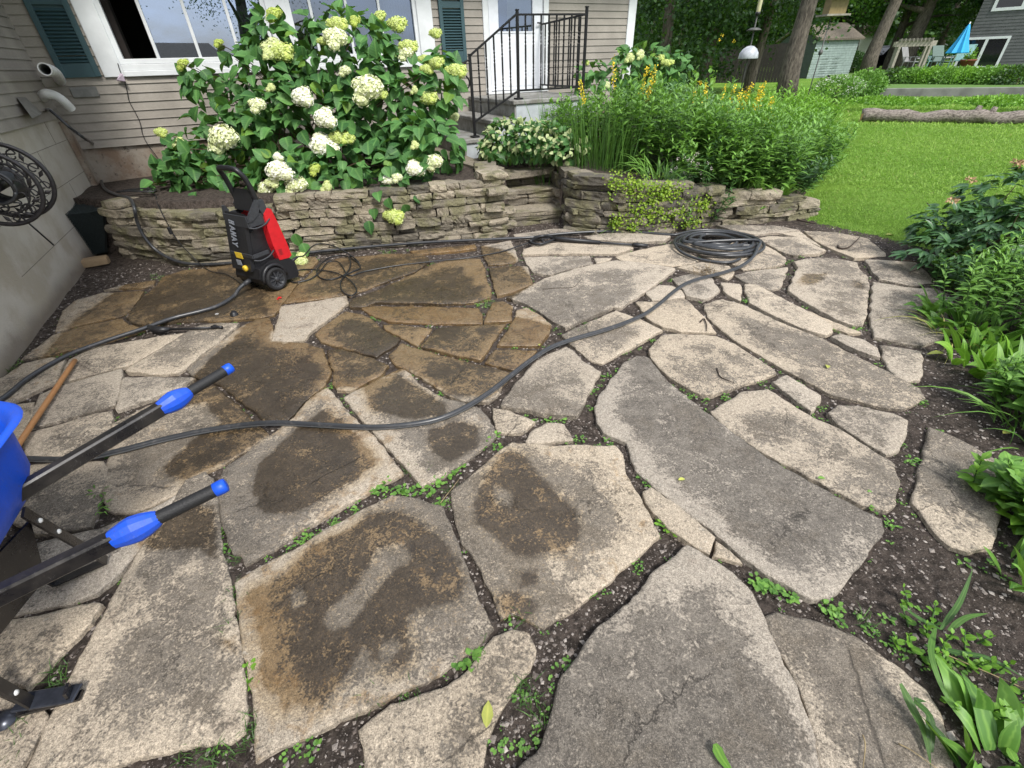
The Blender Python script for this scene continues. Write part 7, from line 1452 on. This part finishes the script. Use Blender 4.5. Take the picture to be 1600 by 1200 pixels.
def car(px, py, Yd, L_, lab, mat, tall=1., yaw=.1, name='parked_car'):
    b = onY(px, py, Yd); o = thing(name, lab, 'car', b); c, s = math.cos(yaw), math.sin(yaw); X_ = np.array([c, s, 0]); Y_ = np.array([-s, c, 0]); hw = .9
    def pr(prof, y0, y1): 
        n = len(prof); return [b+X_*x+Y_*y0+UZ*z for x, z in prof]+[b+X_*x+Y_*y1+UZ*z for x, z in prof], [list(range(n))[::-1], list(range(n, 2*n))]+[[i, (i+1) % n, n+(i+1) % n, n+i] for i in range(n)]
    h = L_/2; body = [(-h, .35), (-h, .75*tall), (-h*.85, .95*tall), (-h*.35, 1.0*tall), (h*.5, 1.0*tall), (h*.95, .9*tall), (h, .7*tall), (h, .35), (h*.7, .3), (-h*.7, .3)]
    mb = MB(); mb.add(*pr(body, -hw, hw)); mb.build('body', mat, o)
    cab = [(-h*.5, 1.0*tall), (-h*.28, 1.5*tall), (h*.55, 1.52*tall), (h*.88, 1.0*tall)]; mb = MB(); mb.add(*pr(cab, -hw*.86, hw*.86)); mb.build('cabin', MDGL, o)
    mb = MB(); mb.add(*pr([(-h*.3, 1.5*tall), (-h*.26, 1.56*tall), (h*.5, 1.58*tall), (h*.56, 1.51*tall)], -hw*.84, hw*.84)); mb.build('roof', mat, o)
    for sx in (-.62, .62):
        for sy in (-1, 1): mb = MB(); mb.lathe(b+X_*h*sx+Y_*hw*.95*sy+UZ*.34, [(0, .0), (.3, .0), (.34, -.03), (.34, -.18)], 16, Y_*sy); wh = mb.build('wheel', MRUB, o)
    for sy in (-.7, .7): mb = MB(); mb.box(b-X_*h*1.0+Y_*hw*sy+UZ*.72*tall, (.05, .3, .14), (X_, Y_, UZ)); mb.build('headlight', MTRIM, o)
car(1377, 109, 46, 4.4, 'black car parked by the street behind the leaning trunk', simple('black_car_paint', (.008, .008, .01, 1), .15), 1.05, .15); car(1340, 106, 58, 4.6, 'white vehicle partly hidden behind the white outbuilding', simple('white_car_paint', (.7, .7, .7, 1), .25), 1.1, .1)
ob = onY(1343, 104, 50); oh = thing('outbuilding', 'tiny white outbuilding with a grey roof right of the shed', 'building', ob); mb = MB(); mb.box(ob+[0, 2, 1.1], (2.0, 3, 2.4)); mb.build('wall', MTRIM, oh)
mb = MB(); mb.prism([(-1.3, 0), (0, .9), (1.3, 0)], -1.7, 1.7, 0, ob+[0, 2, 2.3], ((1, 0, 0), (0, 0, 1), (0, 1, 0))); mb.build('roof', MROOF, oh)
# ---- log
m = M('log_bark'); n = m.noise(9, 7, .75, scale3=(1, 4, 4)); m.set(m.mix(m.rng(n, .35, .62), (.09, .072, .06, 1), (.36, .31, .27, 1)), .95); m.bump(n, 1., .04); MLB = m.m
l0, l1 = onz(1347, 181, .38), onz(1640, 184, .38); lg_ = thing('fallen_log', 'long barkless felled tree trunk lying on the lawn', 'log', l0)
k = np.linspace(0, 1, 40); P = l0+(l1-l0)*k[:, None]; P[:, 2] += .02*np.sin(k*14)+.015*np.sin(k*31); rr = .118+.006*np.sin(k*9+1)+.005*np.sin(k*33)+.02*np.exp(-k/.03)
mb = MB(); mb.tube(P, rr, 18); V = np.array(mb.v); V += RNG.normal(0, .006, V.shape); mb.v = [tuple(v) for v in V]; mb.build('trunk', MLB, lg_)
dl = nrm(l1-l0); mb = MB(); mb.lathe(P[0]-dl*.004, [(0, .01), (.10, .008), (.145, .0)], 20, -dl); m = M('cut_wood'); w_ = m.vor(3); m.set(m.mix(m.noise(30, 3, scale3=(1, 1, 1)), (.42, .22, .09, 1), (.60, .38, .18, 1)), .8); mb.build('cut_end', m.m, lg_)
for t, h in ((.62, .16), (.70, .12)): p = l0+(l1-l0)*t; mb = MB(); mb.tube([p, p+np.array([.03, -.02, .13+h*.5])], [.07, .045], 9); mb.build('branch_stub', MLB, lg_)
# ---- feeder poles
MPOL = simple('grey_metal_pole', (.10, .10, .095, 1), .6, .4); MDOM = simple('grey_plastic_dome', (.42, .44, .48, 1), .35)
b1 = onY(1163, 116, 9.6); b1[2] = terrain(b1[0], b1[1]); fp = thing('feeder_pole', 'pole with a domed grey baffle and a hanging tube feeder', 'bird feeder', b1)
X1 = lambda x, y: np.array([b1[0], b1[1], onY(x, y, b1[1])[2]])
zt = X1(1175, 0)[2]; mb = MB(); mb.tube([b1, [b1[0], b1[1], zt+.6]], .012, 8); mb.build('pole', MPOL, fp)
zd = X1(1162, 73)[2]; mb = MB(); mb.lathe([b1[0], b1[1], zd-.17], [(.158, .0), (.162, .01), (.150, .08), (.115, .135), (.06, .172), (.0, .185)], 24); mb.lathe([b1[0], b1[1], zd-.17], [(.0, .0)], 24); mb.build('dome_baffle', MDOM, fp); mb = MB(); mb.lathe([b1[0], b1[1], zd-.17], [(.154, .001), (.14, .07), (.1, .12), (0, .17)], 24); mb.build('dome_lining', MPL, fp)
z2 = X1(1164, 47)[2]; mb = MB(); mb.lathe([b1[0], b1[1], z2], [(.0, .03), (.06, .025), (.12, -.005), (.115, -.012), (0, .01)], 24); mb.build('disc_baffle', MPOL, fp)
z3 = X1(1168, 25)[2]; mb = MB(); mb.lathe([b1[0], b1[1], z3], [(.0, 0), (.035, 0), (.04, .03), (.035, .05), (.0, .05)], 14); mb.build('feeder_base', MPL, fp); mb = MB(); mb.lathe([b1[0], b1[1], z3+.05], [(.032, 0), (.036, .28), (.036, .45), (0, .46)], 14); mb.build('seed_tube', simple('pale_seed_tube', (.50, .47, .28, 1), .4), fp)
b2 = onY(1271, 120, 11.5); b2[2] = terrain(b2[0], b2[1]); bp_ = thing('bird_feeder', 'wooden hopper bird feeder on a thin pole in front of the shed', 'bird feeder', b2)
X2 = lambda x, y: np.array([b2[0], b2[1], onY(x, y, b2[1])[2]]); zb_ = X2(1300, 25)[2]; mb = MB(); mb.tube([b2, [b2[0], b2[1], zb_]], .011, 8); mb.build('pole', MPOL, bp_)
zz_ = X2(1284, 82)[2]; mb = MB(); mb.lathe([b2[0], b2[1], zz_-.05], [(0, 0), (.03, .01), (.042, .05), (.03, .09), (0, .1)], 14); mb.build('pole_joint', MPOL, bp_)
mb = MB(); Xb = nrm([.9, .1, 0]); Yb = np.array([-Xb[1], Xb[0], 0]); mb.box([b2[0]+.03, b2[1], zb_+.01], (.50, .34, .03), (Xb, Yb, UZ)); mb.build('tray', MGW, bp_)
mb = MB(); mb.box([b2[0]+.03, b2[1], zb_+.15], (.36, .20, .25), (Xb, Yb, UZ)); mb.build('hopper', simple('seed_hopper', (.20, .15, .06, 1), .6), bp_)
mb = MB(); mb.prism([(-.22, 0), (0, .15), (.22, 0), (.22, .03), (0, .185), (-.22, .03)], -.30, .30, 0, [b2[0]+.03, b2[1], zb_+.27], (Yb, UZ, Xb)); mb.build('roof', MDOM, bp_)
# ---- things behind the camera that show in the window glass
tb2 = thing('tree', 'open crowned tree behind the photographer, mirrored in the window', 'tree', (5.5, -9, -.03)); mb = MB(); mb.tube(smooth_path([[5.5, -9, -.2], [5.3, -9, 2.5], [5.6, -9, 5], [5.2, -9.2, 9]], 6), np.linspace(.3, .1, 19), 10); mb.build('trunk', MBARK, tb2)
for i in range(9): a = RNG.uniform(0, 6.28); z0 = 2+i*.6; mb = MB(); p = np.array([5.4, -9, z0]); mb.tube(smooth_path([p, p+[1.2*math.cos(a), 1.2*math.sin(a), .9], p+[2.8*math.cos(a), 2.8*math.sin(a), 1.5]], 5), np.linspace(.11, .02, 11), 6); mb.build('limb', MBARK, tb2)
n = 20000; C_ = np.array([5.4, -9, 6.5])+RNG.normal(size=(40, 3))*[2, 2, 1.4]; Q = C_[RNG.integers(40, size=n)]+RNG.normal(0, .45, (n, 3)); scat('crown', T_LEAFQ, Q, rdir(n), rdir(n, .5), .09, .07, RNG.uniform(0, 1, n), ML_TREE, tb2)
gr = thing('garage', 'dark roofed garage behind the photographer, mirrored in the window', 'building', (14, -44, 0)); mb = MB(); mb.box((14, -46, 1.0), (12, 8, 2.0), bev=.02); mb.build('wall', MTRIM, gr); mb = MB(); mb.prism([(-4.6, 0), (0, 2.2), (4.6, 0)], -6.6, 6.6, 0, (14, -46, 2.0), ((0, 1, 0), (0, 0, 1), (1, 0, 0))); mb.build('roof', MROOF, gr)
